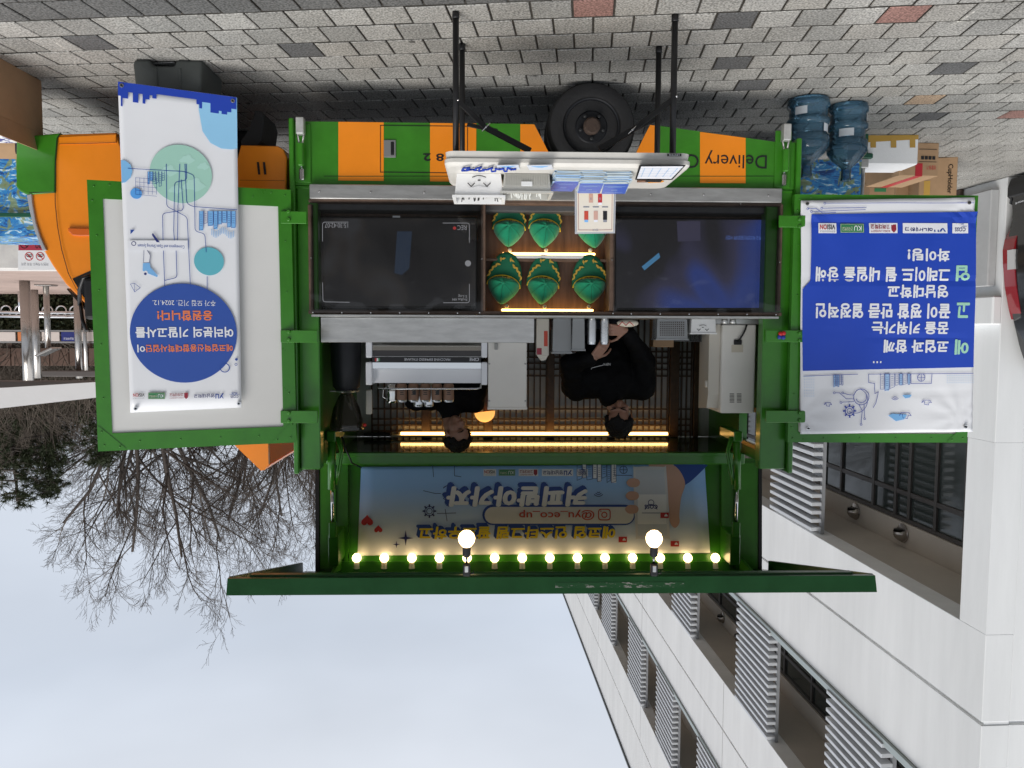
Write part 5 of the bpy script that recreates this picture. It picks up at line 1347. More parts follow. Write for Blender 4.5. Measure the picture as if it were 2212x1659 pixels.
def open_box(name, label, cat, x0, x1, y0, y1, z0, z1, fl, m, t=.004, group=None, rim=.012):
    r = wthing(name, label, cat, ((x0+x1)/2, (y0+y1)/2, z0), group)
    bm = B()
    lv = [(0, z0, 0), (-fl, z1-.012, 0), (-fl-rim, z1-.01, 0), (-fl-rim, z1, 0), (-fl+t, z1, 0), (t, z0+t, 0)]
    rg = [[bm.verts.new(p) for p in ((x0+i, y0+i, z), (x1-i, y0+i, z), (x1-i, y1-i, z), (x0+i, y1-i, z))] for i, z, _ in lv]
    for a, b_ in zip(rg, rg[1:]):
        for k in range(4): bm.faces.new((a[k], a[(k+1) % 4], b_[(k+1) % 4], b_[k]))
    bm.faces.new(rg[0][::-1]); bm.faces.new(rg[-1]); bmesh.ops.recalc_face_normals(bm, faces=bm.faces[:])
    obj('tub', bm, m, r); return r
def face_marks(pl, r, cx, cy, s, h=.002):
    bm = B()
    for dx in (-17, 17): pl.line(bm, [(cx+(dx-7)*s, cy+7*s), (cx+dx*s, cy+13*s+1*s), (cx+(dx+7)*s, cy+7*s)][::1], 2.0*s, h)
    pl.line(bm, [(cx+(-14+28*k/8)*s, cy-6*s-(3.6*s)*math.sin(math.pi*k/8)) for k in range(9)], 1.9*s, h); pl.rect(bm, cx-3*s, cy-1*s, cx+3*s, cy+2*s, h)
    obj('smile_marks', bm, i_black, r)
fy_ = 3.80
sx0, sx1 = X(1082, fy_, 390), X(987, fy_, 390)
smb = open_box('smiling_box', 'white open tub with a smiling face standing on the folding table', 'tub', sx0, sx1, fy_, fy_+.17, TZ, Z(427, fy_-.012), .010, white_pl)
PF = Plane((0, fy_-.004, TZ), (1, 0, 0), (0, -.010, .12)); face_marks(PF, smb, 1035, 389, 1.0, .003)
obj('cloud_emboss', PF.poly(B(), [(1012, 408), (1016, 404.5), (1022, 405.5), (1030, 402.5), (1038, 402.5), (1045, 405), (1051, 404.5), (1056, 408)], .003), ink('soft_white', (.70, .70, .70)), smb)
straw_b = mat('straw_black', (.03, .03, .032), .5); straw_w = mat('straw_wrapped', (.66, .67, .64), .35)
def sticks(root, x0, x1, y0, y1, z0, z1, n, m, seed, nm):
    rng = random.Random(seed)
    for k in range(n):
        x = x0+(x1-x0)*(k+.5)/n; y = rng.uniform(y0, y1); a = Vector((x, y, z0)); b_ = Vector((x+rng.uniform(-.03, .03), y+rng.uniform(.0, .03), z1+rng.uniform(-.012, .012)))
        obj(nm, tube(B(), [a, b_], .003, 6), m, root)
sticks(smb, sx0+.02, sx1-.02, fy_+.03, fy_+.14, TZ+.01, Z(424, fy_), 26, straw_b, 1, 'straw')
fy2 = 3.79; gx0, gx1 = X(1187, fy2, 390), X(1089, fy2, 390)
grm = mat('grey_ribbed_plastic', (.46, .455, .42), .5)
grb = open_box('ribbed_tub', 'grey ribbed open tub full of wrapped straws on the folding table', 'tub', gx0, gx1, fy2, fy2+.17, TZ, Z(418, fy2), .006, grm)
for k in range(26):
    x = gx0+.006+(gx1-gx0-.012)*k/25
    if k % 1 == 0: obj('rib', box(B(), x-.0012, x+.0012, fy2-.009, fy2-.002, TZ+.004, Z(402, fy2), 0), grm, grb)
obj('tub_tag', box(B(), *pbox(1126, 1150, 391.5, 402, fy2-.014, fy2-.009), .002), mat('frosted_tag', (.66, .67, .67), .3), grb)
sticks(grb, gx0+.015, gx1-.015, fy2+.03, fy2+.14, TZ+.01, Z(416, fy2), 24, straw_w, 2, 'wrapped_straw')
cardm = mat('card_paper_edge', (.52, .58, .60), .6, var=.06, vscale=20)
def card_stack(px0, px1, py_top, label, seed, rz, n=26):
    rng = random.Random(seed); y0 = 3.69; x0, x1 = X(px1, y0, 370), X(px0, y0, 370); h = Z(py_top, y0)-TZ
    root = wthing('leaflet_stack', label, 'leaflets', ((x0+x1)/2, y0+.14, TZ), 'stacks of blue leaflets on the folding table')
    t = h/n
    for k in range(n):
        bm = B(); rot_box(bm, ((x0+x1)/2+rng.gauss(0, .004), y0+.14+.07*(k/n)**2+rng.gauss(0, .004), TZ+t*(k+.5)), (x1-x0-.006, .25, t*.82), rz+rng.gauss(0, .03), 0)
        o = obj('leaflet', bm, cardm if k < n-1 else ink('leaflet_blue', (.06, .12, .50)), root)
        if k < n-1 and k % 4 == 0: o.data.materials[0] = i_pale
    # printed top
    bm = B(); zt_ = TZ+h+.0006; c = Vector(((x0+x1)/2, y0+.21, zt_))
    for i, (w, dv) in enumerate(((.10, -.09), (.07, -.07), (.03, .0), (.03, .02), (.09, .07))):
        a = rz; ex, ey = Vector((math.cos(a), math.sin(a), 0)), Vector((-math.sin(a), math.cos(a), 0))
        bm.faces.new([bm.verts.new(c+ex*s*w/2+ey*(dv+q)) for s, q in ((-1, 0), (1, 0), (1, .006), (-1, .006))])
    obj('printed_lines', bm, i_pale, root)
card_stack(1197, 1256, 385, 'leaflet stack with a violet-blue top card next to the grey ribbed tub', 1, R(-4)); card_stack(1258, 1312, 389, 'leaflet stack in the middle of the three', 2, R(3)); card_stack(1314, 1371, 390, 'leaflet stack nearest the clipboard', 3, R(6))
# clipboard, pens, lanyard, badge
cl0, cl1 = atz(1478, 357, TZ), atz(1376, 386, TZ)
cb = wthing('clipboard', 'clipboard with a printed sign-up sheet at the table end', 'clipboard', ((cl0.x+cl1.x)/2, (cl0.y+cl1.y)/2, TZ))
q = [atz(1481, 356, TZ), atz(1381, 356.5, TZ), atz(1372, 387, TZ), atz(1452, 387.5, TZ)]
def flat(name, pts, z, m, parent, t=.003):
    bm = B(); prism(bm, [(p.x, p.y) for p in pts], 'z', z, z+t); return obj(name, bm, m, parent)
flat('board', q, TZ, black, cb)
q2 = [atz(1476, 357.5, TZ), atz(1385, 358, TZ), atz(1376, 384, TZ), atz(1450, 384.5, TZ)]; pp_ = flat('sheet', q2, TZ+.0035, mat('paper', (.78, .79, .84), .6), cb, .001)
bm = B()
def tline(a, b_, w=.0016, z=TZ+.0052):
    d = (b_-a); d.z = 0; d.normalize(); n_ = Vector((-d.y, d.x, 0))*w; bm.faces.new([bm.verts.new((p.x, p.y, z)) for p in (a+n_, b_+n_, b_-n_, a-n_)])
for k in range(6):
    t = k/5; tline(q2[0].lerp(q2[3], .12+.7*t), q2[1].lerp(q2[2], .12+.7*t))
for k in range(5): t = .1+.8*k/4; tline(q2[0].lerp(q2[1], t).lerp(q2[3].lerp(q2[2], t), .12), q2[0].lerp(q2[1], t).lerp(q2[3].lerp(q2[2], t), .82))
obj('table_lines', bm, i_pale, cb)
cc = atz(1412, 386, TZ); obj('clip', box(B(), cc.x-.04, cc.x+.04, cc.y-.012, cc.y+.012, TZ+.004, TZ+.016, .004), black, cb)
for (pa, pb, m_, lb) in (((1376, 389), (1404, 389), mat('brown_pen', (.20, .10, .06), .4), 'brown pen lying behind the clipboard'), ((1400, 390), (1434, 389), mat('orange_pen', (.80, .30, .02), .4), 'orange marker pen lying behind the clipboard')):
    a, b_ = atz(*pa, TZ), atz(*pb, TZ); a.z = b_.z = TZ+.006; tag(obj('pen', tube(B(), [a, a.lerp(b_, .8), b_], [.006, .006, .003], 10), m_), lb, 'pen', 'pens on the folding table')
rng = random.Random(9); bm = B(); pts = []
for k in range(46):
    t = k/45; p = atz(998+116*t+9*math.sin(k*1.9)*(1-t), 361.5+2.5*math.sin(k*1.25)+1.5*math.cos(k*.7), TZ); p.z = TZ+.006+.006*abs(math.sin(k*.9)); pts.append(p)
tube(bm, pts, .0045, 6); lan = tag(obj('lanyard', bm, mat('blue_cord', (.015, .05, .38), .7)), 'tangled blue lanyard lying in front of the smiling white tub', 'lanyard')
def card_on_table(px0, px1, py, label):
    q = [atz(px1, py-2, TZ), atz(px0, py-1, TZ), atz(px0+6, py+9, TZ), atz(px1+3, py+7, TZ)]; r = wthing('badge', label, 'badge', q[0], 'badges on the folding table')
    flat('sleeve', q, TZ+.001, mat('badge_white', (.66, .70, .78), .3), r, .003); c = [q[0].lerp(q[2], .15), q[1].lerp(q[3], .15), q[1].lerp(q[3], .42), q[0].lerp(q[2], .42)]; flat('blue_band', c, TZ+.0045, i_sky, r, .0008)
card_on_table(1072, 1120, 357, 'clear badge tied to the blue lanyard'); card_on_table(1138, 1192, 357, 'loose blue and white badge in front of the grey ribbed tub')
# menu sheet in an acrylic stand at the back of the table
my = 4.10; mb = wthing('menu_sheet', 'cream menu sheet of canned drinks standing at the back of the table', 'menu', at(1285, 400, my))
PM = Plane(at(1285, 400, my), (1, 0, 0), (0, .10, 1))
bm = B(); qd = [(1241.5, 392), (1331, 392), (1328.5, 504), (1242, 505.5)]; PM.poly(bm, qd, 0); solid(bm, .006); obj('stand', bm, clear_mat('acrylic', (.85, .88, .92), 1.5, .05, .55, (.75, .77, .82)), mb)
obj('sheet', PM.poly(B(), [(1246, 392), (1326, 392), (1324, 500.5), (1246.5, 501.5)], .008), i_cream, mb)
bm = B(); PM.line(bm, [(1249, 405), (1249.5, 497), (1281, 497)], .8, .009); PM.line(bm, [(1291, 497), (1321, 496.5), (1322, 405)], .8, .009); obj('sheet_border', bm, i_maroon, mb)
PM.text('lettering', '필라리', 1280, 494.5, 1291, 499, i_navy, mb, .009)
for px, py, m1, m2 in ((1265, 430, i_skin, i_cream), (1284.6, 430, i_red, i_white), (1253, 467, i_brick, i_sky), (1273.5, 467, i_skin, i_white), (1293.5, 467, i_black, i_grey)):
    px = px*1.0+13 if py == 467 else px+11
    obj('drink_picture', PM.rect(B(), px-4.4, py-11, px+4.4, py+8, .0095), m1, mb); obj('drink_cap', PM.rect(B(), px-4.0, py+8, px+4.0, py+13, .0095), m2, mb)
    PM.rect(bm2 := B(), px-6.5, py-21, px+6.5, py-18.5, .0095) if py == 467 else PM.rect(bm2 := B(), px-1, py-3, px+1, py+2, .0102)
    obj('caption', bm2, i_grey, mb)
# ================================================================ ON AND ABOVE THE COUNTER
ZC = zc+.001
def pb(px0, px1, py1, y0, y1, z0=None): q = pbox(px0, px1, 690, py1, y0, y1); return (q[0], q[1], y0, y1, ZC if z0 is None else z0, q[5])
# espresso machine, seen from behind
EY = 5.02
em = wthing('espresso_machine', 'white and black espresso machine with cans on top, seen from behind', 'coffee machine', at(920, 700, EY))
mirror = mat('polished_steel', (.62, .62, .60), .07, 1); pearl = mat('pearl_enamel', (.84, .85, .88), .25, coat=.5)
for a, b_ in ((789.5, 803.5), (1039.5, 1053)):
    obj('end_cap', box(B(), *pb(a, b_, 773, EY-.02, EY+.45), .01, 2), pearl, em); q = pbox(a, b_, 782, 832, EY-.02, EY+.45); obj('end_cap', box(B(), *q, .01, 2), pearl, em)
def eband(py0, py1, y, m, nm, tilt=0):
    p0, p1 = at(921, py0, y), at(921, py1, y); x0, x1 = X(1039, y, py0), X(804, y, py0); bm = B()
    v = [bm.verts.new(p) for p in ((x0, y, p0.z), (x1, y, p0.z), (x1, y+tilt, p1.z), (x0, y+tilt, p1.z), (x0, y+.3, p0.z), (x1, y+.3, p0.z), (x1, y+.3, p1.z), (x0, y+.3, p1.z))]
    for f in ((0, 1, 2, 3), (7, 6, 5, 4), (0, 4, 5, 1), (1, 5, 6, 2), (2, 6, 7, 3), (3, 7, 4, 0)): bm.faces.new([v[i] for i in f])
    bmesh.ops.recalc_face_normals(bm, faces=bm.faces[:]); return obj(nm, bm, m, em)
eband(700, 757, EY+.012, mirror, 'lower_panel', -.012); eband(757.3, 769.5, EY+.004, mat('dark_gloss', (.03, .026, .028), .12), 'dark_band'); eband(769.8, 771, EY-.004, white_pl, 'bright_line')
eband(771.2, 783, EY-.008, mat('black_band', (.008, .008, .010), .3), 'name_band'); eband(783.3, 796.5, EY, mirror, 'upper_mirror', .007); eband(796.8, 828, EY+.02, pearl, 'upper_panel', .03)
PE = Plane((0, EY-.009, 0), (1, 0, 0), (0, 0, 1)); PE.text('lettering', 'CIME', 1014, 772.8, 1034.5, 779.6, i_white, em, .002, .01); PE.text('lettering', 'MACCHINE ESPRESSO ITALIANE', 873.5, 774, 972.5, 779, i_white, em, .002)
for a, b_, m_ in ((810, 813.6, i_red), (813.6, 817.2, i_white), (817.2, 821, i_green)): obj('flag_bar', PE.rect(B(), a, 773.5, b_, 780.5, .002), m_, em)
obj('machine_body', box(B(), X(1038, EY+.1), X(806, EY+.1), EY+.30, EY+.46, ZC, Z(829, EY)), dkmetal, em)
rl = B(); tube(rl, [at(816, 836, EY+.22), at(818, 840, EY+.04), at(1030, 840, EY+.04), at(1038, 838, EY+.06), at(1039, 830, EY+.08)], .006, 8); obj('cup_rail', rl, chrome, em)
canm = mat('can_paper_wrap', (.27, .155, .10), .5, var=.06, vscale=20); alu = mat('brushed_aluminium', (.62, .63, .64), .28, .95, var=.05, vscale=30)
def can(px, py0, py1, wpx, y, m, label, grp, z0=None):
    r = .5*(X(px-wpx/2, y, py0)-X(px+wpx/2, y, py0)); c = at(px, py0, y); z0 = c.z if z0 is None else z0; h = Z(py1, y, px)-z0
    t = wthing('drink_can', label, 'can', (c.x, y, z0), grp)
    obj('body', lathe(B(), [(r*.8, .0), (r*.98, .012), (r, .02), (r, h-.02), (r*.98, h-.014)], (c.x, y, z0), 'z', 24), m, t, 40)
    obj('lid', lathe(B(), [(r*.985, h-.0135), (r*.86, h-.002), (r*.86, h), (r*.80, h), (r*.78, h-.004), (.001, h-.004)], (c.x, y, z0), 'z', 24, closed_ends=False), alu, t, 30)
    return t
zem = Z(831, EY)
wh = ['nearest the steel pitcher', 'second from the steel pitcher', 'in the middle of the row of five', 'fourth from the steel pitcher', 'nearest the white cabinet']
for k in range(5):
    c = can(868+k*25.3, 829, 868, 23, EY+.10, canm, 'brown can on the espresso machine, %s' % wh[k], 'cans on the espresso machine', zem)
    PCn = Plane((0, EY+.10-.0365, 0), (1, 0, 0), (0, 0, 1)); bm = B(); x = 868+k*25.3
    for i, w in enumerate((5, 3.5, 4.5)): PCn.rect(bm, x-w, 843+i*4, x+w, 844.6+i*4, .001)
    if k in (1, 3): PCn.rect(bm, x-2, 840, x+5, 853, .0016)
    obj('print', bm, i_black, c)
for px, lb in ((903, 'plain silver can in the back row on the espresso machine, nearer the pitcher'), (926, 'plain silver can in the back row on the espresso machine, nearer the server')): can(px, 835, 878, 22, EY+.22, alu, lb, 'cans on the espresso machine', zem)
pt = wthing('milk_pitcher', 'polished steel milk pitcher at the end of the row of cans', 'pitcher', (X(845, EY+.1), EY+.1, zem))
obj('pitcher_body', lathe(B(), [(.028, 0), (.033, .01), (.034, .07), (.030, .11), (.034, .128), (.032, .128), (.028, .11), (.03, .02), (.001, .015)], (X(845, EY+.1), EY+.1, zem), 'z', 24, closed_ends=False), mirror, pt, True)
obj('handle', tube(B(), [(X(845, EY+.1)+.03, EY+.1, zem+.11), (X(845, EY+.1)+.06, EY+.1, zem+.09), (X(845, EY+.1)+.058, EY+.1, zem+.04), (X(845, EY+.1)+.033, EY+.1, zem+.025)], .005, 8), mirror, pt)
# white cabinet beside it
wc = wthing('white_cabinet', 'plain white metal cabinet standing beside the espresso machine', 'cabinet', at(1096, 700, 5.0))
obj('body', box(B(), *pb(1054.5, 1138, 883, 5.0, 5.42), .005), cream, wc)
obj('base_rim', box(B(), *pbox(1053, 1139, 880, 885, 4.995, 5.43), .002), cream, wc)
obj('switch', box(B(), *pbox(1068, 1075, 741, 756, 4.985, 5.0), .004, 2), mat('switch_grey', (.35, .35, .33), .4), wc)
for px in (1057, 1135):
    for py in (786, 866): obj('screw', sphere(B(), at(px, py, 4.998), .006, 8, 6), steel, wc)
# grinder
gr = wthing('coffee_grinder', 'black coffee grinder with a smoky clear bean hopper by the cab-side post', 'grinder', at(746, 700, 5.05)); gc = at(748, 800, 5.12)
zz = lambda py: Z(py, 5.12)
obj('body', lathe(B(), [(.095, ZC), (.10, zz(745)), (.098, zz(790)), (.088, zz(835)), (.07, zz(842))], (gc.x, 5.12, 0), 'z', 32), mat('matt_black', (.012, .013, .016), .5), gr, 40)
obj('collar', lathe(B(), [(.075, zz(842)), (.085, zz(844)), (.078, zz(847)), (.03, zz(850))], (gc.x, 5.12, 0), 'z', 28), alu, gr, 40)
smoke = clear_mat('smoky_hopper', (.42, .40, .36), 1.5, .06, .22, (.10, .09, .07))
obj('hopper', lathe(B(), [(.028, zz(849)), (.05, zz(856)), (.085, zz(880)), (.105, zz(905)), (.113, zz(926)), (.112, zz(928)), (.001, zz(929))], (gc.x, 5.12, 0), 'z', 32, closed_ends=False), smoke, gr, True)
obj('shut_off', box(B(), gc.x+.03, gc.x+.10, 5.06, 5.10, zz(843), zz(846), .003), steel, gr)
obj('red_knot', sphere(B(), at(788, 918, 5.05), .012, 10, 8), mat('red_ribbon', (.5, .02, .015), .6), gr)
tag(obj('hygrometer', box(B(), *pbox(790, 803, 842, 895, 5.4, 5.43), .006), cream), 'small cream display panel standing behind the grinder', 'panel')
# cans that the server holds
for px, lb in ((1278.7, 'plain silver can held by the server, nearer the clear tubs'), (1306.3, 'plain silver can held by the server, nearer the patterned pouch')): can(px, 692, 744, 19, 4.94, alu, lb, 'silver cans in the hands of the server', ZC)
# clear tubs and packets
frost = clear_mat('frosted_plastic', (.75, .77, .78), 1.4, .25, .45, (.55, .57, .58))
def tub(px0, px1, py1, y, dy, label, m=frost, fl=.004): q = pb(px0, px1, py1, y, y+dy); return open_box('clear_tub', label, 'tub', q[0], q[1], q[2], q[3], ZC, q[5], fl, m, .003, 'clear tubs on the counter', .006)
tub(1237, 1262, 758, 4.92, .10, 'narrow frosted tub next to the silver cans'); tub(1195, 1233, 764, 4.96, .14, 'wide frosted tub holding a dark roll beside the milk carton')
tb2 = tub(1420, 1484, 735, 4.95, .14, 'perforated clear basket standing by the smiling white box')
bm = B(); PBk = Plane((0, 4.945, 0), (1, 0, 0), (0, 0, 1))
for i in range(12):
    for j in range(7): PBk.rect(bm, 1426+i*4.5, 695+j*4.6, 1428.4+i*4.5, 697.6+j*4.6, .001)
o = obj('holes', bm, mat('hole_dark', (.05, .035, .03), .8), tb2); o['kind'] = 'stuff'
tag(obj('tub_filling', lathe(B(), [(.03, ZC+.005), (.045, ZC+.03), (.045, ZC+.12), (.04, ZC+.125)], (X(1214, 5.03), 5.03, 0), 'z', 20), mat('dark_roll', (.06, .06, .06), .5)), 'dark roll standing in the wide frosted tub', 'roll')
mc = wthing('milk_carton', 'cream and maroon folded carton leaning beside the frosted tubs', 'carton', at(1172, 700, 5.0)); q = pb(1159, 1186, 768, 5.0, 5.07)
obj('body', box(B(), *q, .003), mat('carton_cream', (.62, .58, .50), .5), mc); obj('flap', prism(B(), [(q[0]+.005, q[5]+.001), (q[1]-.005, q[5]+.001), ((q[0]+q[1])/2+.01, q[5]+.035), ((q[0]+q[1])/2-.02, q[5]+.03)], 'y', 5.01, 5.06), mat('carton_cream', (1, 1, 1)), mc)
PMc = Plane((0, 4.999, 0), (1, 0, 0), (0, 0, 1)); obj('label_stripe', PMc.rect(B(), 1159.5, 752, 1170, 766, .001), i_maroon, mc); obj('print', PMc.rect(B(), 1175, 715, 1183, 748, .001), i_brick, mc)
cr_ = wthing('paper_bag', 'crumpled brown paper bag behind the milk carton', 'bag', at(1180, 700, 5.1)); obj('bag', sphere(B(), at(1180, 700, 5.12), .05, 14, 10, (1.2, .7, .8)), mat('brown_paper', (.16, .08, .06), .8, bump=.6, bscale=25), cr_)
sm2 = pb(1494, 1545, 722, 4.94, 5.08); smb2 = open_box('smiling_box', 'white smiling tub on the truck counter beside the water heater', 'tub', sm2[0], sm2[1], sm2[2], sm2[3], ZC, sm2[5], .004, white_pl, .003, None, .006)
PF2 = Plane((0, 4.935, 0), (1, 0, 0), (0, 0, 1)); face_marks(PF2, smb2, 1518, 707, .52, .003)
sp = wthing('patterned_pouch', 'cream pouch with a red zigzag pattern by the hand of the server', 'pouch', at(1356, 692, 4.92)); bm = B(); sphere(bm, at(1356, 698, 4.93), .07, 18, 12, (1, .5, .36)); obj('pouch', bm, mat('pouch_cream', (.72, .66, .54), .6, bump=.3, bscale=30), sp)
PP = Plane((0, 4.89, 0), (1, 0, 0), (0, 0, 1)); bm = B(); PP.line(bm, [(1336, 704), (1344, 695), (1352, 703), (1360, 695), (1368, 703)], 1.6, .004); obj('zigzag', bm, i_red, sp)
bx2 = wthing('small_carton', 'small brown carton behind the perforated basket', 'carton', at(1433, 700, 5.2)); obj('box', box(B(), *pb(1411, 1456, 750, 5.2, 5.32), .003), cardboard, bx2)
for k in range(5):
    x = X(1470+k*14, 5.25); lid = tag(obj('plastic_cup_stack', lathe(B(), [(.03, ZC), (.042, ZC+.14), (.045, ZC+.145), (.045, ZC+.15)], (x, 5.25, 0), 'z', 18), clear_mat('clear_cup', (.80, .82, .83), 1.45, .05, .12, (.6, .6, .6))), 'stack of clear cups behind the counter, %s from the water heater' % ['fifth', 'fourth', 'third', 'second', 'first'][k], 'cups', 'clear cup stacks behind the counter')
for px, lb in ((1567, 'small bright metal cup under the water heater, nearer the smiling tub'), (1585, 'small grey metal cup under the water heater, nearer the tail post')): tag(obj('metal_cup', lathe(B(), [(.018, ZC), (.024, ZC+.03), (.022, ZC+.03)], (X(px, 4.86), 4.86, 0), 'z', 18), steel), lb, 'cup', 'metal cups on the counter')
# water heater / ice maker with plug and vents
HY = 5.0; ht = wthing('water_heater', 'tall cream water heater with vents and black power lead by the tail post', 'water heater', at(1590, 700, HY))
q = pbox(1558, 1632, 700, 893, HY, HY+.34); obj('body', box(B(), *q, .015, 3), cream, ht); hx0, hx1, hz0, hz1 = q[0], q[1], q[4], q[5]
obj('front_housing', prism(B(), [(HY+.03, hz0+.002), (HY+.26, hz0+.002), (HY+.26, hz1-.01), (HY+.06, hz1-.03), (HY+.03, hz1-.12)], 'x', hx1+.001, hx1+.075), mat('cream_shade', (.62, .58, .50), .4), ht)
PH = Plane((0, HY-.001, 0), (1, 0, 0), (0, 0, 1))
for cx in (1581, 1596.5):
    for k in range(7): obj('vent_slit', PH.rect(B(), cx-5, 850+k*3, cx+5, 851.4+k*3, .001), mat('slit_dark', (.10, .09, .08), .6), ht)
obj('socket', box(B(), *pbox(1586, 1603, 734, 744.5, HY-.012, HY), .003), black, ht); obj('power_lead', tube(B(), [at(1594, 738, HY-.02), at(1604, 724, HY-.03), at(1610, 712, HY-.03), at(1613, 702, HY-.02)], .006, 8), black, ht)
obj('data_sticker', PH.rect(B(), 1580, 745, 1605, 761, .001), mat('sticker', (.60, .54, .44), .6), ht); obj('latch', box(B(), hx1+.05, hx1+.085, HY+.05, HY+.09, Z(838, HY), Z(822, HY), .006), cream, ht)
hs = obj('support_shelf', box(B(), hx0-.1, hx1+.08, HY-.02, HY+.42, ZC, hz0-.001), steel, ht)

wlm = wthing('wall_lamp', 'half-round warm glowing lamp on the back wall above the white cabinet', 'lamp', at(1047, 898, 6.3)); bm = B(); sphere(bm, at(1047, 890, 6.33), .085, 24, 16, (1, .35, 1)); bmesh.ops.bisect_plane(bm, geom=bm.verts[:]+bm.edges[:]+bm.faces[:], plane_co=at(1047, 890, 6.33), plane_no=(.12, 0, -1), clear_outer=True)
obj('shade', bm, mat('lamp_glow', (.8, .5, .2), .5, emit=(.85, .40, .10), estr=.8), wlm)
# ================================================================ PEOPLE
skin = mat('skin', (.30, .16, .11), .5, var=.06, vscale=20); skin.node_tree.nodes['Principled BSDF'].inputs['Subsurface Weight'].default_value = .08
hairm = mat('black_hair', (.0045, .004, .004), .6, spec=.2, var=.3, vscale=60, stretch=(3, 3, 1), bump=.5, bscale=90)
jackm = mat('black_jacket', (.0022, .0022, .0028), .7, spec=.12, var=.2, vscale=8, bump=.35, bscale=12); trous = mat('dark_trousers', (.02, .022, .03), .8)
def caps_(bm, a, b_, ra, rb, n=14):
    a, b_ = Vector(a), Vector(b_); sphere(bm, a, ra, n, 9); sphere(bm, b_, rb, n, 9)
    if (b_-a).length > 1e-4: tube(bm, [a, b_], [ra, rb], n)
def remesh(name, bm, m, parent, voxel, noise=0, nscale=.1, smooth=4):
    me = bpy.data.meshes.new(name); bm.to_mesh(me); bm.free(); o = bpy.data.objects.new(name, me)
    md = o.modifiers.new('r', 'REMESH'); md.mode = 'VOXEL'; md.voxel_size = voxel
    sm = o.modifiers.new('s', 'SMOOTH'); sm.factor = .5; sm.iterations = smooth
    if noise:
        tx = bpy.data.textures.new('n', 'CLOUDS'); tx.noise_scale = nscale; dm = o.modifiers.new('d', 'DISPLACE'); dm.texture = tx; dm.strength = noise; dm.mid_level = .5
    return obj(name, scratch_mesh(o), m, parent, True)
def hand(bm, w, d, n, side, curl, s=1.0):
    d = Vector(d).normalized(); n = Vector(n); n = (n-d*n.dot(d)).normalized(); x = d.cross(n)*side; w = Vector(w)
    for k in range(4):
        o_ = (k-1.5)*.019*s; caps_(bm, w+d*.015*s+x*o_*.75, w+d*.085*s+x*o_, .014*s, .0115*s, 10)
    for k, L in enumerate((.062, .072, .067, .052)):
        o_ = (k-1.5)*.0205*s; p = w+d*.085*s+x*o_; dd = (d+x*(k-1.5)*.05).normalized(); rr = (.0095, .0095, .009, .008)[k]*s
        for j, f in enumerate((.45, .32, .26)):
            ang = R(curl)*(.5+.45*j); q = (dd*math.cos(ang)+n*math.sin(ang)).normalized(); p2 = p+q*L*f*s*1.15; caps_(bm, p, p2, rr*(1-.08*j), rr*(.93-.1*j), 8); p = p2
    p = w+d*.025*s-x*.032*s
    for j, (L, r) in enumerate(((.04, .0125), (.032, .0105), (.026, .009))):
        q = (d*(.55+.2*j)-x*(.75-.25*j)+n*(.25+.2*j)).normalized(); p2 = p+q*L*s; caps_(bm, p, p2, r*s, r*.88*s, 8); p = p2
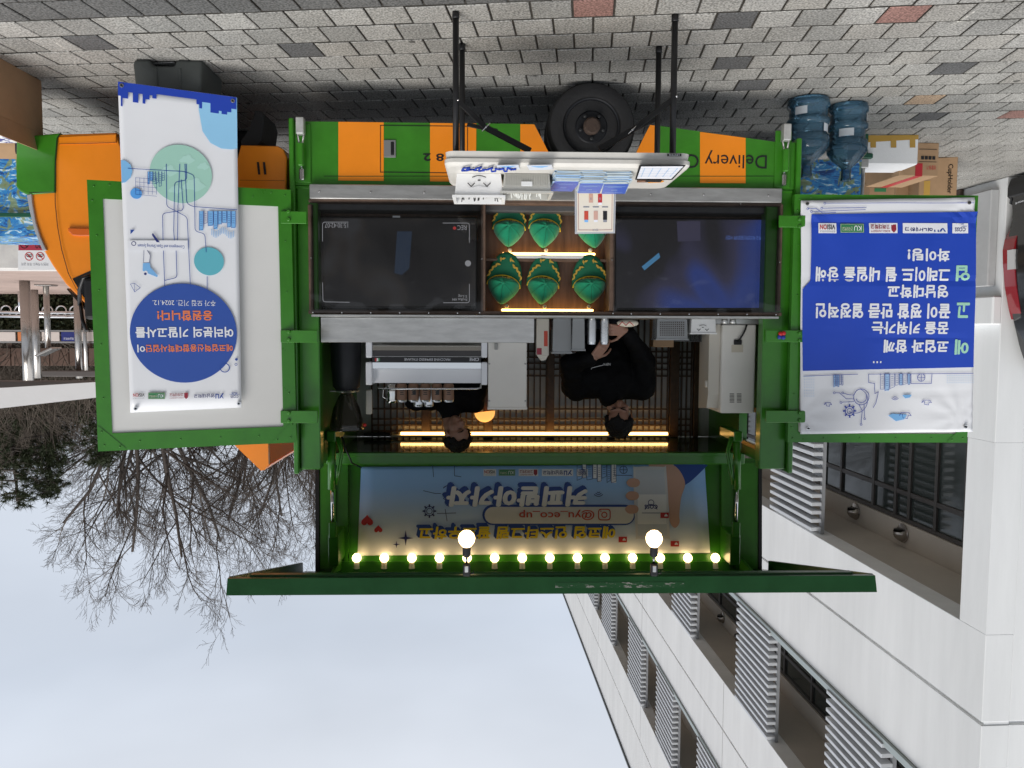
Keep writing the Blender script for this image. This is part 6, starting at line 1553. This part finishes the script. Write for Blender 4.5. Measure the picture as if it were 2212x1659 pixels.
def person(label, J, hd, hands, hair_seed, cap_len=.012, text=None):
    root = wthing('person', label, 'person', (J['pel'][0], J['pel'][1], FZ))
    bm = B(); hc = Vector(J['head']); M = hd       # columns: right, forward(face), up
    def hp(x, f, u): return hc + M @ Vector((x, f, u))
    def ell(c, rx, rf, ru, seg=18):
        t = B(); sphere(t, (0, 0, 0), 1, seg, 12); t.transform(Matrix.Translation(hp(*c)) @ M.to_4x4() @ Matrix.Diagonal((rx, rf, ru, 1))); me = bpy.data.meshes.new('q'); t.to_mesh(me); t.free(); bm.from_mesh(me); bpy.data.meshes.remove(me)
    ell((0, -.008, .03), .076, .095, .088); ell((0, .022, -.035), .062, .07, .075); ell((0, .045, -.085), .034, .036, .028)
    ell((0, .092, -.02), .013, .018, .027); ell((0, .100, -.036), .018, .014, .012); ell((0, .078, .022), .055, .020, .013)
    ell((0, .083, -.066), .024, .012, .007); ell((0, .080, -.078), .021, .012, .007)
    for s in (-1, 1): ell((s*.080, -.008, -.012), .010, .020, .032); ell((s*.040, .060, -.035), .024, .022, .022)
    nk = Vector(J['neck']); caps_(bm, nk, hp(0, -.02, -.06), .058, .054); pel = Vector(J['pel']); ch = Vector(J['chest'])
    caps_(bm, pel, ch, .10, .10); caps_(bm, ch, nk, .085, .055)
    jk = B(); caps_(jk, pel+Vector((-.06, 0, -.05)), ch+Vector((-.09, 0, .02)), .135, .150); caps_(jk, pel+Vector((.06, 0, -.05)), ch+Vector((.09, 0, .02)), .135, .150); caps_(jk, ch+Vector((0, 0, .03)), nk+Vector((0, -.01, -.02)), .14, .080)
    tr = B()
    for s, side in ((-1, 'L'), (1, 'R')):
        sh, el, wr = [Vector(J[k+side]) for k in ('sh', 'el', 'wr')]
        caps_(bm, ch, sh, .055, .045); caps_(bm, sh, el, .042, .036); caps_(bm, el, wr, .04, .027)
        caps_(jk, ch+Vector((0, 0, .05)), sh, .095, .088); caps_(jk, sh, el, .088, .074); caps_(jk, el, el.lerp(wr, .86), .074, .050)
        hip = pel+Vector((s*.09, 0, -.03)); kn = Vector((hip.x, hip.y-.02, FZ+.46)); an = Vector((hip.x, hip.y, FZ+.09))
        caps_(bm, hip, kn, .08, .055); caps_(bm, kn, an, .05, .04); caps_(tr, hip, kn, .095, .07); caps_(tr, kn, an, .07, .062); caps_(tr, an+Vector((0, .02, -.05)), an+Vector((0, -.14, -.055)), .04, .036)
        if side in hands: hand(bm, wr, *hands[side])
    remesh('body', bm, skin, root, .0055, smooth=3)
    jo = remesh('jacket', jk, jackm, root, .012, .035, .09, 5)
    remesh('trousers', tr, trous, root, .015)
    # hair: a cap over the skull with an uneven fringe
    hb = B(); rng = random.Random(hair_seed)
    for k in range(210):
        th = math.acos(rng.uniform(-.25, 1)); ph = rng.random()*6.283; v = Vector((math.sin(th)*math.cos(ph), math.sin(th)*math.sin(ph), math.cos(th)))
        if v.y > .35 and v.z < .55: continue
        if v.z < -.1 and v.y > -.2: continue
        p = hp(v.x*.080, -.008+v.y*.100, .034+v.z*.094); sphere(hb, p, rng.uniform(.014, .022), 8, 6)
        if rng.random() < .5: e_ = M @ Vector((v.x*.3+rng.gauss(0, .3), v.y+.2, -.5+v.z*.6)); caps_(hb, p, p+e_.normalized()*rng.uniform(.015, .035), .010, .005, 6)
    remesh('hair', hb, hairm, root, .0055, .006, .012, 1)
    for s in (-1, 1):
        bm = B(); t = hp(s*.033, .090, .004); sphere(bm, t, .010, 10, 6, (1.3, .4, .35)); obj('eye', bm, mat('eye_dark', (.012, .008, .007), .3), root)
        bm = B(); tube(bm, [hp(s*.016, .097, .024), hp(s*.034, .095, .030), hp(s*.054, .080, .024)], [.0045, .005, .002], 6); obj('eyebrow', bm, hairm, root)
    return root, jo
def head_m(yaw, pitch, roll=0):      # yaw 0 faces the camera (-y); pitch > 0 bows
    return Euler((R(pitch), R(roll), R(180+yaw)), 'XYZ').to_matrix() if False else (Matrix.Rotation(R(180+yaw), 3, 'Z') @ Matrix.Rotation(-R(pitch), 3, 'X') @ Matrix.Rotation(R(roll), 3, 'Y'))
cx = X(1312, 5.22, 800)
J2 = dict(pel=(cx, 5.36, FZ+.88), chest=(cx, 5.30, Z(810, 5.3)), neck=(cx-.03, 5.25, Z(862, 5.25)), head=at(1338, 902, 5.14),
          shL=at(1388, 838, 5.26), elL=at(1392, 778, 5.16), wrL=at(1350, 714, 4.99), shR=at(1240, 838, 5.26), elR=at(1232, 788, 5.14), wrR=at(1283, 772, 5.00))
J2 = {k: tuple(v) for k, v in J2.items()}
p2, jk2 = person('person in a black jacket bowing over two silver cans behind the counter', J2, head_m(16, 58, 0),
    {'L': ((1, -.35, -.05), (.3, 1, -.2), -1, 38), 'R': ((-.55, -.35, -.75), (0, .6, -.6), 1, 42)}, 4)
PJ = Plane((0, 5.09, 0), (1, 0, 0), (0, 0, 1)); PJ.text('lettering', 'NEPA', 1302, 784, 1317, 789, mat('print_white', (.55, .55, .55), .6), jk2, .03); 
bm = B(); PJ.line(bm, [(1276, 797), (1278, 794), (1302, 788)], 1.1, .03); obj('chest_print', bm, MATS['print_white'], jk2)
cx = X(962, 5.5, 850)
J1 = dict(pel=(cx, 5.62, FZ+.90), chest=(cx, 5.58, Z(838, 5.58)), neck=(cx-.03, 5.55, Z(893, 5.55)), head=at(985, 934, 5.47),
          shL=at(1022, 868, 5.56), elL=at(1040, 800, 5.5), wrL=at(1010, 740, 5.35), shR=at(898, 862, 5.56), elR=at(885, 800, 5.5), wrR=at(930, 740, 5.38))
J1 = {k: tuple(v) for k, v in J1.items()}
p1, jk1 = person('person in black looking down behind the espresso machine', J1, head_m(-42, 30, 8), {'L': ((-.3, -.5, -.7), (0, .5, -.6), -1, 30), 'R': ((.2, -.5, -.7), (0, .5, -.6), 1, 30)}, 9)
# ================================================================ CLAMP LAMPS ON THE CANOPY LIP
for px, lb in ((1008, 'larger round bulb clamped to the canopy lip, nearer the cab'), (1413, 'larger round bulb clamped to the canopy lip, nearer the tail')):
    y = YC-.01; t = wthing('clamp_lamp', lb, 'lamp', at(px, 1247, y), 'clamp lamps on the canopy lip'); c = at(px, 1164, y)
    obj('light_bulb', lathe(B(), [(.001, -.045), (.02, -.040), (.036, -.025), (.043, -.003), (.038, .018), (.026, .034), (.018, .042)], c, 'z', 24, closed_ends=False), bulb_m, t, True)
    obj('socket', lathe(B(), [(.019, .036), (.021, .045), (.020, .085), (.014, .092)], c, 'z', 18), black, t, 30)
    obj('stem', tube(B(), [c+Vector((0, 0, .09)), c+Vector((0, 0, .125))], .006, 8), chrome, t)
    zl = c.z+.125; obj('clamp', box(B(), c.x-.018, c.x+.018, y-.022, y+.006, zl, zl+.062, .004), black, t); obj('clamp_plate', box(B(), c.x-.009, c.x+.009, y-.025, y-.021, zl+.008, zl+.04, .002), steel, t)
    obj('screw_handle', tube(B(), [(c.x-.018, y-.01, zl+.05), (c.x-.035, y-.01, zl+.05), (c.x-.035, y-.01, zl+.035)], .003, 6), black, t)
# ================================================================ WATER JUGS
jugm = clear_mat('blue_polycarbonate', (.42, .60, .72), 1.5, .08, .30, (.10, .24, .36))
jlab = [mat('jug_label', (.62, .66, .70), .4), i_sky]
def jug(px, y, r, label, labs):
    x = X(px, y, 240); t = wthing('water_jug', label, 'jug', (x, y, 0), 'water jugs by the truck tail'); s = r/.135
    pr = [(.10, 0), (.128, .006), (.135, .03), (.135, .055), (.120, .068), (.120, .125), (.132, .135), (.137, .15), (.132, .168), (.118, .178), (.118, .235), (.133, .245), (.137, .265), (.137, .30), (.130, .325), (.10, .365), (.06, .40), (.037, .42), (.033, .43), (.033, .485), (.036, .49), (.036, .505), (.031, .51)]
    obj('bottle', lathe(B(), [(a*s, h_) for a, h_ in pr], (x, y, 0), 'z', 40), jugm, t, 50)
    for a0, a1, z0, z1 in labs:
        bm = B(); n = 8; g = [[bm.verts.new((x+(r*.90+.003)*math.sin(R(a0+(a1-a0)*i/n)), y-(r*.90+.003)*math.cos(R(a0+(a1-a0)*i/n)), z)) for z in (z0, z0+(z1-z0)*.35, z1)] for i in range(n+1)]
        for i in range(n):
            for j in range(2): f = bm.faces.new((g[i][j], g[i+1][j], g[i+1][j+1], g[i][j+1])); f.material_index = 1 if j == 0 else 0
        obj('label', bm, jlab, t)
jug(1746, 5.16, .135, 'blue clear water jug standing nearest the truck tail post', [(25, 62, .07, .12), (-62, -30, .178, .23)]); jug(1832, 5.28, .130, 'blue clear water jug standing nearer the white foam box', [(-80, -52, .07, .12), (5, 50, .18, .23)])
# ================================================================ BOXES BEHIND THE TAIL-SIDE PANEL
foam = mat('white_foam', (.80, .80, .80), .7, bump=.2, bscale=120); tape = mat('brown_tape', (.48, .29, .06), .25, coat=.4)
def bframe(px0, px1, py_g, py_top, dep, zb_=0):
    y = (CAM_H-zb_)*1 and atz(.5*(px0+px1), py_g, zb_).y; return X(px1, y, py_g), X(px0, y, py_g), y, y+dep, zb_, Z(py_top, y, .5*(px0+px1))
q = bframe(1871, 1985, 291, 355, .32); fb = wthing('foam_box', 'white foam box sealed with brown tape behind the water jugs', 'box', (q[0], q[2], 0))
obj('box_body', box(B(), *q, .008), foam, fb)
PX = Plane((0, q[2]-.001, 0), (1, 0, 0), (0, 0, 1)); obj('tape_band', PX.poly(B(), [(1872, 292.5), (1984, 291.5), (1984, 301), (1872, 307.5)], .001), tape, fb)
for a in (1880, 1924, 1965): obj('tape_strip', PX.rect(B(), a, 292, a+12, 319, .002), tape, fb)
def carton(name, label, q, rz=0, flaps=True):
    cx_, cy_ = (q[0]+q[1])/2, (q[2]+q[3])/2; t = thing(name, label, 'box', (cx_, cy_, q[4]), 'cardboard boxes behind the tail-side panel', rz); w, d, h = (q[1]-q[0])/2, (q[3]-q[2])/2, q[5]-q[4]
    obj('box_body', box(B(), -w, w, -d, d, 0, h, .004), cardboard, t); 
    return t, w, d, h
red_t = mat('red_tape', (.42, .02, .03), .4)
q = bframe(1940, 2027, 308, 380, .50); t, w, d, h = carton('cardboard_box', 'tan carton with red tape and printed label behind the foam box', q, R(-3))
obj('tape', box(B(), -.03, .03, -d-.002, d, h-.001, h+.002), red_t, t); obj('tape_end', box(B(), -.03, .03, -d-.003, -d-.001, h-.10, h), red_t, t)
def on_front(t, s, x0, x1, z0, z1, m, d_, bold=0):
    me = text_mesh(s, bold); vs_ = [v.co for v in me.vertices]; a0, a1 = min(v.x for v in vs_), max(v.x for v in vs_); b0, b1 = min(v.y for v in vs_), max(v.y for v in vs_)
    for v in me.vertices: v.co = Vector((x0+(x1-x0)*(v.co.x-a0)/(a1-a0), -d_-.003, z0+(z1-z0)*(v.co.y-b0)/(b1-b0)))
    obj('lettering', me, m, t)
on_front(t, '생활용기', -w+.02, -w+.10, h-.085, h-.05, i_red, d); bm = B()
for k in range(4): box(bm, -w+.03+k*.032, -w+.055+k*.032, -d-.003, -d-.001, h-.16, h-.132)
box(bm, -w+.02, -w+.17, -d-.003, -d-.001, h-.215, h-.212); box(bm, -w+.02, -w+.17, -d-.003, -d-.001, h-.115, h-.112); obj('printed_icons', bm, i_black, t)
q = bframe(2004, 2078, 340, 428, .40); t, w, d, h = carton('cup_holder_carton', 'tall brown carton printed CupHolder against the building wall', (q[0], q[1], q[2], q[3], 0, .52), R(14))
me_t = text_mesh('CupHolder 컵홀더', .01)
a1 = max(v.co.x for v in me_t.vertices)
for v in me_t.vertices: v.co = Vector((-w+.02+.055*v.co.y, -d-.003, .06+.42*v.co.x/a1)) if False else Vector((-w+.075-.055*v.co.y, -d-.003, .06+.42*v.co.x/a1))
obj('lettering', me_t, i_black, t); obj('tape', box(B(), w-.09, w-.04, -d-.002, -d, .2, .52), tape, t)
y_ = 6.85; q = (X(1937, y_, 380), X(1881, y_, 380), y_, y_+.25, 0, Z(385.5, y_)); t, w, d, h = carton('cardboard_box', 'lower of the two stacked pale cartons behind the foam box', q)
q = (X(1934, y_, 400), X(1879, y_, 400), y_+.005, y_+.25, q[5]+.001, Z(425, y_)); t, w, d, h = carton('cardboard_box', 'upper of the two stacked pale cartons, with a green barcode', q); bm = B(); box(bm, -.035, .07, -d-.003, -d-.001, .055, .085); obj('barcode', bm, i_green, t)
bm = B()
for k in range(5): box(bm, -.03+k*.02, -.016+k*.02, -d-.003, -d-.001, .03, .045)
obj('printed_icons', bm, i_black, t)
y_ = 7.15; q = (X(1999, y_, 400), X(1936, y_, 400), y_, y_+.3, 0, .42); t, w, d, h = carton('cardboard_box', 'carton with a white paper label behind the red-taped carton', q); obj('paper_label', box(B(), -w+.01, -w+.11, -d-.003, -d-.001, .22, .38), white_pl, t)
# ================================================================ CLOTH-COVERED TABLES
clothm = bpy.data.materials.new('palm_print_cloth'); clothm.use_nodes = True; n = clothm.node_tree; b_ = n.nodes['Principled BSDF']
tc_ = n.nodes.new('ShaderNodeTexCoord'); mp = n.nodes.new('ShaderNodeMapping'); mp.inputs['Rotation'].default_value = (0, R(35), 0); mp.inputs['Scale'].default_value = (1, 1, 3.2)
wv = n.nodes.new('ShaderNodeTexNoise'); wv.inputs['Scale'].default_value = 4.5; wv.inputs['Detail'].default_value = 5; wv.inputs['Distortion'].default_value = 2.6; wv.inputs['Roughness'].default_value = .6
n2_ = n.nodes.new('ShaderNodeTexNoise'); n2_.inputs['Scale'].default_value = 5; n2_.inputs['Distortion'].default_value = 3.5
rp = n.nodes.new('ShaderNodeValToRGB'); el = rp.color_ramp.elements; el[0].position = .38; el[0].color = (.008, .05, .20, 1); el[1].position = .64; el[1].color = (.62, .72, .78, 1)
for ps, c in ((.44, (.012, .12, .40)), (.49, (.03, .25, .56)), (.53, (.02, .13, .40)), (.58, (.10, .40, .66))): e = el.new(ps); e.color = (*c, 1)
rp2 = n.nodes.new('ShaderNodeValToRGB'); rp2.color_ramp.elements[0].position = .54; rp2.color_ramp.elements[0].color = (0, 0, 0, 1); rp2.color_ramp.elements[1].position = .58; rp2.color_ramp.elements[1].color = (1, 1, 1, 1)
mxx = n.nodes.new('ShaderNodeMix'); mxx.data_type = 'RGBA'; mxx.inputs['B'].default_value = (.22, .26, .04, 1)
mlt = n.nodes.new('ShaderNodeMath'); mlt.operation = 'MULTIPLY'; mlt.inputs[1].default_value = .75
n.links.new(tc_.outputs['Object'], mp.inputs[0]); n.links.new(mp.outputs[0], wv.inputs['Vector']); n.links.new(tc_.outputs['Object'], n2_.inputs['Vector']); n.links.new(wv.outputs['Fac'], rp.inputs[0]); n.links.new(n2_.outputs['Fac'], rp2.inputs[0])
n.links.new(rp2.outputs[0], mlt.inputs[0]); n.links.new(mlt.outputs[0], mxx.inputs['Factor']); n.links.new(rp.outputs[0], mxx.inputs['A']); n.links.new(mxx.outputs['Result'], b_.inputs['Base Color']); b_.inputs['Roughness'].default_value = .45
dgreen = mat('dark_green_bar', (.01, .08, .045), .4)
def draped(name, label, x0, x1, y0, y1, z0, z1, sw=.02):
    t = wthing(name, label, 'table', ((x0+x1)/2, (y0+y1)/2, 0), 'tables covered with blue palm-print cloth'); bm = B(); loop = []
    N = 60
    def edge(s):   # s 0..1 round the perimeter
        P = 2*((x1-x0)+(y1-y0)); L = s*P
        if L < x1-x0: return Vector((x0+L, y0, 0)), Vector((0, -1, 0))
        L -= x1-x0
        if L < y1-y0: return Vector((x1, y0+L, 0)), Vector((1, 0, 0))
        L -= y1-y0
        if L < x1-x0: return Vector((x1-L, y1, 0)), Vector((0, 1, 0))
        L -= x1-x0; return Vector((x0, y1-L, 0)), Vector((-1, 0, 0))
    rows_ = []
    for z, k in ((z1, 0), (z1-.03, .3), ((z0+z1)/2, .7), (z0, 1)):
        rw_ = []
        for i in range(N):
            p, nn = edge(i/N); rw_.append(bm.verts.new(p+nn*(sw*k*(1+math.sin(i*1.7)+.5*math.sin(i*.9)))*.6+Vector((0, 0, z))))
        rows_.append(rw_)
    for a, b2 in zip(rows_, rows_[1:]):
        for i in range(N): bm.faces.new((a[i], a[(i+1) % N], b2[(i+1) % N], b2[i]))
    bm.faces.new(rows_[0]); bmesh.ops.recalc_face_normals(bm, faces=bm.faces[:]); obj('tablecloth', bm, clothm, t, 40); return t
y_ = 5.95; t = draped('covered_table', 'low table under blue palm-print cloth behind the water jugs', X(1858, y_, 400), X(1600, y_, 400), y_, y_+.6, Z(338, y_), .84)
fx_ = X(1876, y_+.02, 330); lg = obj('leg', tube(B(), [(fx_, y_+.1, Z(333, y_)), (fx_, y_+.1, .80)], .014, 12), steel, t); obj('foot_bar', box(B(), fx_-.06, fx_+.05, y_+.06, y_+.14, Z(318, y_), Z(330, y_), .008), dgreen, t); obj('foot_bracket', box(B(), fx_-.03, fx_+.03, y_+.07, y_+.13, Z(330, y_), Z(350, y_), .004), steel, lg)
obj('foot_post', box(B(), fx_-.02, fx_+.02, y_+.07, y_+.13, 0, Z(318, y_)), dgreen, lg)
y_ = 7.0; t = draped('covered_table', 'table under blue palm-print cloth beyond the front of the cab', X(180, y_, 450), X(-140, y_, 450), y_, y_+.7, .01, Z(518, y_))
obj('frame_bar', box(B(), X(170, y_-.03, 475), X(-140, y_-.03, 475), y_-.05, y_-.03, Z(470, y_), Z(479, y_), .004), dgreen, t)
# ================================================================ GREY WEIGHT BLOCK AND NEAR CARTON
gb = wthing('weight_block', 'dark grey moulded plastic weight block at the foot of the tall banner', 'weight block', (0, 0, 0)); gy = atz(360, 128, 0).y; gxm = X(362, gy, 150); gb.location = (gxm, gy+.15, 0); root_at(gb)
hw = .5*(X(287, gy, 150)-X(438, gy, 150)); bm = B()
prf = [(-hw, .0), (-hw*.25, 0), (-hw*.18, .035), (hw*.42, .035), (hw*.50, 0), (hw*.96, 0), (hw, .03), (hw*.93, .20), (hw*.80, .25), (-hw*.80, .25), (-hw*.92, .20)]
prism(bm, [(gxm+a, z) for a, z in prf], 'y', gy, gy+.34); bmesh.ops.bevel(bm, geom=bm.edges[:], offset=.018, segments=3, affect='EDGES', profile=.5)
dgp = mat('dark_grey_plastic', (.045, .05, .048), .55, var=.12, vscale=12, bump=.1, bscale=80); obj('block', bm, dgp, gb, 50)
obj('rib', box(B(), gxm+hw*.28, gxm+hw*.36, gy-.008, gy+.02, .05, .23, .006), dgp, gb); obj('rib', box(B(), gxm-hw*.40, gxm-hw*.32, gy-.008, gy+.02, .05, .23, .006), dgp, gb)
cn = wthing('open_carton', 'open cardboard carton at the very edge, in front of the cab nose', 'box', (3.1, 4.3, 0)); pf = atz(89, 175, 0); x0, y1, hz = pf.x, pf.y, Z(333, pf.y, 98); y0 = y1-.62; x1 = x0+.5
bm = B()
for a in ((x0, x0+.006, y0, y1), (x1-.006, x1, y0, y1), (x0+.006, x1-.006, y0, y0+.006), (x0+.006, x1-.006, y1-.006, y1)): box(bm, *a, 0, hz-.12)
box(bm, x0+.006, x1-.006, y0+.006, y1-.006, 0, .006); obj('box_body', bm, cardboard, cn)
def flap(pts, nm='flap'):
    bm = B(); bm.faces.new([bm.verts.new(p) for p in pts]); solid(bm, .005); obj(nm, bm, cardboard, cn)
zf = hz-.118; flap([(x0+.003, y0, zf), (x0+.003, y1, zf), (x0-.02, y1+.01, hz), (x0-.02, y0, hz)]); flap([(x0, y1-.003, zf), (x1, y1-.003, zf), (x1, y1+.05, hz+.02), (x0+.08, y1+.06, hz+.02)]); flap([(x1, y0, zf), (x1, y1, zf), (x1+.12, y1, zf+.05), (x1+.12, y0, zf+.05)])
obj('printed_lining', box(B(), x0+.03, x1-.02, y0+.02, y1-.03, zf-.02, zf+.06, .004), mat('blue_white_print', (.72, .73, .76), .5, rgb2=(.03, .04, .22), vscale=9, thr=(.58, .6)), cn)
# ================================================================ BLACK VAN AT THE EDGE
vy = 7.5; PV = Plane((0, vy, 0), (1, 0, 0), (0, 0, 1)); vp = [PV.uv(*p) for p in ((2188, 385), (2183, 405), (2182, 430), (2184, 470), (2174, 515), (2170, 560), (2174, 620), (2185, 690), (2199, 750), (2216, 800))]
vx = vp[0][0]; poly = vp + [(vp[-1][0]-.30, 2.02), (vx-3.6, 2.02), (vx-4.2, 1.35), (vx-4.5, 1.0), (vx-4.5, .25), (vx, .25)]
carb = mat('black_car_paint', (.006, .006, .007), .12, coat=1); van = wthing('black_van', 'black van with tall red tail light parked against the building at the edge', 'van', (vx-2.2, vy-.75, 0))
bm = B(); prism(bm, poly, 'y', vy-1.55, vy); bmesh.ops.bevel(bm, geom=[e for e in bm.edges], offset=.025, segments=2, affect='EDGES'); body = obj('body', bm, carb, van, 40)
tl = [PV.uv(*p) for p in ((2183, 497), (2172, 518), (2167.5, 540), (2168, 570), (2172, 620), (2180, 665), (2186, 690), (2230, 690), (2225, 600), (2225, 500))]
rl_ = mat('red_lens', (.26, .008, .015), .15, coat=1); wl_ = mat('clear_lens', (.55, .55, .55), .15, coat=1)
for y0_, y1_ in ((vy-.15, vy+.012), (vy-1.562, vy-1.40)):
    obj('tail_light', prism(B(), tl, 'y', y0_, y1_), rl_, van); obj('reverse_light', prism(B(), [PV.uv(*p) for p in ((2166.9, 542), (2167.2, 584), (2200, 584), (2200, 542))], 'y', y0_-.004, y0_+.09), wl_, van)
obj('bumper', prism(B(), [PV.uv(*p) for p in ((2187, 386), (2180, 405), (2179, 424), (2186, 431), (2330, 431), (2330, 386))], 'y', vy-1.57, vy+.02), mat('bumper_black', (.012, .012, .013), .35), van)
gl = [PV.uv(*p) for p in ((2182.5, 690), (2213, 800), (2240, 800), (2240, 690))]; obj('rear_glass', prism(B(), gl, 'y', vy-1.35, vy-.2), win_g, van)
PVr = Plane((vp[2][0]+.012, vy, 0), (0, 1, 0), (0, 0, 1)); PVr.text('lettering', '적재량 600kg', 2194, 428, 2250, 436, i_white, van, .004)
for k in (.75, 3.7):
    for wy in (vy-1.55, vy-.2): bm = B(); lathe(bm, [(.19, .02), (.20, -.01), (.30, -.015), (.32, .02), (.32, .18), (.2, .19)], (vx-k, wy, .32), 'y', 32); obj('wheel', bm, rubber, van, 40)
# ================================================================ BEYOND THE CAB: SIGN, SHELTER, HEDGE
sg = wthing('warning_sign', 'white and red no-bicycle-parking sign on the pale stone wall', 'sign', at(80, 550, 9.18)); PSg = Plane((0, 9.19, 0), (1, 0, 0), (0, 0, 1))
bm = B(); PSg.rect(bm, 40, 510, 150, 583, .01); solid(bm, .01); obj('plate', bm, mat('sign_white', (.72, .72, .73), .4), sg); obj('red_band', PSg.rect(B(), 41, 511, 150, 541, .012), ink('sign_red', (.36, .03, .06)), sg)
PSg.text('lettering', '자전거·킥보드 주차 금지', 48, 568, 106, 574, i_grey, sg, .012)
for px in (64, 88):
    bm = B(); PSg.ring(bm, px, 554, 8.5, 1.6, .012); PSg.line(bm, [(px-6, 548), (px+6, 560)], 1.6, .0125); obj('prohibition_ring', bm, i_red, sg); bm = B(); PSg.ring(bm, px-3, 552, 2.6, 1, .0122); PSg.ring(bm, px+3.5, 552, 2.6, 1, .0122); PSg.line(bm, [(px-3, 553), (px, 556), (px+3.5, 553)], 1, .0122); obj('bicycle_mark', bm, i_black, sg)
bm = B(); PSg.ring(bm, 54, 528, 8.5, 1.6, .014); PSg.line(bm, [(48, 522), (60, 534)], 1.6, .014); obj('prohibition_ring', bm, i_black, sg); PSg.text('lettering', '00', 78, 525, 92, 537, i_black, sg, .014)
sst = mat('stainless_post', (.42, .40, .38), .25, .95, var=.06, vscale=3); sh = wthing('shelter', 'steel-post shelter with a white fabric edge on the terrace beyond the cab', 'shelter', at(100, 613, 11.8))
for a, b2, y_ in ((43, 64, 11.8), (66, 81, 14.5), (158, 172, 14.5), (176, 184, 16)):
    p = at((a+b2)/2, 620, y_); r = .5*(X(a, y_, 700)-X(b2, y_, 700)); obj('post', tube(B(), [(p.x, y_, .815), (p.x, y_, 2.45)], r, 24), sst, sh)
xa_, xb_ = X(420, 11.4, 840), X(-160, 11.4, 840); z0 = Z(825, 11.4); obj('roof_beam', box(B(), xa_, xb_, 11.3, 11.5, z0, z0+.10, .01), mat('dark_beam', (.09, .08, .075), .5), sh); obj('roof_beam', box(B(), xa_, xb_, 14.3, 14.5, Z(803, 14.4), Z(815, 14.4), .01), MATS['dark_beam'], sh)
bm = B(); g0, g1, g2, g3 = at(-160, 848, 11.1), at(420, 812, 11.1), at(420, 835, 11.1), at(-160, 900, 11.1); bm.faces.new([bm.verts.new(p) for p in (g0, g1, g2, g3)]); solid(bm, .03); obj('fabric_edge', bm, mat('white_tarpaulin', (.62, .62, .62), .6, bump=.5, bscale=5), sh)
pl_ = at(100, 640, 12.8); st = wthing('slim_sign_post', 'slim steel post with a tilted reading panel on the terrace', 'sign post', (pl_.x, 12.8, .815)); obj('post', tube(B(), [(pl_.x, 12.8, .82), (pl_.x, 12.8, Z(755, 12.8))], .045, 14), sst, st); obj('base_plate', box(B(), pl_.x-.14, pl_.x+.14, 12.7, 12.9, .816, .84, .005), sst, st); bm = B(); rot_box(bm, (pl_.x, 12.8, Z(763, 12.8)), (.30, .3, .03), 0, .004, 0, R(-25)); obj('reading_panel', bm, sst, st)
br = wthing('bicycle_rack', 'low steel bicycle rack with curled loops on the terrace', 'bicycle rack', at(100, 690, 15.2)); bm = B(); 
for zz_ in (Z(680, 15.2), Z(688, 15.2)): obj('rail', tube(B(), [(X(175, 15.2), 15.2, zz_), (X(-60, 15.2), 15.2, zz_)], .03, 10), chrome, br)
for k in range(7):
    x = X(160-k*30, 15.2); obj('loop', tube(B(), [(x+.1*math.cos(a)+.012*a, 15.2+.02*a, Z(676, 15.2)+.10*math.sin(a)) for a in [.5*i for i in range(20)]], .013, 8), chrome, br)
    if k % 2 == 0: obj('rack_leg', tube(B(), [(x, 15.2, .815), (x, 15.2, Z(680, 15.2))], .025, 8), chrome, br)
hdm = mat('hedge_leaf', (.022, .034, .014), .7, rgb2=(.05, .06, .026), vscale=4); V, Fc = [], []; rng = random.Random(3)
for k in range(9000):
    p = Vector((rng.uniform(X(330, 16.5), X(-120, 16.5)), rng.uniform(16.2, 17.0), rng.uniform(.82, 1.62))); d = Vector((rng.gauss(0, 1), rng.gauss(0, 1), rng.gauss(0, 1))).normalized()*.05; s_ = d.cross(Vector((rng.random(), rng.random(), 1))).normalized()*.03; b0 = len(V); V.extend((p-d, p+s_, p+d, p-s_)); Fc.append((b0, b0+1, b0+2, b0+3))
me = bpy.data.meshes.new('hedge'); me.from_pydata([tuple(v) for v in V], [], Fc); o = obj('hedge', me, hdm); o['kind'] = 'stuff'; o['label'] = 'dark clipped hedge behind the bicycle rack'; o['category'] = 'hedge'
nb = wthing('notice_boards', 'row of white, orange and navy notice boards above the hedge', 'notice board', at(90, 728, 16.1))
cols = [mat('board_white', (.62, .56, .52), .5), mat('board_orange', (.55, .18, .06), .5), MATS['board_white'], MATS['board_white'], i_navy, MATS['board_white']]
xs = [(-80, 33), (38, 62), (66, 86), (90, 128), (132, 168), (172, 230)]
for (a, b2), m_ in zip(xs, cols): obj('board', box(B(), *pbox(a, b2, 717, 737, 16.1, 16.13), .004), m_, nb)
obj('rail', box(B(), *pbox(-80, 230, 713, 716.5, 16.1, 16.15)), sst, nb); obj('rail', box(B(), *pbox(-80, 230, 737.5, 741, 16.1, 16.15)), sst, nb); PN = Plane((0, 16.09, 0), (1, 0, 0), (0, 0, 1)); PN.text('lettering', '영남대학교', 138, 729, 160, 734, i_white, nb, .01)
bw = wthing('brown_panel_fence', 'brown panelled fence behind the notice boards', 'fence', at(90, 770, 17.2)); bpm = mat('brown_panel', (.13, .08, .06), .7, var=.12, vscale=3)
for k in range(7): a = -60+k*42; obj('panel', box(B(), *pbox(a, a+40, 752, 790, 17.2, 17.25), .004), bpm, bw)
for k in range(4): a = -60+k*84; p = at(a, 760, 17.3); obj('fence_post', box(B(), p.x-.05, p.x+.05, 17.26, 17.36, 0, Z(790, 17.3)), bpm, bw)
bpy.data.scenes.remove(SCR)
